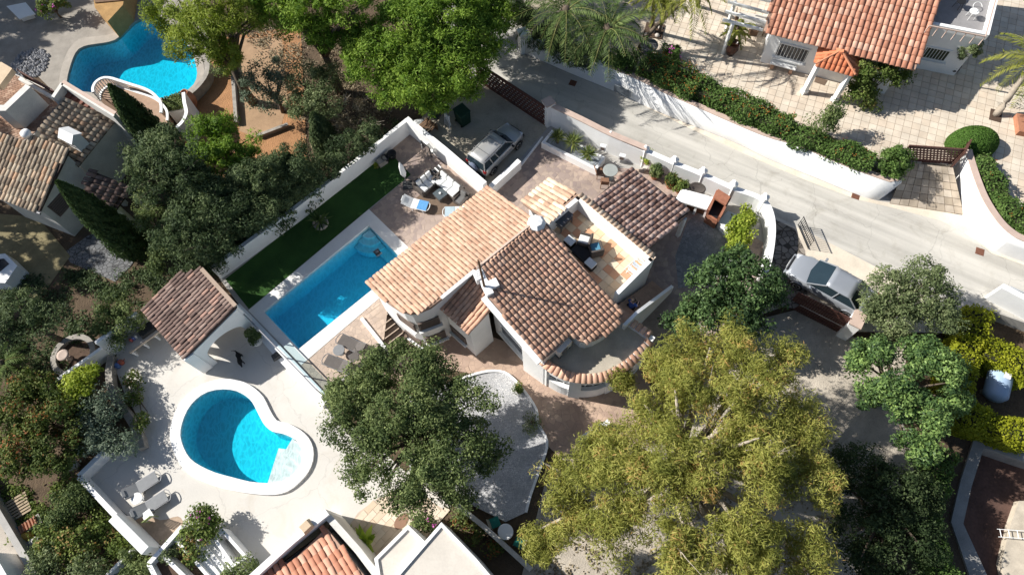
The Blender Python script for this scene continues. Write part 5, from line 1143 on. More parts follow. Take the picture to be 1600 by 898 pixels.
# chimneys
c = P(120, 222, 3.6); cb_ = thing('vented_chimney', 'white gabled chimney with arched vents on the old house roof', 'chimney', Vector((c.x, c.y, 3.3)), frame_px((120, 222), (140, 232), 3.6)[1], world=False)
b = MB(); b.box((0, 0, .45), (.85, .65, .9)); b.build('shaft', WHITE, cb_)
b = MB(); b.add([(-.52, -.42, .9), (.52, -.42, .9), (.52, .42, .9), (-.52, .42, .9), (-.52, 0, 1.25), (.52, 0, 1.25)], [(0, 1, 5, 4), (2, 3, 4, 5), (0, 4, 3), (1, 2, 5), (3, 2, 1, 0)]); b.build('cap', WHITE, cb_)
for k in range(3):
    for j in range(2): b = MB(); b.box((-.26 + .26 * k, -.33, .38 + .28 * j), (.13, .02, .14)); b.build('vent', BLACK, cb_)
c = P(45, 213, 4.3); b = MB(); b.lathe([(.22, -.6), (.22, .15), (.28, .2), (.26, .35), (.05, .45)], (0, 0, 0), 10); o = tag(b.build('chimney_pot', WHITE, smooth=True), 'small round white chimney pot at the brick terrace edge', 'chimney'); o.location = c
# gutter along the eave and a small white shed at the frame edge
b = MB(); b.tube([P(-10, 307, 3.05), P(63, 334, 3.05)], .06, 6); b.build('gutter', GREYM, LH)
sh_ = thing('white_shed', 'small white and dark pool hut roof cut by the left edge', 'shed', P(5, 415, 0)); b = MB(); b.prism(P2([(-25, 400), (8, 396), (27, 415), (8, 442), (-25, 440)], 1.0), 0, 1.0); b.build('wall', WHITE, sh_)
b = MB(); b.prism(P2([(-25, 408), (6, 404), (14, 412), (0, 424), (-25, 424)], 1.02), .99, 1.03); b.build('panel', DARKG, sh_)
# curved terrace with white balustrade in front of the old pool
bal = smooth_path(zq([(100, 540), (97, 495), (125, 440), (185, 400), (260, 395), (350, 420), (480, 462), (600, 500), (680, 540), (735, 590), (775, 650), (780, 720), (775, 745)], 130, 60, 6.4), 3)
bz = 1.6; bp_ = P2(bal, bz + .75); bt_ = thing('curved_balustrade', 'white curved balustrade around the brown terrace above the old pool', 'balustrade', Vector((bp_[0][0], bp_[0][1], bz)))
b = MB(); b.wall(bp_, .16, bz + .68, bz + .78); b.build('handrail', WHITE2, bt_); b = MB(); b.wall(bp_, .14, bz - .02, bz + .06); b.build('foot_rail', WHITE2, bt_)
ln = 0; last = -1
for i in range(len(bp_) - 1):
    a, c = Vector(bp_[i]), Vector(bp_[i + 1]); L = (c - a).length; t = 0
    while ln + L - t > last + .17 and last + .17 >= ln + t - 1e-6 or last < 0:
        if last < 0: s_ = 0
        else: s_ = last + .17 - ln
        if s_ > L: break
        q = a.lerp(c, s_ / L); b = MB(); b.lathe([(.03, .04), (.055, .2), (.03, .4), (.05, .55), (.035, .70)], (q.x, q.y, bz), 6); b.build('baluster', WHITE2, bt_, smooth=True); last = ln + s_; t = s_
    ln += L
b = MB(); b.prism(P2(bal + zq([(830, 800), (860, 870), (600, 800), (250, 620)], 130, 60, 6.4), bz), 0, bz); b.build('terrace', mat('brown_terrace', (.40, .27, .19), .9, .25), bt_)
# stairs with white wall, planter and clay jar
bwall('planter_wall', 'white stair wall beside the clay jar and clipped planter', zq([(1000, 540), (1010, 640), (1030, 740), (990, 830), (930, 890)], 130, 60, 6.4), ZL, 1.9, .2, zpx=1.9, smooth=3)
pl_ = thing('raised_planter', 'raised planter filled with green ivy beside the old pool', 'planter', P(272, 170, 0)); pp = P2(zq([(800, 625), (985, 560), (1000, 705), (845, 735)], 130, 60, 6.4), 1.2)
b = MB(); b.prism(pp, 0, 1.15); b.build('box', OLDW, pl_); b = MB(); b.prism(inset(pp, .12), 1.14, 1.2); b.build('soil', SOIL, pl_)
xs = np.random.RandomState(4); N = 1500; A_, B_, C_, D_ = [Vector(q + (0,)) for q in pp]; uv_ = xs.uniform(0, 1, (N, 2)); pos = np.array([tuple(A_.lerp(B_, u).lerp(D_.lerp(C_, u), v)) for u, v in uv_]); pos[:, 2] = 1.2 + xs.uniform(0, .3, N)
leaf_object('foliage', pos, xs.normal(size=(N, 3)) * .6 + np.array([0, 0, 1]), .13, .09, xs.uniform(.3, 1, N), L_MASS, pl_, None, xs, off=Vector(pl_['_o']))
q = P(293, 152, .9); b = MB(); b.lathe([(.18, -.9), (.34, -.6), (.42, -.2), (.36, .15), (.22, .38), (.24, .48), (.19, .47), (.16, .3), (.05, .1)], (0, 0, 0), 18, cap=False); jar = tag(b.build('clay_jar', TERRA, smooth=True), 'big terracotta jar on the stair wall by the old pool', 'jar'); jar.location = q

# ------------------------------------------------------------------ house across the street (upper right)
UH = thing('red_roof_house', 'white house with long red clay roof on the cream tiled terrace', 'house', P(1330, 60, ZT)); UR = Roofs(UH); ez = ZT + 2.7
u1 = UR.plane('roof', (1193, 49, ez), (1430, 109, ez), (1470, 0, ez + 1.15), [(1193, 49), (1430, 109), (1472, -5), (1500, -85), (1224, -85), (1208, 0)], T_RED, PAN, tag_='red', rng=random.Random(31), pitch=.30, course=.42)
uw, up_ = body('wall', u1, ZT - .1, .5, drop=.18, root=UH)
window(1238, 82, 1.7, 1.0, up_, root=UH, z1=8, grille=9, z0=2.3)
pz = ZT + 2.25; ap = P(1314, 80, pz + .6); hips = [P(1274, 101, pz), P(1335.5, 118, pz), P(1345, 90, pz), P(1283, 72, pz)]
pm = MB(); pm.add(hips + [ap], [(0, 1, 4), (1, 2, 4), (2, 3, 4), (3, 0, 4)]); pd = pm.build('porch_roof', mat('porch_pan', (.34, .12, .06), .9), UH)
for i, j in ((0, 1), (1, 2), (3, 0)):
    a, c = hips[i], hips[j]; e = (c - a).normalized(); n_ = e.cross(ap - a).normalized(); n_ = n_ if n_.z > 0 else -n_; sl = n_.cross(e).normalized(); sl = sl if sl.z > 0 else -sl; e = sl.cross(n_)
    tri = [((p - a).dot(e), (p - a).dot(sl)) for p in (a, c, ap)]; us = [t[0] for t in tri]; ms = tile_mesh(.26, .40, T_NEW, 'porch'); rg_ = random.Random(i + 70)
    for k in range(int((max(us) - min(us)) / .26) + 1):
        for l in range(6):
            u, v = min(us) + (k + .5) * .26, (l - .3) * .34
            if inside(u, v + .15, tri): UR.rec.append((0, a + e * u + sl * v + n_ * .01, e, sl, n_, ms[int(rg_.random() * 10)], pd))
UR.finish(300)
for px_ in hips[:4]:
    b = MB(); b.tube([ap + Vector((0, 0, .06)), px_ + Vector((0, 0, .07))], .065, 6); b.build('hip_ridge', mat('hip_clay', (.58, .24, .13), .8), UH)
for q in (P(1277, 106, pz - .1), P(1327, 119, pz - .1)):
    q = Vector((q.x + .05, q.y + .12, 0)); b = MB(); b.box((q.x, q.y, (ZT + pz) / 2 - .05), (.24, .24, pz - ZT - .05), .25); b.box((q.x, q.y, ZT + .12), (.32, .32, .24), .25); b.build('porch_column', WHITE, UH)
# east wing with roof terrace, railing and barred window
wz = ZT + 2.9; wg = P2([(1448, 43), (1537, 60), (1552, 0), (1560, -60), (1475, -60)], wz); b = MB(); b.prism(wg, ZT - .1, wz); b.build('wing', WHITE, UH)
b = MB(); b.prism(inset(wg, .15), wz, wz + .012); b.build('terrace_floor', mat('grey_deck', (.28, .27, .27), .8, .2), UH)
b = MB(); b.wall(wg[:4], .2, wz, wz + .35); b.build('parapet', WHITE, UH)
b = MB(); b.wall(P2([(1452, 40), (1540, 57), (1556, 0), (1560, -40)], wz + .95), .05, wz + .9, wz + .96); b.build('handrail', mat('pink_coping', (0, 0, 0)), UH)
for k in range(7): q = P(1452 + 88 * k / 6, 40 + 17 * k / 6, wz + .95); b = MB(); b.box((q.x, q.y, wz + .62), (.04, .04, .6)); b.build('rail_post', mat('pink_coping', (0, 0, 0)), UH)
window(1462, 84, 1.3, .8, wg, root=UH, z1=8, grille=8, m=mat('green_window', (.05, .06, .03), .4), z0=2.2)
for k, px in enumerate(((1495, 12), (1515, 28))):
    q = P(px[0], px[1], wz); t = thing('terrace_chair', ('white metal chair on the roof terrace by the outer railing' if k else 'dark wrought iron chair on the roof terrace by the roof edge'), 'chair', q, .5 + k, world=False); m_ = WHITE2 if k else BLACK
    b = MB(); b.lathe([(.02, .44), (.24, .44), (.24, .47), (.02, .47)], (0, 0, 0), 12); b.build('seat', m_, t)
    for a in range(4): b = MB(); b.tube([(.18 * math.cos(a * 1.57 + .8), .18 * math.sin(a * 1.57 + .8), .44), (.24 * math.cos(a * 1.57 + .8), .24 * math.sin(a * 1.57 + .8), 0)], .014, 5); b.build('leg', m_, t)
    b = MB(); b.tube([(.24 * math.cos(a), .24 * math.sin(a), .75 + .12 * math.cos(a)) for a in np.linspace(-1.6, 1.6, 9)], .016, 5); b.build('backrest', m_, t)
# white pergola with table and chairs beneath
pg = thing('pergola', 'white timber pergola over a dining table beside the red roof', 'pergola', P(1165, 40, ZT)); zz = ZT + 2.3
for k, (a, c) in enumerate((((1139, -14), (1210, 4)), ((1137, 3), (1206, 22)), ((1133, 18), (1200, 36)), ((1129, 31), (1192, 47)))):
    b = MB(); A, C = P(*a, zz), P(*c, zz); b.box((A + C) / 2, ((C - A).length, .09, .16), math.atan2(C.y - A.y, C.x - A.x)); b.build('rafter', WHITE2, pg)
for a in ((1144, 40), (1148, 5)):
    q = P(a[0], a[1], zz - .1); b = MB(); b.box((q.x, q.y, (ZT + zz) / 2), (.16, .16, zz - ZT), .3); b.build('post', WHITE2, pg)
def chair(label, px, z, rz, m_, name='chair', group=None, s=1., fab=None):
    t = thing(name, label, 'chair', P(px[0], px[1], z), rz, group, world=False); fab = fab or m_
    b = MB(); b.box((0, 0, .44 * s), (.46 * s, .46 * s, .05)); b.build('seat', fab, t, bevel=.01)
    for a in (-1, 1):
        for c in (-1, 1): b = MB(); b.tube([(a * .2 * s, c * .2 * s, .42 * s), (a * .22 * s, c * .22 * s, 0)], .02, 5); b.build('leg', m_, t)
    for k in range(5): b = MB(); b.box((-.22 * s - .02 * k, 0, (.52 + .085 * k) * s), (.03, .42 * s, .05)); b.build('back_slat', m_, t)
    for a in (-1, 1): b = MB(); b.tube([(-.22 * s, a * .21 * s, .42 * s), (-.31 * s, a * .21 * s, .93 * s)], .018, 5); b.build('back_post', m_, t)
    return t
t = thing('dining_table', 'pale dining table under the white pergola', 'table', P(1172, 46, ZT), -.3, world=False); b = MB(); b.box((0, 0, .74), (1.7, .9, .05)); b.build('table_top', mat('pale_table', (.55, .52, .47), .6), t)
for a in (-.75, .75):
    for c in (-.38, .38): b = MB(); b.box((a, c, .36), (.06, .06, .72)); b.build('leg', WOOD, t)
chair('brown wooden chair at the pergola table, nearer the potted palm', (1153, 36), ZT, -.4, WOOD); chair('brown wooden chair at the pergola table, nearer the red roof', (1185, 42), ZT, 2.6, WOOD); chair('brown wooden chair on the lower side of the pergola table', (1173, 60), ZT, 1.3, WOOD)
# stone bench under the barred window
q, rz = frame_px((1203, 104), (1240, 114), ZT); t = thing('stone_bench', 'white stone bench under the barred window of the red roofed house', 'bench', q, rz, world=False); b = MB(); b.box((.65, 0, .45), (1.5, .5, .09)); b.build('seat', WHITE2, t, bevel=.02)
b = MB(); b.box((.65, .22, .72), (1.5, .09, .5)); b.build('backrest', WHITE2, t, bevel=.02)
for a in (.12, 1.18): b = MB(); b.box((a, 0, .2), (.18, .42, .4)); b.build('leg', mat('bench_clay', (.5, .3, .2), .9), t)

# ------------------------------------------------------------------ house at the bottom edge
BH = thing('bottom_house', 'house with pink clay roof behind a white parapet at the bottom edge', 'house', P(500, 880, 0)); BR = Roofs(BH)
b1 = BR.plane('roof', (416, 898, 2.3), (510, 824, 2.3), (600, 935, 3.0), [(405, 905), (418, 897), (442, 876), (452, 880), (510, 824), (610, 950), (440, 960)], T_RED, PAN, tag_='bottom', rng=random.Random(41), pitch=.27, course=.44)
BR.finish(300); bw_, bp2 = body('wall', b1, -.05, .1, root=BH)
b = MB(); b.wall(P2([(392, 902), (455, 845), (511, 799)], 2.75), .30, -.05, 2.75); b.build('parapet', WHITE, BH)
b = MB(); b.prism(P2([(395, 905), (511, 803), (516, 812), (512, 824), (442, 876), (416, 898)], 2.2), 1.9, 2.15); b.build('gutter', mat('mossy_gutter', (.16, .13, .07), .95, .5, 3, 20, .6), BH)
b = MB(); b.wall(P2([(512, 806), (560, 860), (620, 940)], 2.5), .30, -.05, 2.5); b.build('side_wall', OLDW, BH)
q = P(478, 822, 2.9); b = MB(); b.box((q.x, q.y, 2.85), (.55, .45, .35), .7, taper=.75); b.build('scupper', mat('cream_cap', (0, 0, 0)), BH)
FRM = mat('roof_membrane', (.62, .57, .50), .9, .2, .7, 10, .2)
f1 = thing('flat_roof_house', 'flat roofed pale building cut by the bottom edge', 'house', P(690, 880, 0))
for pts, z in (([(585, 872), (638, 819), (664, 845), (612, 915), (600, 950)], 2.8), ([(612, 905), (663, 846), (690, 815), (745, 872), (790, 925), (790, 960), (610, 960)], 3.2)):
    pp = P2(pts, z); b = MB(); b.prism(pp, -.05, z - .02); b.build('wall', WHITE, f1); b = MB(); b.prism(inset(pp, .16), z - .02, z - .005); b.build('roof', FRM, f1); b = MB(); b.wall(inset(pp, .08), .14, z - .02, z + .10, closed=True); b.build('parapet', WHITE, f1)

# ------------------------------------------------------------------ stepped white planters at the lower left
pt = thing('stepped_planters', 'white stepped masonry planters and broad white steps below the loungers', 'planter', P(320, 860, 0)); zz = .75
for pts, h, th in (([(284, 822), (232, 880), (245, 905)], .95, .2), ([(249, 862), (300, 912)], .85, .18), ([(272, 840), (330, 905)], .8, .14), ([(336, 842), (347, 828), (384, 870), (364, 883), (336, 842)], .9, .14)):
    b = MB(); b.wall(P2(pts, h), th, -.05, h); b.build('planter_wall', WHITE, pt)
for k in range(4):
    a = [(276 + 16 * k, 848 + 0 * k), (300 + 16 * k, 836 + 2 * k), (352 + 10 * k, 898), (322 + 12 * k, 908)]; b = MB(); b.prism(P2([(284 + 14 * k, 842), (302 + 14 * k, 842), (352 + 14 * k, 905), (330 + 14 * k, 905)], .5 - .1 * k), -.05, .55 - .12 * k); b.build('step', WHITE, pt)
b = MB(); b.prism(P2([(248, 868), (300, 908), (262, 908), (238, 882)], .5), .1, .5); b.build('soil', SOIL, pt)
# lean-to tiled canopy on the street side of the roof terrace
cn = thing('patio_canopy', 'brown and pink tiled canopy against the roof terrace wall', 'canopy', P(1000, 330, ZP)); CR = Roofs(cn)
cl = CR.plane('roof', (924, 315, 3.55), (1010, 392, 3.55), (987.5, 262, 2.9), [(924, 315), (987.5, 261.5), (1077, 333), (1010, 392)], T_D, PAN_D, tag_='canopy', rng=random.Random(51), pitch=.28, course=.30)
CR.finish(300)
for px in ((988, 266), (1032, 300), (1073, 335)):
    q = on_plane(px[0], px[1], cl['A'], cl['n']); b = MB(); b.box((q.x - .1, q.y - .1, (ZP + q.z) / 2 - .1), (.2, .2, q.z - ZP - .2), .6); b.build('post', WHITE, cn)
a, c = [on_plane(x, y, cl['A'], cl['n']) for x, y in ((988, 265), (1073, 334))]; b = MB(); b.box((a + c) / 2 - Vector((.1, .1, .24)), ((c - a).length, .14, .18), math.atan2(c.y - a.y, c.x - a.x)); b.build('beam', WOOD, cn)
# ------------------------------------------------------------------ trees and shrubs where the photo shows them
def LB(*it, fl=.8): return [(a, b, c, d, fl) for a, b, c, d in it]
px_tree('pine_tree', 'big bright green pine overhanging the driveway and the street', LB((585, 95, 4.8, 48), (640, 55, 5.8, 66), (700, 42, 6., 66), (748, 60, 5.2, 46), (660, 118, 5., 56), (718, 108, 5., 52), (618, 135, 4.2, 36), (680, 152, 4., 34), (560, 60, 5, 32)), 'pine', foot=(668, 166), seed=11, trunk=.32, dens=1.15, limbs=30, shell=.5)
px_tree('pine_tree', 'pine at the top edge throwing its shade across the street', LB((735, -34, 6, 56), (690, -50, 6, 56), (790, -70, 6.4, 54), (745, 5, 5.4, 40), (640, -40, 6, 50), (850, -110, 6.5, 50), (772, 22, 5, 34)), 'pine', seed=111, trunk=.3, dens=1., limbs=14)
px_tree('pine_tree', 'yellow-green feathery pine leaning over the old pool', LB((268, 22, 6.5, 40), (318, 48, 6.5, 42), (345, 8, 7.5, 48), (288, 72, 5.5, 26), (352, 88, 5.2, 26), (390, 20, 6.5, 30)), 'piney', seed=12, trunk=.25, dens=.8, limbs=22)
px_tree('pine_tree', 'dark green pine at the top edge above the red soil', LB((430, -4, 7, 44), (482, 16, 7, 42), (535, -8, 7.5, 48), (503, 56, 5.4, 26), (455, 34, 6, 26)), 'pine', seed=13, trunk=.25, dens=.95, limbs=18)
px_tree('silver_tree', 'dark silvery shrub tree over the red soil beside the dry path', LB((402, 120, 2.6, 26), (434, 132, 2.6, 27), (440, 108, 2.8, 22), (398, 152, 2.2, 20), (425, 160, 2., 16)), 'silver', seed=14, trunk=.12, dens=.55)
px_tree('olive_tree', 'soft green rounded tree behind the pointed conifer', LB((488, 128, 3.6, 32), (505, 160, 3.6, 30), (468, 165, 3.0, 24), (515, 120, 3.2, 20)), 'olive', seed=15, trunk=.14, dens=.9)
px_tree('bare_tree', 'brown leafless twiggy bush between the two green crowns', LB((545, 175, 2.4, 30), (572, 200, 2., 24), (528, 205, 2., 20)), 'dry', seed=16, trunk=.09, dens=.5, bare=26)
cypress('small pointed dark conifer above the white lawn wall', (522, 246), 4.2, .95, 0, 17, name='conifer_tree', m=L_DARK)
px_tree('pine_tree', 'light green young pine beside the tall cypress at the old house', LB((318, 212, 4.4, 28), (350, 240, 4.4, 30), (345, 198, 4.4, 22), (388, 228, 4, 20), (310, 250, 4, 22)), 'pine', seed=18, trunk=.15, dens=.9)
px_tree('evergreen_tree', 'tall grey-green evergreen with dense crown between the two cypresses', LB((250, 232, 6.2, 40), (238, 278, 5.6, 36), (285, 262, 6, 36), (215, 240, 5, 22)), 'dark', seed=19, trunk=.22, dens=.85, limbs=20)
px_tree('evergreen_tree', 'wide grey-green evergreen left of the lawn wall, above the pavilion', LB((312, 318, 4.6, 44), (278, 358, 4.6, 40), (338, 368, 4., 38), (296, 398, 2.4, 30), (330, 408, 2.2, 22), (345, 330, 4.6, 34)), 'dark', foot=(352, 402), seed=20, trunk=.22, dens=.85, limbs=20)
px_tree('evergreen_tree', 'dark evergreen hard against the middle of the lawn wall', LB((395, 285, 4.6, 42), (412, 325, 4., 32), (378, 335, 4.2, 34), (435, 298, 3.8, 26), (372, 300, 4.6, 30)), 'dark', foot=(418, 356), seed=21, trunk=.2, dens=.85, limbs=18)
px_tree('evergreen_tree', 'low dark evergreen below the pointed conifer', LB((458, 250, 4.2, 34), (430, 262, 4.2, 28), (480, 272, 3.6, 26), (462, 292, 3.2, 24)), 'dark', foot=(478, 312), seed=22, trunk=.15, dens=.85)
px_tree('garden_tree', 'low loose shrub tree along the upper lawn wall', LB((540, 232, 3., 26), (572, 216, 2.8, 22), (512, 258, 3., 22)), 'dark', foot=(545, 262), seed=23, trunk=.1, dens=.8)
px_tree('lime_tree', 'light green shrubby tree beside the lean cypress', LB((222, 312, 3.2, 20), (236, 345, 3, 20), (262, 385, 2.4, 26), (250, 410, 1.8, 18)), 'mass', seed=24, trunk=.08, dens=.9)
for k, (ft, h, r, lb) in enumerate((((342, 332), 6.0, 1.35, 'shaggy dark conifer rising behind the stout cypress'), ((386, 366), 5.6, 1.4, 'shaggy dark conifer in the middle of the grove left of the lawn wall'), ((444, 345), 5.2, 1.3, 'shaggy dark conifer nearest the middle of the lawn wall'), ((486, 313), 4.6, 1.2, 'shaggy dark conifer between the grove and the pointed conifer'), ((350, 392), 5.2, 1.3, 'shaggy dark conifer nearest the pavilion roof'))): cypress(lb, ft, h, r, 0, 240 + k, name='shaggy_conifer', m=L_DARK, rag=.34)['group'] = 'shaggy conifers by the lawn wall'
cypress('tall narrow cypress tapering up the gable of the old house', (222, 396), 7.5, 1.0, 0, 25); cypress('stout dark cypress between brown terrace and old house', (262, 240), 6.2, 1.0, 0, 26)
tree('pine_tree', 'pine beyond the left edge throwing its shade over the old pool terrace', P(-150, -60, 0), [(0, 0, 8, 3.4, 3.4, 2.6), (2.5, 2.5, 8.5, 3, 3, 2.4), (-2, -2.6, 7.5, 3, 3, 2.4), (.5, 5.5, 8.5, 3, 3, 2.4), (3, -1, 7, 2.4, 2.4, 2)], 'pine', seed=27, trunk=.3, dens=0.42, sz=1.7)
tree('pine_tree', 'pine beyond the left edge shading the white hatch and stone heap', P(-205, 8, 0), [(0, 0, 8, 3.2, 3.2, 2.6), (2.4, 3, 8, 3, 3, 2.4), (-1, -3, 8, 2.8, 2.8, 2.2)], 'pine', seed=327, trunk=.3, dens=0.42, sz=1.7)
tree('pine_tree', 'pine beyond the left edge shading the pool side of the old terrace', P(-40, -120, 0), [(0, 0, 9, 3.2, 3.2, 2.4), (3, 3, 9, 3.2, 3.2, 2.4), (-3, 1, 8.5, 3, 3, 2.4), (5.5, 5, 9, 3, 3, 2.2), (2, -2, 8.5, 2.8, 2.8, 2.2)], 'pine', seed=227, trunk=.3, dens=0.42, sz=1.7)
tree('pine_tree', 'pine beyond the upper left corner shading the stone heap', P(-60, -190, 0), [(0, 0, 8, 3.2, 3.2, 2.6), (3, 1.5, 8.6, 3, 3, 2.4), (6, 2.5, 8, 3, 3, 2.4), (1, -2.5, 7.2, 2.6, 2.6, 2)], 'pine', seed=127, trunk=.3, dens=0.42, sz=1.7)
tree('evergreen_tree', 'evergreen beyond the left edge shading the dry grass and flagstones', P(-130, 340, 0), [(0, 0, 6.5, 2.8, 2.8, 2.4), (-.5, 3.4, 7, 2.6, 2.6, 2.2), (-1, -3, 6, 2.8, 2.8, 2.2), (-1.5, -6, 5.5, 2.4, 2.4, 2)], 'dark', seed=28, trunk=.3, dens=0.38, sz=1.7)
tree('evergreen_tree', 'evergreen beyond the left edge shading the lower old clay roof', P(-175, 205, 0), [(0, 0, 7.5, 2.8, 2.8, 2.4), (-1.5, -2.6, 7, 2.4, 2.4, 2)], 'dark', seed=128, trunk=.3, dens=0.4, sz=1.7)
px_tree('evergreen_tree', 'shaded evergreen over the dark garden left of the stone ring', LB((30, 480, 3.4, 34), (70, 500, 3., 30), (10, 520, 3, 30)), 'dark', seed=29, trunk=.16, dens=.7)
# shrubs left of the pavilion and along the lower left
shrub('leafy green shrub between the stone path and the outdoor kitchen', LB((180, 475, 1.8, 26), (200, 500, 1.6, 24), (165, 502, 1.6, 24), (188, 530, 1.2, 16)), 'mass', seed=31)
palm('low fan of pale palm fronds at the left edge below the shaded garden', (38, 580), 1.3, 0, 1.5, 16, 32, m=L_PALM, trunk=.12, ll=.4)
shrub('large reddish flowering shrub at the left edge', LB((38, 640, 1.8, 46), (92, 660, 1.7, 44), (28, 702, 1.8, 44), (85, 712, 1.6, 38), (100, 622, 1.5, 30), (52, 604, 1.5, 30)), 'red', seed=33, dens=.9)
shrub('yellow-green shrub leaning over the narrow white wall', LB((126, 598, 1.8, 26), (112, 618, 1.7, 20), (140, 585, 1.6, 16)), 'lime', seed=34, dens=.8)
shrub('grey-green olive shrub beside the rubble edging', LB((160, 643, 1.3, 34), (150, 680, 1.2, 32), (188, 692, 1.1, 25), fl=.6), 'silver', seed=35)
shrub('dark spreading plant on the pale deck beside the rubble edging', LB((205, 618, .5, 15), (210, 590, .4, 12), (222, 662, .5, 15), fl=.6), 'garden', seed=36, dens=.6)
for k, (it, sp, lb) in enumerate(((LB((100, 798, .7, 32), (122, 776, .7, 24)), 'mass', 'green weedy bush nearest the corner of the white deck wall'), (LB((85, 835, .8, 30), (120, 850, .8, 30)), 'garden', 'mottled weedy bush in the middle of the lower left plot'), (LB((150, 825, .5, 22), (176, 852, .4, 18)), 'garden', 'weedy bush beside the thick white parapet'), (LB((75, 880, .8, 30), (130, 900, .9, 34)), 'olive', 'grey weedy bush at the bottom of the lower left plot'), (LB((205, 880, .7, 22), (225, 890, .6, 18)), 'mass', 'bush behind the short weathered kerb'))):
    shrub(lb, it, sp, seed=40 + k, dens=.85, group='weedy bushes', name='weedy_bush')
scatter_cover('undergrowth', 'low weeds over the lower left plot', P2([(0, 760), (120, 750), (200, 820), (250, 880), (200, 930), (60, 930), (20, 850)], 0), 0, 5200, 46, L_GARDEN, hmax=.3)
rosette('spiky aloe beside the bottom left lane wall', (62, 868), 0, .5, 26, 47, name='aloe_plant')
rosette('spiky aloe under the lane wall, nearer the frame edge', (75, 890), 0, .55, 26, 48, name='aloe_plant')
# big garden trees below the villa
px_tree('broadleaf_tree', 'big dark green tree between the round pool and the gravel bed', LB((590, 585, 4.4, 50), (655, 578, 4.7, 56), (560, 640, 4.2, 54), (640, 650, 5.4, 70), (722, 640, 4.8, 54), (592, 708, 4.2, 54), (682, 718, 4.9, 60), (752, 695, 4.3, 46), (645, 768, 3.4, 40), (712, 765, 3.2, 38), (528, 615, 3.4, 28)), 'mass', seed=51, trunk=.32, frag=5, shell=.4, dens=.8, limbs=36)
px_tree('pepper_tree', 'huge yellow-green feathery tree filling the lower right garden', LB((1034, 576, 4.2, 28), (1070, 560, 5, 56), (1150, 552, 5.4, 58), (1222, 572, 4.8, 46), (1014, 645, 5, 48), (1080, 640, 6, 70), (1170, 640, 6.4, 74), (1250, 660, 5.4, 54), (900, 735, 4.2, 50), (972, 720, 5.4, 64), (1070, 730, 6.4, 74), (1170, 740, 6.4, 74), (1258, 760, 5.4, 58), (882, 800, 4.2, 44), (960, 820, 5.4, 64), (1060, 840, 6, 74), (1170, 850, 6, 74), (1262, 862, 5.2, 52), (852, 850, 3.6, 30), (972, 596, 3., 16), (945, 690, 4, 30), (1060, 930, 5, 70), (1200, 930, 5, 70)), 'pepper', seed=52, trunk=.4, dens=.52, limbs=60, bare=30, bark=BARKL, shell=.35, frag=7)
px_tree('carob_tree', 'glossy dark green tree beside the curved end of the street wall', LB((1118, 440, 3.6, 40), (1174, 448, 3.6, 42), (1100, 488, 3.2, 36), (1160, 495, 3.2, 38), (1150, 408, 3.6, 26), (1208, 455, 2.8, 22), (1062, 502, 2.8, 22)), 'carob', seed=53, trunk=.2, dens=1.05, limbs=18)
px_tree('olive_tree', 'grey-green olive overhanging the rear of the silver saloon', LB((1388, 452, 3.0, 36), (1440, 442, 3.3, 38), (1462, 470, 3.0, 34), (1400, 490, 2.6, 36), (1472, 500, 2.6, 26), (1362, 480, 2.6, 22)), 'olive', seed=54, trunk=.18, dens=1.15, limbs=16)
px_tree('citrus_tree', 'bright glossy green tree on the sandy ground by the yellow hedge', LB((1370, 560, 3.6, 36), (1420, 550, 3.8, 38), (1472, 580, 3.6, 38), (1400, 610, 3.8, 42), (1455, 640, 3.6, 38), (1358, 612, 3.2, 26), (1430, 688, 3., 34), (1500, 622, 2.8, 24), (1340, 562, 2.8, 18)), 'citrus', seed=55, trunk=.2, frag=5, shell=.4, dens=.85, limbs=22)
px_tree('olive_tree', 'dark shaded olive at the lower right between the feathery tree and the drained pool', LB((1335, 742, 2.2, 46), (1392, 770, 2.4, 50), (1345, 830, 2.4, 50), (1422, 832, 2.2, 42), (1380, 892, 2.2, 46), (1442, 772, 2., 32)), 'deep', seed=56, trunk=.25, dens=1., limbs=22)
shrub('bright lime shrub behind the glossy tree inside the street wall', LB((1160, 358, 1.8, 22), (1150, 380, 1.6, 18), (1166, 338, 1.5, 13)), 'lime', z0=ZP, seed=57)
shrub('small clump on the gravel bed near its white kerb', LB((832, 656, .3, 13)), 'olive', seed=58, dens=1.2, sz=.8, name='gravel_plant')
# yellow hedges at the right
def HP(pts, z): return P2(pts, z)
hedge('yellow-green clipped hedge running down beside the bright glossy tree', HP([(1534, 482), (1520, 530), (1505, 590), (1496, 640)], 1.8), 1.25, 1.9, 0, 61, L_YHEDGE); hedge('yellow-green clipped hedge above the gas tank at the right edge', HP([(1548, 540), (1575, 552), (1620, 575)], 1.8), 1.3, 1.9, 0, 62, L_YHEDGE)
hedge('yellow-green hedge below the gas tank', HP([(1490, 640), (1540, 655), (1620, 680)], 1.6), 1.2, 1.7, 0, 63, L_YHEDGE); hedge('shaded green hedge along the rim of the drained pool', HP([(1478, 705), (1466, 760), (1452, 815), (1470, 870), (1490, 920)], 1.2), 1.1, 1.3, 0, 64, L_HEDGE)
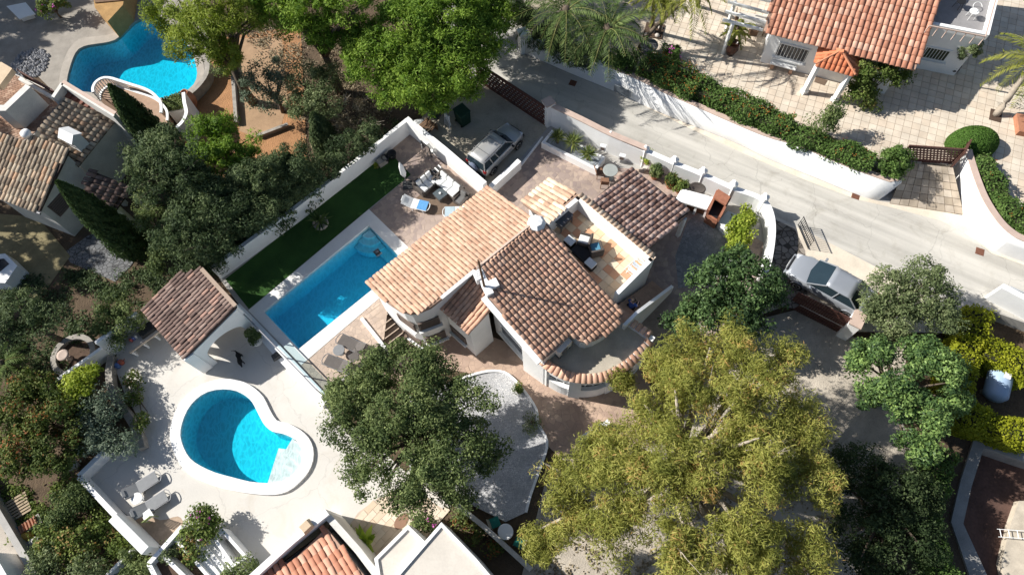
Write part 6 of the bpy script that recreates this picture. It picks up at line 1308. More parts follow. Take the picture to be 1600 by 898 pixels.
# hedge with orange flowers above the retaining wall
FLO = lf('flower_orange', (.36, .07, .02), (.46, .14, .035), (.50, .24, .06))
hedge('flowering hedge stretch nearest the black iron table', HP([(1008, 90), (1050, 109), (1090, 128)], ZT + 1.1), 1.45, 1.2, ZT - .05, 71, L_HEDGE, lumpy=.2, fl=FLO, nf=90, group='flowering hedge over the street'); hedge('flowering hedge stretch in the middle above the retaining wall', HP([(1090, 128), (1132, 148), (1182, 170), (1234, 192)], ZT + 1.0), 1.4, 1.1, ZT - .05, 72, L_HEDGE, lumpy=.2, fl=FLO, nf=70, group='flowering hedge over the street')
hedge('flowering hedge stretch nearest the lattice gate', HP([(1240, 198), (1292, 216), (1332, 231), (1368, 244)], ZT + .9), 1.1, .9, ZT - .05, 73, L_HEDGE, lumpy=.2, fl=FLO, nf=20, group='flowering hedge over the street')
hedge('flowering hedge along the curved wall at the right edge', HP([(1540, 240), (1552, 272), (1570, 302), (1592, 330), (1615, 350), (1650, 366)], ZT + .9), 1.0, .95, ZT - .05, 74, L_HEDGE, lumpy=.2, fl=FLO, nf=7)
shrub('round green bush on the wall beside the lattice gate', LB((1399, 252, ZT + .75, 25), fl=.9), 'hedge', z0=ZT, seed=75, dens=1.3)
shrub('small loose tree rising from the hedge below the porch', LB((1288, 190, ZT + 1.2, 20), (1308, 178, ZT + 1.5, 16)), 'mass', z0=ZT, seed=76)
shrub('leafy climber growing beside the orange porch roof', LB((1352, 112, ZT + 1.9, 22), (1385, 110, ZT + 1.9, 22), (1345, 138, ZT + 1., 20), (1362, 154, ZT + .5, 14), (1408, 118, ZT + 1.6, 14)), 'garden', z0=ZT, seed=77)
# clipped dome
def dome(label, px, z0, rx, ry, h, seed):
    b0 = P(px[0], px[1], z0); root = thing('topiary_dome', label, 'topiary', b0, 0, world=False); rs = np.random.RandomState(seed); N = 15000
    a = rs.uniform(0, 6.283, N); u = rs.uniform(0, 1, N); cz = u; sr = np.sqrt(1 - cz ** 2.4); s = rs.uniform(.96, 1.02, N)
    p = np.stack([rx * sr * np.cos(a) * s, ry * sr * np.sin(a) * s, h * cz * s], 1); n = p / np.array([rx ** 2, ry ** 2, h ** 2]) ; n /= np.linalg.norm(n, axis=1, keepdims=True)
    leaf_object('foliage', p, n + rs.normal(size=(N, 3)) * .45, .07, .045, .5 + rs.normal(0, .2, N), L_TOPI, root, None, rs)
    b = MB(); b.lathe([(1, 0), (.92, .45), (.65, .8), (.3, .94), (.02, .98)], (0, 0, 0), 18, sx=rx * .95, sy=ry * .95); b.v = [(x, y, z * h * .97) for x, y, z in b.v]; b.build('branches', mat('twig_core', (0, 0, 0)), root, smooth=True); return root
dome('smooth clipped green dome inside the lattice gate', (1515, 228), ZT, 1.35, .95, 1.15, 78)
# palms across the street
palm('large green palm at the top edge above the retaining wall', (862, 62), ZT + 3.2, ZT, 3.0, 26, 81, head=(884, 22), trunk=.25, ll=.6); palm('large green palm with drooping fronds nearest the black iron table', (930, 88), ZT + 3.0, ZT, 2.7, 26, 82, head=(950, 50), trunk=.25, ll=.6)
palm('young yellow palm with short trunk in the square bed', (1018, 50), ZT + 3., ZT, 1.5, 14, 83, m=L_PALMY, head=(1022, -2), trunk=.11, ll=.35); palm('second slender yellow palm in the square bed, nearer the house', (1030, 52), ZT + 2.9, ZT, 1.4, 13, 84, m=L_PALMY, head=(1043, 4), trunk=.07, ll=.35)
palm('tall slender palm leaning right from the hedge end', (998, 76), ZT + 4.4, ZT, 2.0, 16, 85, m=L_PALMY, head=(1078, -8), trunk=.10, ll=.45); palm('palm with pale trunk at the right edge beyond the house', (1556, 180), ZT + 3., ZT, 2.3, 18, 86, m=L_PALMY, head=(1614, 98), trunk=.14, ll=.5, bark=BARKL)
palm('tall palm beyond the top edge whose shadow crosses the cream tiles', (1090, 10), ZT + 5, ZT, 2.2, 16, 87, head=(1100, -60), trunk=.1, ll=.45)
shrub('shaded bush at the street corner beside the first wall post', LB((800, 12, 1.5, 22), (822, 28, 1.6, 20), (835, 5, 1.6, 22)), 'dark', z0=ZP, seed=188)
shrub('dark green bush in the shade under the two large palms', LB((880, 75, ZT + .6, 26), (910, 85, ZT + .6, 22), (850, 55, ZT + .7, 22)), 'dark', z0=ZT, seed=88); shrub('green bush on the wall below the drooping palm', LB((965, 92, ZT + .5, 18), (985, 100, ZT + .4, 12)), 'hedge', z0=ZT, seed=89)
shrub('magenta flowering plant at the foot of the leaning palm', LB((1050, 84, ZT + .3, 13)), 'hedge', z0=ZT, seed=90, flowers=L_MAG, nf=12, name='flowering_plant')
# yuccas in the white planter
for k, (px, lb) in enumerate((((871, 222), 'dark yucca nearest the gate post in the white planter'), ((895, 230), 'largest yellowish yucca in the middle of the white planter'), ((918, 248), 'yucca at the canopy end of the white planter'))): rosette(lb, px, ZP + .5, .62 if k != 1 else .75, 120, 91 + k, group='planter yuccas', h=.45, wl=.05)
# deck plants at the bottom
shrub('bougainvillea bush at the head of the white planters', LB((312, 818, 1.1, 24), (325, 826, 1., 18)), 'garden', seed=101, flowers=L_MAG, nf=8); shrub('straggly climber hanging over the broad white steps', LB((296, 842, .9, 14), (300, 862, .8, 12)), 'garden', seed=102, dens=.5)
shrub('low green plant in the first white planter', LB((266, 866, .7, 13)), 'olive', seed=103); shrub('bush with a yellow flower at the foot of the white planters', LB((382, 890, .8, 20), (360, 900, .7, 16)), 'mass', seed=104)
rosette('broad-leaved bright green plant at the bottom house wall', (572, 848), 0, .85, 22, 105, m=L_BIG, name='broadleaf_plant', h=.3, wl=.30, up_=.7); rosette('grassy yellow-green tuft beside the broad-leaved plant', (546, 832), 0, .45, 90, 106, m=L_LIME, name='grass_tuft', h=.1, wl=.025)
shrub('small bush with magenta flowers by the flat roof corner', LB((668, 812, .7, 14), (652, 820, .5, 10)), 'mass', seed=107, flowers=L_MAG, nf=10, name='flowering_plant')
shrub('low creeper along the weathered white garden wall', LB((720, 808, .4, 12), (745, 828, .4, 12), (770, 850, .4, 12)), 'red', seed=108, dens=.8)
# cycad on the lawn
rosette('small cycad in a stone ring on the artificial lawn', (502, 350), ZP, .85, 46, 109, m=L_PALM, name='cycad', h=.35, wl=.10)
rosette('tiny potted plant at the upper end of the lawn', (590, 262), ZP, .3, 40, 110, m=L_LIME, name='potted_plant', h=.2, wl=.05)
# ground cover under the trees
scatter_cover('undergrowth', 'dense shaded undergrowth below the evergreens along the lawn wall', P2([(200, 360), (290, 290), (380, 250), (480, 250), (560, 190), (640, 195), (520, 300), (345, 432), (280, 420)], 0), 0, 15000, 111, L_DARK, hmax=.7, patchy=.2)
scatter_cover('undergrowth', 'dry brush and weeds between the pines and the red soil', P2([(380, 40), (560, 30), (640, 160), (560, 240), (480, 230), (450, 150), (400, 90)], 0), 0, 6000, 112, L_DRY, hmax=.35, patchy=.5)
scatter_cover('undergrowth', 'dark low plants between the flagstones and the pavilion', P2([(95, 425), (200, 420), (330, 425), (300, 450), (230, 482), (170, 470), (120, 455)], 0), 0, 4500, 115, L_DARK, hmax=.4, patchy=.35)
scatter_cover('leaf_litter', 'leaf litter and weeds under the garden trees at the lower right', P2([(860, 740), (1000, 700), (1250, 640), (1320, 700), (1420, 740), (1460, 900), (820, 920)], 0), 0.01, 6000, 113, L_DRY, hmax=.12, patchy=.4, cat='leaf litter')
scatter_cover('undergrowth', 'dark plants in the shaded garden left of the stone ring', P2([(0, 430), (90, 430), (150, 520), (100, 600), (0, 560)], 0), 0, 4500, 114, L_DARK, hmax=.4, patchy=.3)
# ------------------------------------------------------------------ vehicles
SILVER = mat('silver_paint', (.36, .38, .41), .3, .04, 2, 20, 0, metal=.35, coat=.6); BEIGE = mat('champagne_paint', (.46, .455, .44), .3, .04, 2, 20, 0, metal=.35, coat=.5)
TYRE = mat('tyre', (.02, .02, .02), .9, .2, 6, 40, .2); RIM = mat('alloy_rim', (.45, .45, .46), .35, .1, 4, 30, 0, metal=.8); CARGLASS = mat('car_glass', (.02, .035, .045), .06, .1, 2, 20, 0, spec=.7)
LAMP = mat('lamp_lens', (.6, .62, .65), .1, .05, 3, 20, 0, spec=.6); REDLENS = mat('red_lens', (.35, .02, .02), .2, .1, 3, 20, 0); PLAST = mat('black_plastic', (.03, .03, .032), .6, .2, 5, 40, .1)
def ring(x, hw, z0, z1, crown, n=6):
    """half-rounded car cross-section at x, from the left sill over the top to the right sill"""
    pts = [(x, -hw * .94, z0), (x, -hw, z0 + (z1 - z0) * .35), (x, -hw * .99, z0 + (z1 - z0) * .7), (x, -hw * .93, z1 - .03), (x, -hw * .8, z1 + .005)]
    pts += [(x, -hw * .4, z1 + crown * .85), (x, 0, z1 + crown), (x, hw * .4, z1 + crown * .85)] + [(a, -b, c) for a, b, c in pts[::-1]]
    return pts
def loft(rings, m, name, parent, close_ends=True, smooth=True):
    n = len(rings[0]); b = MB(); v = [p for r in rings for p in r]; f = [(i * n + k, i * n + k + 1, (i + 1) * n + k + 1, (i + 1) * n + k) for i in range(len(rings) - 1) for k in range(n - 1)]
    f += [(i * n + n - 1, i * n, (i + 1) * n, (i + 1) * n + n - 1) for i in range(len(rings) - 1)]
    if close_ends: f += [tuple(range(n)), tuple(range(len(v) - 1, len(v) - n - 1, -1))]
    b.add(v, f); o = b.build(name, m, parent, smooth=smooth)
    bm = bmesh.new(); bm.from_mesh(o.data); bmesh.ops.recalc_face_normals(bm, faces=bm.faces); bm.to_mesh(o.data); bm.free(); return o
def car(name, label, loc, rz, paint, st, gh, wheels, tall, sus=False):
    t = thing(name, label, 'car', loc, rz, world=False)
    body_ = loft([ring(*s) for s in st], paint, 'body', t)
    sd_m = body_.modifiers.new('sub', 'SUBSURF'); sd_m.levels = sd_m.render_levels = 1
    # greenhouse: glass shell, painted roof and pillars
    (xr0, xr1, hwb, zb), (xt0, xt1, hwt, zt) = gh
    base = [(xr0, -hwb * .9, zb), (xr1, -hwb * .92, zb), (xr1 + .12, 0, zb), (xr1, hwb * .92, zb), (xr0, hwb * .9, zb), (xr0 - .06, 0, zb)]
    topr = [(xt0, -hwt * .95, zt), (xt1, -hwt * .95, zt), (xt1 + .08, 0, zt + .02), (xt1, hwt * .95, zt), (xt0, hwt * .95, zt), (xt0 - .04, 0, zt + .02)]
    b = MB(); b.add(base + topr, [(i, (i + 1) % 6, 6 + (i + 1) % 6, 6 + i) for i in range(6)]); b.build('windows', CARGLASS, t)
    rr = []
    for k in range(6):
        u = k / 5; x = xt0 - .05 + (xt1 - xt0 + .13) * u; e = .05 * (2 * u - 1) ** 2; rr.append([(x, -hwt * (1 - e), zt - .03), (x, -hwt * .97, zt + .005), (x, -hwt * .5, zt + .035 - e * .3), (x, 0, zt + .045 - e * .3), (x, hwt * .5, zt + .035 - e * .3), (x, hwt * .97, zt + .005), (x, hwt * (1 - e), zt - .03)])
    loft(rr, paint, 'roof', t)
    for s in (-1, 1):
        for (a, c) in (((xr1, s * hwb * .93, zb), (xt1, s * hwt * .97, zt)), ((xr0, s * hwb * .91, zb), (xt0, s * hwt * .97, zt)), (((xr0 + xr1) * .5 - .05, s * hwb * .935, zb), ((xt0 + xt1) * .5 - .05, s * hwt * .98, zt))) + ((((xr0 * .72 + xr1 * .28), s * hwb * .93, zb), ((xt0 * .75 + xt1 * .25), s * hwt * .98, zt)),) * (1 if tall else 0):
            b = MB(); b.tube([a, c], .042 if tall else .034, 5); b.build('pillar', paint, t)
        mx = xr1 - .28; b = MB(); b.box((mx, s * (hwb + .10), zb + .05), (.14, .2, .13), taper=.85); b.build('mirror', paint if not sus else PLAST, t, bevel=.02)
        xs_ = st[-1][0]; b = MB(); b.box((xs_ - .22, s * st[-2][1] * .72, st[-2][3] - .05), (.34, .36, .14), s * -.35, taper=.8); b.build('headlight', LAMP, t, bevel=.02)
        xs_ = st[0][0]; b = MB(); b.box((xs_ + .08, s * st[1][1] * .86, st[1][3] - .1), (.14, .2, .26 if tall else .16)); b.build('tail_light', REDLENS, t, bevel=.01)
        for wx in wheels[0]:
            b = MB(); r = wheels[1]; prof = [(r * .72, -.11), (r * .97, -.1), (r, -.06), (r, .06), (r * .97, .1), (r * .72, .11)]; b.lathe(prof, (0, 0, 0), 20); w_ = b.build('wheel', TYRE, t, smooth=False); w_.rotation_euler = (math.pi / 2, 0, 0); w_.location = (wx, s * (st[3][1] - .09), r)
            b = MB(); b.lathe([(r * .7, .1 * -s - .0), (r * .66, .115 * -s), (r * .2, .10 * -s), (.02, .12 * -s)] if s > 0 else [(r * .7, .1), (r * .66, .115), (r * .2, .10), (.02, .12)], (0, 0, 0), 14); b.build('rim', RIM, w_)
            b = MB(); b.tube([(wx + math.cos(a) * (r + .045), s * (st[3][1] + .002), r + math.sin(a) * (r + .045)) for a in np.linspace(.1, math.pi - .1, 9)], .03, 5); b.build('wheel_arch', PLAST if sus else paint, t)
    for x_, hw_, z_ in ((st[0][0] - .02, st[1][1] * .93, .42), (st[-1][0] + .02, st[-2][1] * .9, .42)):
        b = MB(); b.box((x_, 0, z_), (.16, hw_ * 2, .24)); b.build('bumper', PLAST if sus else paint, t, bevel=.05)
    b = MB(); b.box((st[-1][0] + .03, 0, .62), (.08, .9, .12)); b.build('grille', PLAST, t)
    b = MB(); b.box((st[-1][0] + .115, 0, .42), (.012, .48, .11)); b.build('number_plate', WHITE2, t)
    return t
a, rz = frame_px((1365, 474), (1240, 404), ZP + .7); c = P(1300, 444, ZP + .75)
sed = car('saloon_car', 'silver saloon parked nose towards the iron gate under the olive', Vector((c.x, c.y, ZP + .012)), rz, SILVER,
    [(-2.22, .70, .35, .80, .02), (-2.12, .80, .26, .92, .02), (-1.5, .87, .22, .95, .02), (-.6, .88, .2, .93, .02), (.6, .88, .2, .92, .02), (1.1, .87, .22, .90, .035), (1.7, .84, .22, .82, .04), (2.1, .74, .26, .70, .03), (2.22, .60, .35, .60, .02)],
    ((-1.62, 1.12, .86, .93), (-1.0, .22, .66, 1.40)), ((-1.35, 1.38), .31), False)
a, rz = frame_px((750, 262), (808, 203), ZP + .9); c = P(774, 228, ZP + .9)
suv = car('off_road_car', 'champagne off-roader with roof bars and spare wheel parked on the driveway', Vector((c.x, c.y, ZP + .012)), rz, BEIGE,
    [(-2.05, .82, .40, 1.02, .01), (-2.0, .88, .32, 1.06, .01), (-1.4, .90, .30, 1.06, .01), (-.6, .90, .30, 1.06, .01), (.5, .90, .30, 1.05, .01), (1.0, .89, .30, 1.03, .03), (1.6, .86, .30, .98, .04), (2.0, .78, .34, .86, .03), (2.1, .66, .42, .76, .02)],
    ((-2.0, .98, .86, 1.05), (-1.88, .32, .70, 1.70)), ((-1.28, 1.32), .36), True, True)
suv.scale = (.86, .86, .86)
for x in (-1.2, -.1): b = MB(); b.tube([(x, -.72, 1.80), (x, .72, 1.80)], .022, 6); b.build('roof_bar', GREYM, suv)
for s in (-1, 1): b = MB(); b.tube([(-1.7, s * .62, 1.77), (.1, s * .62, 1.77)], .02, 6); b.build('roof_rail', PLAST, suv)
b = MB(); b.lathe([(.02, 0), (.33, 0), (.36, .05), (.36, .18), (.30, .23), (.02, .25)], (0, 0, 0), 20); sw = b.build('spare_wheel', mat('wheel_cover', (.16, .19, .26), .4), suv, smooth=False); sw.rotation_euler = (0, -math.pi / 2, 0); sw.location = (-2.05, .1, .98)

# ------------------------------------------------------------------ people and animals
def skin_body(name, m, parent, verts, edges, root=0, sub=2):
    me = bpy.data.meshes.new(name); me.from_pydata([v[:3] for v in verts], edges, []); o = bpy.data.objects.new(name, me); COL.objects.link(o); o.parent = parent; me.materials.append(m)
    sk = o.modifiers.new('skin', 'SKIN'); sk.use_smooth_shade = True
    for i, v in enumerate(verts):
        d = me.skin_vertices[0].data[i]; r = v[3]; d.radius = (r, r) if not hasattr(r, '__len__') else r; d.use_root = i == root
    s = o.modifiers.new('sub', 'SUBSURF'); s.levels = s.render_levels = sub; return o
SKIN = mat('skin', (.52, .33, .24), .6, .1, 4, 40, 0); HAIR = mat('dark_hair', (.02, .015, .012), .7, .3, 20, 80, .5); BLUE = mat('blue_shirt', (.05, .10, .30), .85, .2, 6, 50, .3); JEAN = mat('dark_trousers', (.03, .035, .05), .85, .2, 6, 50, .3)
def seated_person(label, loc, rz):
    t = thing('person', label, 'person', loc, rz, world=False)      # faces +x, seat at z 0
    V = [(0, 0, .10, .14), (.02, 0, .30, .13), (.04, 0, .48, .15), (.06, 0, .58, .06), (.08, 0, .66, .075), (.09, 0, .76, .095), (.08, 0, .84, .07)]; E = [(0, 1), (1, 2), (2, 3), (3, 4), (4, 5), (5, 6)]
    for s in (-1, 1):
        k = len(V); V += [(.04, s * .17, .52, .06), (.12, s * .23, .30, .048), (.34, s * .14, .22, .038), (.42, s * .10, .21, .03)]; E += [(2, k), (k, k + 1), (k + 1, k + 2), (k + 2, k + 3)]
        for f in range(5):
            a = (f - 2) * .016; q = len(V); V += [(.46 + (0 if f else -.03), s * .10 + a - (s * .02 if f == 0 else 0), .205, .009), (.49 + .008 * (2 - abs(f - 2)) - (.03 if f == 0 else 0), s * .10 + a * 1.2, .185, .008)]; E += [(k + 3, q), (q, q + 1)]
        k = len(V); V += [(.06, s * .09, .09, .10), (.44, s * .13, .13, .075), (.46, s * .13, -.28, .05), (.58, s * .14, -.34, .04)]; E += [(0, k), (k, k + 1), (k + 1, k + 2), (k + 2, k + 3)]
    skin_body('body', SKIN, t, V, E)
    S = [(0, 0, .08, .165), (.02, 0, .30, .155), (.04, 0, .49, .175), (.055, 0, .56, .08)]; Es = [(0, 1), (1, 2), (2, 3)]
    for s in (-1, 1): k = len(S); S += [(.04, s * .18, .53, .08), (.10, s * .225, .36, .07)]; Es += [(2, k), (k, k + 1)]
    skin_body('shirt', BLUE, t, S, Es)
    T = [(0, 0, .08, .16)]; Et = []
    for s in (-1, 1): k = len(T); T += [(.06, s * .09, .09, .115), (.44, s * .13, .13, .09), (.46, s * .13, -.24, .065)]; Et += [(0, k), (k, k + 1), (k + 1, k + 2)]
    skin_body('trousers', JEAN, t, T, Et)
    b = MB(); b.lathe([(.02, .0), (.09, .02), (.115, .08), (.105, .15), (.06, .19), (.01, .2)], (.065, 0, .71), 12); b.build('hair', HAIR, t, smooth=True)
    for s in (-1, 1):
        b = MB(); b.lathe([(.004, -.01), (.013, 0), (.004, .01)], (.185, s * .035, .765), 6); b.build('eye', BLACK, t); b = MB(); b.lathe([(.01, -.03), (.02, 0), (.01, .03)], (.085, s * .1, .755), 6); b.build('ear', SKIN, t)
    b = MB(); b.lathe([(.016, -.03), (.012, 0), (.004, .02)], (.19, 0, .735), 6); b.build('nose', SKIN, t); b = MB(); b.box((.178, 0, .695), (.012, .045, .010)); b.build('mouth', mat('lips', (.35, .13, .11), .6), t)
    return t
st0, st1, st2 = STAIR; pz_ = TF - 2 * (TF - ZP) / NS; q = st0 + st1 * .42 + st2 * .5; seated_person('person in a blue top sitting on the outdoor stair', Vector((q.x, q.y, pz_ + .06)), math.atan2(st1.y, st1.x))
q, rz = frame_px((371, 553), (377, 574), .45); dg = thing('dog', 'black dog standing on the pale deck in front of the pavilion', 'dog', Vector((q.x, q.y, 0.01)), rz, world=False)
V = [(0, 0, .42, .10), (.18, 0, .41, .095), (.36, 0, .41, .12), (.50, .01, .45, .11), (.60, .03, .54, .075), (.68, .05, .60, .07), (.78, .07, .57, .045), (.86, .08, .55, .032), (-.10, -.01, .44, .06), (-.22, -.06, .42, .03), (-.30, -.16, .40, .02), (-.32, -.27, .44, .014)]
E = [(0, 1), (1, 2), (2, 3), (3, 4), (4, 5), (5, 6), (6, 7), (0, 8), (8, 9), (9, 10), (10, 11)]
for s in (-1, 1):
    k = len(V); V += [(.02, s * .09, .33, .07), (.06, s * .10, .24, .045), (-.06, s * .10, .14, .028), (-.03, s * .10, .03, .026), (.03, s * .10, .02, .022)]; E += [(0, k), (k, k + 1), (k + 1, k + 2), (k + 2, k + 3), (k + 3, k + 4)]
    k = len(V); V += [(.44, s * .09, .32, .055), (.42, s * .095, .20, .035), (.44, s * .095, .04, .026), (.49, s * .095, .02, .022)]; E += [(3, k), (k, k + 1), (k + 1, k + 2), (k + 2, k + 3)]
    k = len(V); V += [(.64, .04 + s * .06, .66, .025), (.62, .04 + s * .085, .60, .018)]; E += [(5, k), (k, k + 1)]
skin_body('body', mat('black_fur', (.012, .011, .011), .7, .3, 15, 90, .5), dg, V, E)

# ------------------------------------------------------------------ furniture
def lounger(label, a, b_, z, group, fab, frame=GREYM, back=.62, name='sun_lounger', towel=None):
    """foot at pixel a, head at pixel b"""
    q, rz = frame_px(a, b_, z + .3); L = (P(*b_, z + .3) - P(*a, z + .3)).length; L = max(1.5, min(2.0, L)); t = thing(name, label, 'sun lounger', Vector((q.x, q.y, z)), rz, group, world=False)
    xb = L * back; ba = .5
    for s in (-1, 1):
        m1 = MB(); m1.tube([(0, s * .3, .30), (xb, s * .3, .32), (xb + (L - xb) * math.cos(ba), s * .3, .32 + (L - xb) * math.sin(ba))], .022, 6); m1.build('frame_rail', frame, t)
    m1 = MB(); m1.tube([(0, -.3, .30), (-.10, -.16, .30), (-.12, 0, .30), (-.10, .16, .30), (0, .3, .30)], .022, 6); m1.build('foot_bow', frame, t)
    m1 = MB(); m1.box((xb / 2 + .04, 0, .33), (xb - .04, .56, .025)); m1.build('seat_sling', fab, t)
    m1 = MB(); Lb = L - xb; m1.box((xb + Lb / 2 * math.cos(ba), 0, .33 + Lb / 2 * math.sin(ba)), (Lb, .56, .03), tilt=Matrix.Rotation(-ba, 3, 'Y')); m1.build('backrest', fab, t)
    for x in (.25, xb - .05):
        for s in (-1, 1): m1 = MB(); m1.tube([(x, s * .29, .30), (x - .06, s * .29, 0)], .02, 6); m1.build('leg', frame, t)
    m1 = MB(); m1.box((L - .1, 0, .40 + Lb * math.sin(ba) - .06), (.16, .34, .07), tilt=Matrix.Rotation(-ba, 3, 'Y')); m1.build('head_pad', fab, t, bevel=.02)
    if towel: m1 = MB(); m1.box((.28, 0, .352), (.55, .6, .015)); m1.build('towel', towel, t); 
    return t
SLING = mat('grey_sling', (.24, .245, .25), .8, .15, 5, 60, .2); SLINGB = mat('brown_sling', (.13, .115, .105), .8, .2, 5, 60, .2); CREAM = mat('white_cushion', (.70, .71, .70), .85, .1, 4, 30, .2); TOWEL = mat('blue_towel', (.12, .33, .62), .9, .25, 8, 50, .4)
lounger('grey sun lounger on the pale deck, nearer the round pool', (247, 742), (196, 775), 0, 'grey loungers on the pale deck', SLING); lounger('grey sun lounger on the pale deck, nearer the thick parapet', (262, 772), (210, 806), 0, 'grey loungers on the pale deck', SLING)
lounger('brown sling lounger nearer the rectangular pool', (530, 528), (572, 549), ZP, 'brown loungers by the rectangular pool', SLINGB); lounger('brown sling lounger nearer the glass balustrade', (508, 560), (545, 576), ZP, 'brown loungers by the rectangular pool', SLINGB)
lounger('white lounger with blue towel beside the corner sofas', (668, 323), (637, 316), ZP, 'white loungers by the sofas', CREAM, WHITE2, towel=TOWEL); lounger('white lounger half hidden under the peach roof eave', (695, 331), (735, 330), ZP, 'white loungers by the sofas', CREAM, WHITE2, towel=mat('pale_towel', (.4, .5, .55), .9))
def round_table(label, px, z, r, m_, h=.45, name='side_table', base=True):
    t = thing(name, label, 'table', P(px[0], px[1], z), 0, world=False); b = MB(); b.lathe([(r, h - .03), (r, h), (r - .02, h + .008)], (0, 0, 0), 22); b.build('table_top', m_, t)
    b = MB(); b.tube([(0, 0, .02), (0, 0, h - .03)], .035, 8); b.build('column', m_, t); b = MB(); b.lathe([(r * .6, 0), (r * .55, .025), (.04, .05)], (0, 0, 0), 14); b.build('base', m_, t); return t
round_table('small white side table between the grey loungers', (221, 780), 0, .28, WHITE2); round_table('grey round side table between the brown loungers', (533, 551), ZP, .30, SLING)
chair('green framed white chair beside the lower grey lounger', (238, 806), 0, 2.2, mat('green_frame', (.30, .36, .12), .6), fab=WHITE2); chair('dark brown chair half under the tree by the brown loungers', (556, 562), ZP, 3.6, SLINGB)
def sofa(label, a, b_, z, depth, seats, name='outdoor_sofa', cat='sofa', flip=1, blank=CREAM):
    """back edge from pixel a to pixel b"""
    q, rz = frame_px(a, b_, z); L = (P(*b_, z) - P(*a, z)).length; t = thing(name, label, cat, q, rz, world=False)
    m1 = MB(); m1.box((L / 2, flip * depth / 2, .16), (L, depth, .24)); m1.build('base', WICKER, t, bevel=.02)
    m1 = MB(); m1.box((L / 2, flip * .07, .48), (L, .14, .45)); m1.build('backrest', WICKER, t, bevel=.02)
    for x in (.07, L - .07): m1 = MB(); m1.box((x, flip * (depth / 2 + .07), .40), (.14, depth - .15, .26)); m1.build('arm', WICKER, t, bevel=.02)
    for k in range(seats):
        w_ = (L - .3) / seats; m1 = MB(); m1.box((.15 + w_ * (k + .5), flip * (depth * .57), .36), (w_ - .03, depth * .78, .15)); m1.build('seat_cushion', blank, t, bevel=.04)
        m1 = MB(); m1.box((.15 + w_ * (k + .5), flip * .22, .58), (w_ - .06, .14, .36), tilt=Matrix.Rotation(flip * .2, 3, 'X')); m1.build('back_cushion', blank, t, bevel=.04)
    return t
sofa('white cushioned sofa nearer the lawn, left of the square table', (646, 296), (674, 272), ZP, .85, 3, flip=-1); sofa('white cushioned sofa along the driveway wall', (692, 272), (728, 302), ZP, .85, 3, flip=-1)
sofa('grey wicker armchair next to the roof eave in the lounge corner', (722, 302), (737, 312), ZP, .8, 1, name='wicker_armchair', cat='armchair', flip=-1, blank=mat('grey_cushion', (.16, .155, .15), .85))
t = thing('coffee_table', 'square dark coffee table between the two white sofas', 'table', P(689, 308, ZP), .65, world=False); b = MB(); b.box((0, 0, .36), (.62, .62, .04)); b.build('table_top', mat('slate_glass', (.10, .12, .13), .15), t); b = MB(); b.box((0, 0, .17), (.54, .54, .34)); b.build('base', WICKER, t); b = MB(); b.lathe([(.05, .38), (.07, .44), (.05, .47)], (0, 0, 0), 10); b.build('candle', WHITE2, t)
t = thing('corner_table', 'slatted corner table with striped cushions between the sofas', 'table', P(686, 276, ZP), .65, world=False); b = MB(); b.box((0, 0, .2), (.8, .8, .4)); b.build('base', WICKER, t)
for k in range(6): b = MB(); b.box((-.33 + .13 * k, 0, .43 + .01 * (k % 2)), (.07, .74, .05)); b.build('slat', WHITE2 if k % 2 else DARKGREY, t)
# rug under the lounge group
q = [(648, 312), (676, 286), (690, 284), (738, 318), (712, 335), (668, 336)]; b = MB(); b.prism(P2(q, ZP), ZP + .001, ZP + .014); tag(b.build('outdoor_rug', mat('brown_rug', (.17, .12, .085), .95, .2, 5, 60, .4)), 'brown outdoor rug under the lounge furniture', 'rug')
# closed white parasol leaning over the lawn edge
f = P(637, 290, ZP); t = thing('closed_parasol', 'closed white parasol beside the lawn edge', 'parasol', f, 0, world=False); b = MB(); b.box((0, 0, .06), (.55, .55, .1)); b.build('base', DARKGREY, t)
top_ = Vector((-.05, .05, 2.3)); b = MB(); b.tube([(0, 0, .1), tuple(top_)], .025, 6); b.build('pole', GREYM, t); b = MB(); b.tube([top_ * .42, top_ * .55, top_ * .8, top_ * .98], [.10, .17, .14, .03], 9); b.build('canopy', CREAM, t, smooth=True)
# white stacking chairs by the wall, mirror on the wall
for k, (px, lb) in enumerate((((668, 232), 'white plastic chair by the driveway wall, nearer the street'), ((676, 240), 'white plastic chair by the driveway wall, nearer the sofas'))): chair(lb, px, ZP, 2.4 + k * .2, WHITE2, group='white plastic chairs', name='plastic_chair')
q, rz = frame_px((664, 226), (676, 236), ZP + .9); t = thing('wall_mirror', 'dark framed mirror on the lounge side of the driveway wall', 'mirror', Vector((q.x, q.y, ZP + .6)), rz, world=False); b = MB(); b.box((.35, -.19, .4), (.75, .04, .95)); b.build('frame', BLACK, t); b = MB(); b.box((.35, -.215, .4), (.65, .01, .85)); b.build('glass', mat('mirror_glass', (.5, .52, .54), .05, .02, 1, 5, 0, metal=1), t)
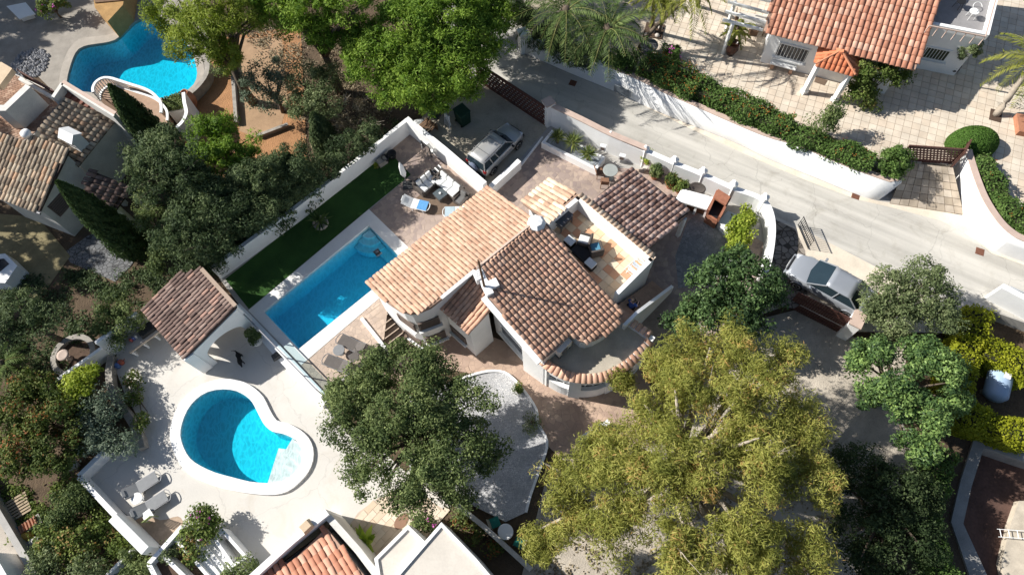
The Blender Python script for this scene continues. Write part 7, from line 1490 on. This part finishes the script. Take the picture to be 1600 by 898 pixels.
# pots at the upper end of the lawn
for k, (px, r, lb) in enumerate((((604, 252), .22, 'dark pot at the upper end of the lawn, nearer the wall'), ((614, 246), .26, 'round black pot at the upper corner of the lawn'))):
    b = MB(); b.lathe([(r * .65, 0), (r, .35), (r * 1.05, .42), (r * .85, .40), (r * .8, .3), (.02, .3)], (0, 0, 0), 14); o = tag(b.build('plant_pot', PLAST, smooth=True), lb, 'pot', 'black lawn pots'); o.location = P(px[0], px[1], ZP + .01)
b = MB(); b.box((0, 0, .18), (.55, .35, .34), taper=1.05); b.box((0, 0, .36), (.6, .4, .04)); o = tag(b.build('planter_box', STONE), 'small stone planter on the lawn against the wall', 'planter'); o.location = P(598, 256, ZP + .01); o.rotation_euler = (0, 0, .6)
b = MB(); b.lathe([(.42, 0), (.45, .2), (.38, .22), (.34, .12), (.02, .1)], (0, 0, 0), 12); o = tag(b.build('stone_ring_planter', STONE), 'rough stone ring around the cycad on the lawn', 'planter'); o.location = P(502, 350, ZP + .01)
# driveway clutter
t = thing('garden_bin', 'dark green lidded bin at the top of the driveway', 'bin', P(724, 190, ZP), .6, world=False); GB = mat('green_plastic', (.015, .05, .03), .5, .2, 4, 40, .1)
b = MB(); b.box((0, 0, .5), (.62, .7, 1.0), taper=1.12); b.build('body', GB, t, bevel=.03); b = MB(); b.box((0, 0, 1.04), (.76, .84, .08)); b.build('lid', GB, t, bevel=.03)
for s in (-1, 1): b = MB(); b.lathe([(.1, -.03), (.1, .03)], (0, 0, 0), 12); w_ = b.build('wheel', TYRE, t); w_.rotation_euler = (math.pi / 2, 0, 0); w_.location = (-.3, s * .3, .1)
t = thing('folded_airer', 'white folded laundry airer leaning beside the green bin', 'airer', P(699, 200, ZP), .5, world=False)
for s in (-1, 1): b = MB(); b.tube([(0, s * .3, 0), (.15, s * .26, 1.3)], .02, 5); b.build('frame', WHITE2, t)
for k in range(8): b = MB(); b.tube([(.02 + .016 * k, -.29, .2 + .14 * k), (.02 + .016 * k, .29, .2 + .14 * k)], .012, 4); b.build('rod', WHITE2, t)
b = MB(); b.box((.12, 0, .8), (.06, .45, .9), tilt=Matrix.Rotation(-.1, 3, 'Y')); b.build('cloth', CREAM, t)
t = thing('wooden_crate', 'brown wooden crate of boards beside the driveway wall end', 'crate', P(668, 205, ZP), .75, world=False)
for k in range(5): b = MB(); b.box((0, -.36 + .18 * k, .42), (1.0, .15, .03)); b.build('board', WOOD, t)
for s in (-1, 1): b = MB(); b.box((s * .46, 0, .2), (.06, .85, .4)); b.build('side_panel', WOOD, t)
t = thing('wheelbarrow', 'grey wheelbarrow in the shade under the big pine', 'wheelbarrow', P(684, 186, ZP), .9, world=False); b = MB(); b.add([(-.45, -.32, .6), (.45, -.25, .6), (.45, .25, .6), (-.45, .32, .6), (-.25, -.2, .3), (.25, -.16, .3), (.25, .16, .3), (-.25, .2, .3)], [(4, 5, 6, 7), (0, 1, 5, 4), (1, 2, 6, 5), (2, 3, 7, 6), (3, 0, 4, 7)]); b.build('tray', GREYM, t)
for s in (-1, 1): b = MB(); b.tube([(.6, s * .1, .2), (-.2, s * .22, .32), (-1.0, s * .3, .62)], .02, 5); b.build('handle', WOOD, t); b = MB(); b.tube([(-.3, s * .22, .3), (-.4, s * .22, 0)], .018, 5); b.build('leg', GREYM, t)
b = MB(); b.lathe([(.18, -.04), (.2, 0), (.18, .04)], (0, 0, 0), 14); w_ = b.build('wheel', TYRE, t); w_.rotation_euler = (math.pi / 2, 0, 0); w_.location = (.62, 0, .2)
b = MB(); b.lathe([(.02, 0), (.35, .03), (.55, .06), (.30, .14), (.02, .2)], (0, 0, 0), 14, sx=1.0, sy=.7); o = tag(b.build('white_sack', CREAM, smooth=True), 'slumped white sack at the corner of the lounge wall', 'sack'); o.location = P(655, 195, ZP + .01)
# upper patio: white planter, table, chairs, canopy side pots, barbecue
pb = P2([(849, 223), (863, 206), (943, 247), (931, 264)], ZP + .5); t = thing('white_planter', 'long white masonry planter with three yuccas by the street wall', 'planter', Vector((pb[0][0], pb[0][1], ZP))); b = MB(); b.wall(pb, .16, ZP - .05, ZP + .55, closed=True); b.build('wall', WHITE, t); b = MB(); b.prism(inset(pb, .05), ZP - .05, ZP + .42); b.build('soil', mat('planter_gravel', (.30, .32, .34), .95, .3, 6, 40, .5), t)
round_table('round glass garden table by the tiled canopy corner', (952, 277), ZP, .42, mat('grey_glass', (.36, .38, .36), .2), h=.72, name='garden_table')
chair('thin metal garden chair left of the round glass table', (936, 274), ZP, .2, mat('rusty_iron', (.24, .13, .08), .7), name='iron_chair', group='iron garden chairs'); chair('thin metal garden chair below the round glass table', (944, 290), ZP, 1.4, mat('rusty_iron', (0, 0, 0)), name='iron_chair', group='iron garden chairs')
for k, (px, lb, sp) in enumerate((((1008, 258), 'yellow-green potted plant at the upper canopy corner', 'lime'), ((1022, 278), 'green potted plant between the canopy and the street wall', 'mass'), ((1046, 292), 'larger potted plant with reddish leaves by the barbecue counter', 'red'), ((1060, 300), 'small dark potted plant touching the barbecue counter', 'garden'))):
    q = P(px[0], px[1], ZP); t = thing('potted_plant', lb, 'potted plant', q, 0, 'pots along the street wall', world=False); r = .2 + .03 * (k % 3); b = MB(); b.lathe([(r * .7, 0), (r, .34), (r * 1.1, .36), (r * 1.1, .42), (r * .85, .40), (.02, .36)], (0, 0, 0), 12); b.build('pot', TERRA, t, smooth=False)
    rs = np.random.RandomState(200 + k); p, n, d, rr, cc = crown_leaves([(0, 0, .72, .34, .34, .32)], sp, rs, 1.2, .3, .2); leaf_object('foliage', p, n, .12, .06, rr, SPEC[sp][0], t, d, rs)
t = thing('barbecue', 'white barbecue counter with rust red brick oven by the street wall', 'barbecue', P(1095, 315, ZP)); top_p = P2([(1056, 313), (1066, 296), (1114, 309), (1104, 328)], ZP + .9)
b = MB(); b.prism(top_p, ZP + .82, ZP + .92); b.build('worktop', WHITE, t); b = MB(); b.wall([top_p[1], top_p[2]], .2, ZP - .05, ZP + .82); b.build('back_wall', WHITE, t)
for k in range(4): u = k / 3; a_ = Vector(top_p[0]).lerp(Vector(top_p[3]), u); c_ = Vector(top_p[1]).lerp(Vector(top_p[2]), u); b = MB(); b.wall([tuple(a_.lerp(c_, .06)), tuple(c_)], .12, ZP - .05, ZP + .82); b.build('pier', WHITE, t)
b = MB(); b.wall([tuple(Vector(top_p[0]).lerp(Vector(top_p[1]), .3)), tuple(Vector(top_p[3]).lerp(Vector(top_p[2]), .3))], .04, ZP, ZP + .8); b.build('door', mat('rust_door', (.20, .09, .05), .8), t)
RB = mat('rust_brick', (.36, .15, .09), .85, .3, 5, 30, .4); ov = P2([(1106, 331), (1120, 300), (1139, 312), (1123, 342)], ZP + 1.1); b = MB(); b.prism(ov, ZP - .05, ZP + .82); b.build('oven_base', RB, t)
for i, j in ((0, 1), (1, 2), (2, 3)): b = MB(); b.wall([ov[i], ov[j]], .12, ZP + .82, ZP + 1.3, side=0); b.build('oven_wall', RB, t)
hd = inset(ov, .02); m_ = [tuple(Vector(hd[1]).lerp(Vector(hd[2]), .5))]; b = MB(); b.prism([tuple(Vector(ov[0]).lerp(Vector(ov[1]), .55)), ov[1], ov[2], tuple(Vector(ov[3]).lerp(Vector(ov[2]), .55))], ZP + 1.3, ZP + 1.42); b.build('hood', RB, t); b = MB(); b.prism(inset(ov, .1), ZP + .83, ZP + .86); b.build('grill', BLACK, t)
bq = P2([(1124, 345), (1138, 330), (1157, 338), (1140, 362)], ZP + .7); t = thing('masonry_bench', 'white masonry bench to the right of the brick oven', 'bench', Vector((bq[0][0], bq[0][1], ZP))); b = MB(); b.prism(bq, ZP - .05, ZP + .6); b.build('base', WHITE, t); b = MB(); b.prism(inset(bq, -.04), ZP + .6, ZP + .68); b.build('seat', WHITE, t)
q = P(1090, 293, ZP + .9); t = thing('wall_basket', 'dark oval wicker basket hung on the street wall behind the barbecue', 'basket', q, -.45, world=False); b = MB(); b.lathe([(.02, 0), (.38, .02), (.42, .08), (.36, .05), (.02, .04)], (0, 0, 0), 18, sx=1.1, sy=.75); o = b.build('bowl', WICKER, t, smooth=True); o.rotation_euler = (.9, 0, 0)
# rubble stones set against the street wall
rg = random.Random(77); t = thing('rockery', 'pale rockery stones along the inside of the street wall', 'rockery', P(1060, 285, ZP))
for k in range(46):
    u = rg.random(); px = 1008 + 82 * u + rg.gauss(0, 3); py = 262 + 34 * u + rg.gauss(0, 3) - 1; q = P(px, py, ZP); r = rg.uniform(.10, .24); b = MB(); b.lathe([(r * .8, -.05), (r, r * .4), (r * .6, r * .9), (.02, r)], (q.x, q.y, ZP), 6, sx=rg.uniform(.7, 1.2), sy=rg.uniform(.7, 1.2)); b.build('stone', mat('pale_stone', (.55, .50, .45), .9, .4, 3, 20, .5), t)
# roof terrace furniture
def armchair(label, px, z, rz, cush, group):
    t = thing('rattan_armchair', label, 'armchair', P(px[0], px[1], z), rz, group, world=False); b = MB(); b.box((0, 0, .2), (.66, .66, .34)); b.build('base', WICKER, t, bevel=.03); b = MB(); b.box((-.30, 0, .52), (.12, .68, .48)); b.build('backrest', WICKER, t, bevel=.04)
    for s in (-1, 1): b = MB(); b.box((.03, s * .30, .46), (.6, .10, .22)); b.build('arm', WICKER, t, bevel=.03)
    b = MB(); b.box((.04, 0, .42), (.52, .48, .12)); b.build('cushion', cush, t, bevel=.03); return t
an_t = frame_px((903, 320), (1000, 400), TF)[1]; BLK = mat('black_rattan', (.022, .02, .02), .7, .3, 9, 60, .4)
armchair('dark rattan armchair with white cushion on the roof terrace', (913, 381), TF, an_t + 3.6, CREAM, 'roof terrace armchairs'); armchair('dark rattan armchair with blue cushion on the roof terrace', (930, 394), TF, an_t + 2.6, mat('teal_cushion', (.10, .28, .40), .85), 'roof terrace armchairs')
for px, lb in (((890, 382), 'white cushioned stool on the roof terrace, nearer the chimney'), ((922, 417), 'white cushioned stool on the roof terrace, nearer the stair')):
    t = thing('cushioned_stool', lb, 'stool', P(px[0], px[1], TF), an_t, 'roof terrace stools', world=False); b = MB(); b.box((0, 0, .2), (.5, .42, .36)); b.build('base', BLK, t, bevel=.02); b = MB(); b.box((0, 0, .44), (.52, .42, .11)); b.build('cushion', CREAM, t, bevel=.03)
t = thing('rattan_table', 'low black rattan table between the terrace armchairs', 'table', P(908, 399, TF), an_t, world=False); b = MB(); b.box((0, 0, .38), (.95, .6, .05)); b.build('table_top', BLK, t); b = MB(); b.box((0, 0, .18), (.85, .5, .34)); b.build('base', BLK, t)
t = thing('grey_cabinet', 'low grey topped cabinet against the terrace parapet', 'cabinet', P(877, 352, TF), an_t + .05, world=False); b = MB(); b.box((0, .1, .68), (.62, .95, .04)); b.build('top', mat('slate_top', (.10, .10, .105), .4), t)
for sx in (-1, 1):
    for sy in (-1, 1): b = MB(); b.box((sx * .27, .1 + sy * .42, .33), (.05, .05, .66)); b.build('leg', GREYM, t)
b = MB(); b.box((0, .1, .3), (.54, .86, .03)); b.build('shelf', GREYM, t)
t = thing('drying_rack', 'white clothes drying rack in the sunny corner of the roof terrace', 'drying rack', P(993, 424, TF), an_t + math.pi / 2, world=False)
for s in (-1, 1): b = MB(); b.tube([(-.7, s * .28, .85), (.7, s * .28, .85)], .016, 5); b.build('rail', WHITE2, t); b = MB(); b.tube([(-.4, s * .28, 0), (.4, s * .28, .85)], .016, 5); b.build('leg', WHITE2, t); b = MB(); b.tube([(.4, s * .26, 0), (-.4, s * .26, .85)], .016, 5); b.build('leg', WHITE2, t)
for k in range(9): b = MB(); b.tube([(-.64 + .16 * k, -.28, .85), (-.64 + .16 * k, .28, .85)], .010, 4); b.build('rod', WHITE2, t)
for k, c_ in enumerate(((.72, .72, .72), (.55, .62, .7), (.7, .68, .62))): b = MB(); b.box((-.4 + .34 * k, 0, .68), (.03, .46, .36)); b.box((-.40 + .34 * k, 0, .87), (.07, .47, .02)); b.build('cloth', mat('laundry_%d' % k, c_, .9), t)
# ------------------------------------------------------------------ upper right terrace furniture
round_table('black wrought iron round table behind the flowering hedge', (1012, 84), ZT, .52, mat('iron_table', (.10, .10, .105), .5), h=.72, name='iron_table'); chair('black iron chair left of the round table behind the hedge', (996, 92), ZT, .5, BLACK)
def pot(label, px, z, r, h, m_, name='plant_pot', fol=None, fz=.8, fr=.5, trunk=False, seed=1):
    t = thing(name, label, 'potted plant' if fol else 'pot', P(px[0], px[1], z), 0, world=False); b = MB(); b.lathe([(r * .6, 0), (r * 1.0, h * .55), (r * .85, h * .9), (r * .95, h), (r * .75, h), (r * .7, h * .8), (.02, h * .8)], (0, 0, 0), 16); b.build('pot', m_, t, smooth=True)
    if fol:
        rs = np.random.RandomState(seed); p, n, d, rr, cc = crown_leaves([(0, 0, h + fz, fr, fr, fr * .9)], fol, rs, .8, .3, .22); leaf_object('foliage', p, n, .15, .05, rr, SPEC[fol][0], t, d, rs); b = MB(); b.tube([(0, 0, h * .8), (.03, 0, h + fz * .5), (0, 0, h + fz)], [.035, .03, .02], 6); b.build('stem', BARK, t)
    return t
GLZ = mat('brown_glaze', (.07, .03, .02), .25, .3, 3, 20, 0)
pot('large glossy dark brown jar in front of the pergola', (1141, 84), ZT, .38, .85, GLZ, 'glazed_jar'); palm('small palm with pale fronds behind the brown jar', P(1143, 72, ZT), ZT + 1.1, ZT, 1.0, 14, 141, m=L_PALMY, trunk=.07, ll=.3)
pot('young olive in a square black pot beside the east wing', (1487, 112), ZT, .3, .55, BLACK, fol='olive', fz=1.3, fr=.62, seed=142)
b = MB(); b.prism(P2([(1010, 36), (1039, 40), (1034, 62), (1004, 58)], ZT), ZT - .05, ZT + .06); o = tag(b.build('planting_bed', SOIL), 'square brown planting bed with young palms in the cream tiles', 'planting bed')
for k, (px, r) in enumerate(((1009, 54), (1016, 57), (1028, 46), (1034, 44), (1022, 48))) if False else enumerate((((1010, 55), .14), ((1027, 56), .16), ((1032, 44), .16), ((1020, 50), .12))):
    b = MB(); b.lathe([(r, -.02), (r * .9, r * .5), (.02, r * .8)], (0, 0, 0), 7); o = tag(b.build('bed_stone', mat('pale_stone', (0, 0, 0)), smooth=True), 'pale stone in the square palm bed, %s' % ('at its left corner', 'at its lower edge', 'at its right corner', 'between the trunks')[k], 'stone', 'stones in the palm bed'); o.location = P(px[0], px[1], ZT + .06)
b = MB(); b.prism(P2([(1548, 170), (1566, 175), (1563, 192), (1545, 187)], ZT), ZT - .05, ZT + .03); tag(b.build('planting_bed', SOIL), 'square brown bed at the foot of the right edge palm', 'planting bed')
b = MB(); b.prism(P2([(1275, 120), (1293, 126), (1288, 134), (1272, 128)], ZT), ZT, ZT + .02); tag(b.build('door_mat', mat('brown_rug', (0, 0, 0))), 'brown door mat under the orange porch', 'mat')
b = MB(); b.prism(P2([(1588, 178), (1640, 186), (1640, 215), (1592, 206)], ZT + .3), ZT, ZT + .35); tag(b.build('clay_trough', TERRA), 'terracotta trough cut by the right edge', 'trough')
# ------------------------------------------------------------------ small things on the ground
for px, lb in (((895, 130), 'rusty drain cover in the shaded part of the street'), ((1531, 393), 'rusty square drain cover in the sunny street near the curved wall'), ((1337, 306), 'small rusty drain cover at the foot of the retaining wall')):
    t = thing('drain_cover', lb, 'drain cover', P(px[0], px[1], ZP + .006), -.5, 'street drain covers', world=False); b = MB(); b.box((0, 0, .005), (.42, .42, .012)); b.build('frame', mat('rust', (.16, .07, .045), .85), t)
    for k in range(5): b = MB(); b.box((-.14 + .07 * k, 0, .016), (.04, .34, .012)); b.build('bar', mat('rust', (0, 0, 0)), t)
q = P(1560, 592, .62); t = thing('gas_tank', 'pale blue-white gas tank between the yellow hedges', 'gas tank', Vector((q.x, q.y, 0)), frame_px((1552, 620), (1566, 562), .6)[1], world=False); b = MB(); R0 = .58; b.tube([(-1.25, 0, .75), (-1.15, 0, .75), (-.95, 0, .75), (.6, 0, .75), (.85, 0, .75), (1.0, 0, .75), (1.06, 0, .75)], [.12, .38, R0, R0, R0 * .88, R0 * .55, .08], 22); t.scale = (1.0, .95, .95); b.build('vessel', mat('tank_paint', (.34, .45, .60), .35, .1, 2, 20, 0), t, smooth=True)
b = MB(); b.box((.1, -.05, 1.36), (.55, .3, .12)); b.build('valve_cover', WHITE2, t, bevel=.03)
for x in (-.7, .5): b = MB(); b.box((x, 0, .12), (.18, .8, .3)); b.build('foot', CONC, t)
t = chair('green seated metal chair by the weathered garden wall, nearer the tree', (774, 817), 0, .3, mat('cream_metal', (.5, .45, .33), .6), fab=mat('green_seat', (.02, .20, .16), .7)); t = chair('green seated metal chair below the white garden table', (812, 848), 0, 2.6, mat('cream_metal', (0, 0, 0)), fab=mat('green_seat', (0, 0, 0))); round_table('white round garden table between the two green seated chairs', (791, 832), 0, .36, WHITE2, h=.7, name='garden_table')
b = MB(); b.lathe([(.34, 0), (.36, .012), (.02, .016)], (0, 0, 0), 20, sx=1.15, sy=.75); o = tag(b.build('oval_mat', mat('brown_mat', (.27, .16, .11), .95)), 'brown oval mat on the cream path', 'mat'); o.location = P(627, 814, .045); o.rotation_euler = (0, 0, .8)
pot('bushy plant in a white pot at the foot of the glass balustrade', (404, 535), 0, .32, .5, WHITE2, fol='mass', fz=.35, fr=.38, seed=151); pot('dark potted plant on the gravel kerb', (811, 610), 0, .16, .25, TERRA, fol='garden', fz=.12, fr=.16, seed=152)
b = MB(); b.box((0, 0, .12), (.5, .36, .2), taper=.8); b.box((.1, .05, .26), (.24, .2, .1), taper=.7); o = tag(b.build('dark_bag', DARKGREY), 'dark bag lying on the white bench below the pool wall', 'bag'); o.location = P(433, 557, .33); o.rotation_euler = (0, 0, .5)
for k, (px, c_, lb) in enumerate((((191, 567), (.42, .12, .08), 'red watering can on the deck beside the outdoor kitchen'), ((186, 572), (.12, .2, .45), 'blue watering can on the deck beside the outdoor kitchen'))):
    t = thing('watering_can', lb, 'watering can', P(px[0], px[1], 0.01), .4 + k, world=False); m_ = mat('can_%d' % k, c_, .5); b = MB(); b.lathe([(.14, 0), (.15, .2), (.10, .28)], (0, 0, 0), 12); b.build('body', m_, t); b = MB(); b.tube([(.1, 0, .08), (.3, 0, .3)], [.03, .02], 6); b.build('spout', m_, t); b = MB(); b.tube([(-.1, 0, .26), (-.2, 0, .22), (-.2, 0, .08), (-.14, 0, .04)], .014, 5); b.build('handle', m_, t)
# junk in the lower left plot
t = thing('pallet', 'wooden pallet lying among the weeds at the left edge', 'pallet', P(30, 792, 0), .5, world=False)
for k in range(7): b = MB(); b.box((0, -.48 + .16 * k, .13), (1.1, .10, .025)); b.build('slat', mat('pallet_wood', (.40, .31, .21), .9, .3, 4, 30, .3), t)
for k in range(3): b = MB(); b.box((-.5 + .5 * k, 0, .06), (.08, 1.05, .10)); b.build('bearer', mat('pallet_wood', (0, 0, 0)), t)
t = thing('tile_stack', 'stack of broken clay tiles on a slab in the lower left plot', 'tile stack', P(50, 820, 0), .55, world=False); b = MB(); b.box((0, 0, .1), (1.1, .5, .2)); b.build('slab', STONE, t)
for k in range(6): b = MB(); b.tube([(-.4 + .15 * k, -.2, .25 + .02 * (k % 2)), (-.38 + .15 * k, .2, .27)], .07, 6); b.build('tile', TERRA, t)
for px, c_, lb in (((44, 838), (.50, .30, .06), 'orange plastic sack among the weeds'), ((58, 846), (.55, .52, .48), 'dirty white plastic sack among the weeds')):
    b = MB(); b.lathe([(.02, 0), (.26, .02), (.32, .14), (.2, .28), (.05, .36)], (0, 0, 0), 11, sx=1.2, sy=.8); o = tag(b.build('plastic_sack', mat('sack_%d' % int(c_[0] * 100), c_, .7, .3, 5, 20, .6), smooth=True), lb, 'sack'); o.location = P(px[0], px[1], 0)
b = MB(); b.lathe([(.13, 0), (.17, .28), (.18, .29), (.15, .27), (.12, .03), (.02, .03)], (0, 0, 0), 14); o = tag(b.build('bucket', mat('blue_bucket', (.10, .28, .38), .5)), 'pale blue bucket beside the lane wall', 'bucket'); o.location = P(28, 828, 0)
pot('white urn with trailing plant behind the corner of the deck wall', (120, 728), 0, .3, .8, WHITE2, fol='garden', fz=.2, fr=.3, seed=153, name='garden_urn')
# top left: heap of stones, white sheet, ochre shed, pink bush
rg = random.Random(9); t = thing('stone_heap', 'round heap of grey stones on the shaded terrace at the upper left', 'stone heap', P(48, 102, 0)); b = MB(); cc = P(48, 100, 0)
for k in range(420):
    a, r = rg.uniform(0, 6.283), math.sqrt(rg.random()) * 1.25; s_ = rg.uniform(.06, .13); b.lathe([(s_, -.03), (s_ * .9, s_ * .5), (.01, s_)], (cc.x + r * math.cos(a), cc.y + r * math.sin(a), .25 * (1 - r / 1.3) * rg.random()), 5)
o = b.build('stones', mat('heap_stone', (.30, .30, .31), .9, .4, 3, 20, .4), t); o['kind'] = 'stuff'
b = MB(); b.prism(P2([(10, 10), (40, 4), (55, 22), (30, 30)], .5), .42, .5); b.prism(P2([(13, 12), (38, 7), (50, 21), (31, 27)], .4), 0, .42); tag(b.build('white_hatch', WHITE2), 'low white hatch cover in the upper left corner', 'hatch')
t = thing('ochre_shed', 'ochre plastered shed corner above the old pool', 'shed', P(165, 20, 0)); b = MB(); b.prism(P2([(142, -30), (200, -40), (192, 8), (168, 34), (148, 12)], 1.4), -.05, 1.4); b.build('wall', mat('ochre', (.42, .25, .10), .9, .35, 1.5, 14, .4), t); b = MB(); b.prism(P2([(142, -34), (200, -44), (190, 0), (148, 4)], 1.5), 1.4, 1.48); b.build('roof', WOOD, t)
shrub('bush with pink flowers at the upper left edge', LB((88, 4, 1.2, 20), (72, 12, 1., 14)), 'garden', seed=161, flowers=L_MAG, nf=16, dens=.7); shrub('green bush beside the clay jar wall at the dry path', LB((349, 112, .7, 13)), 'mass', seed=162)
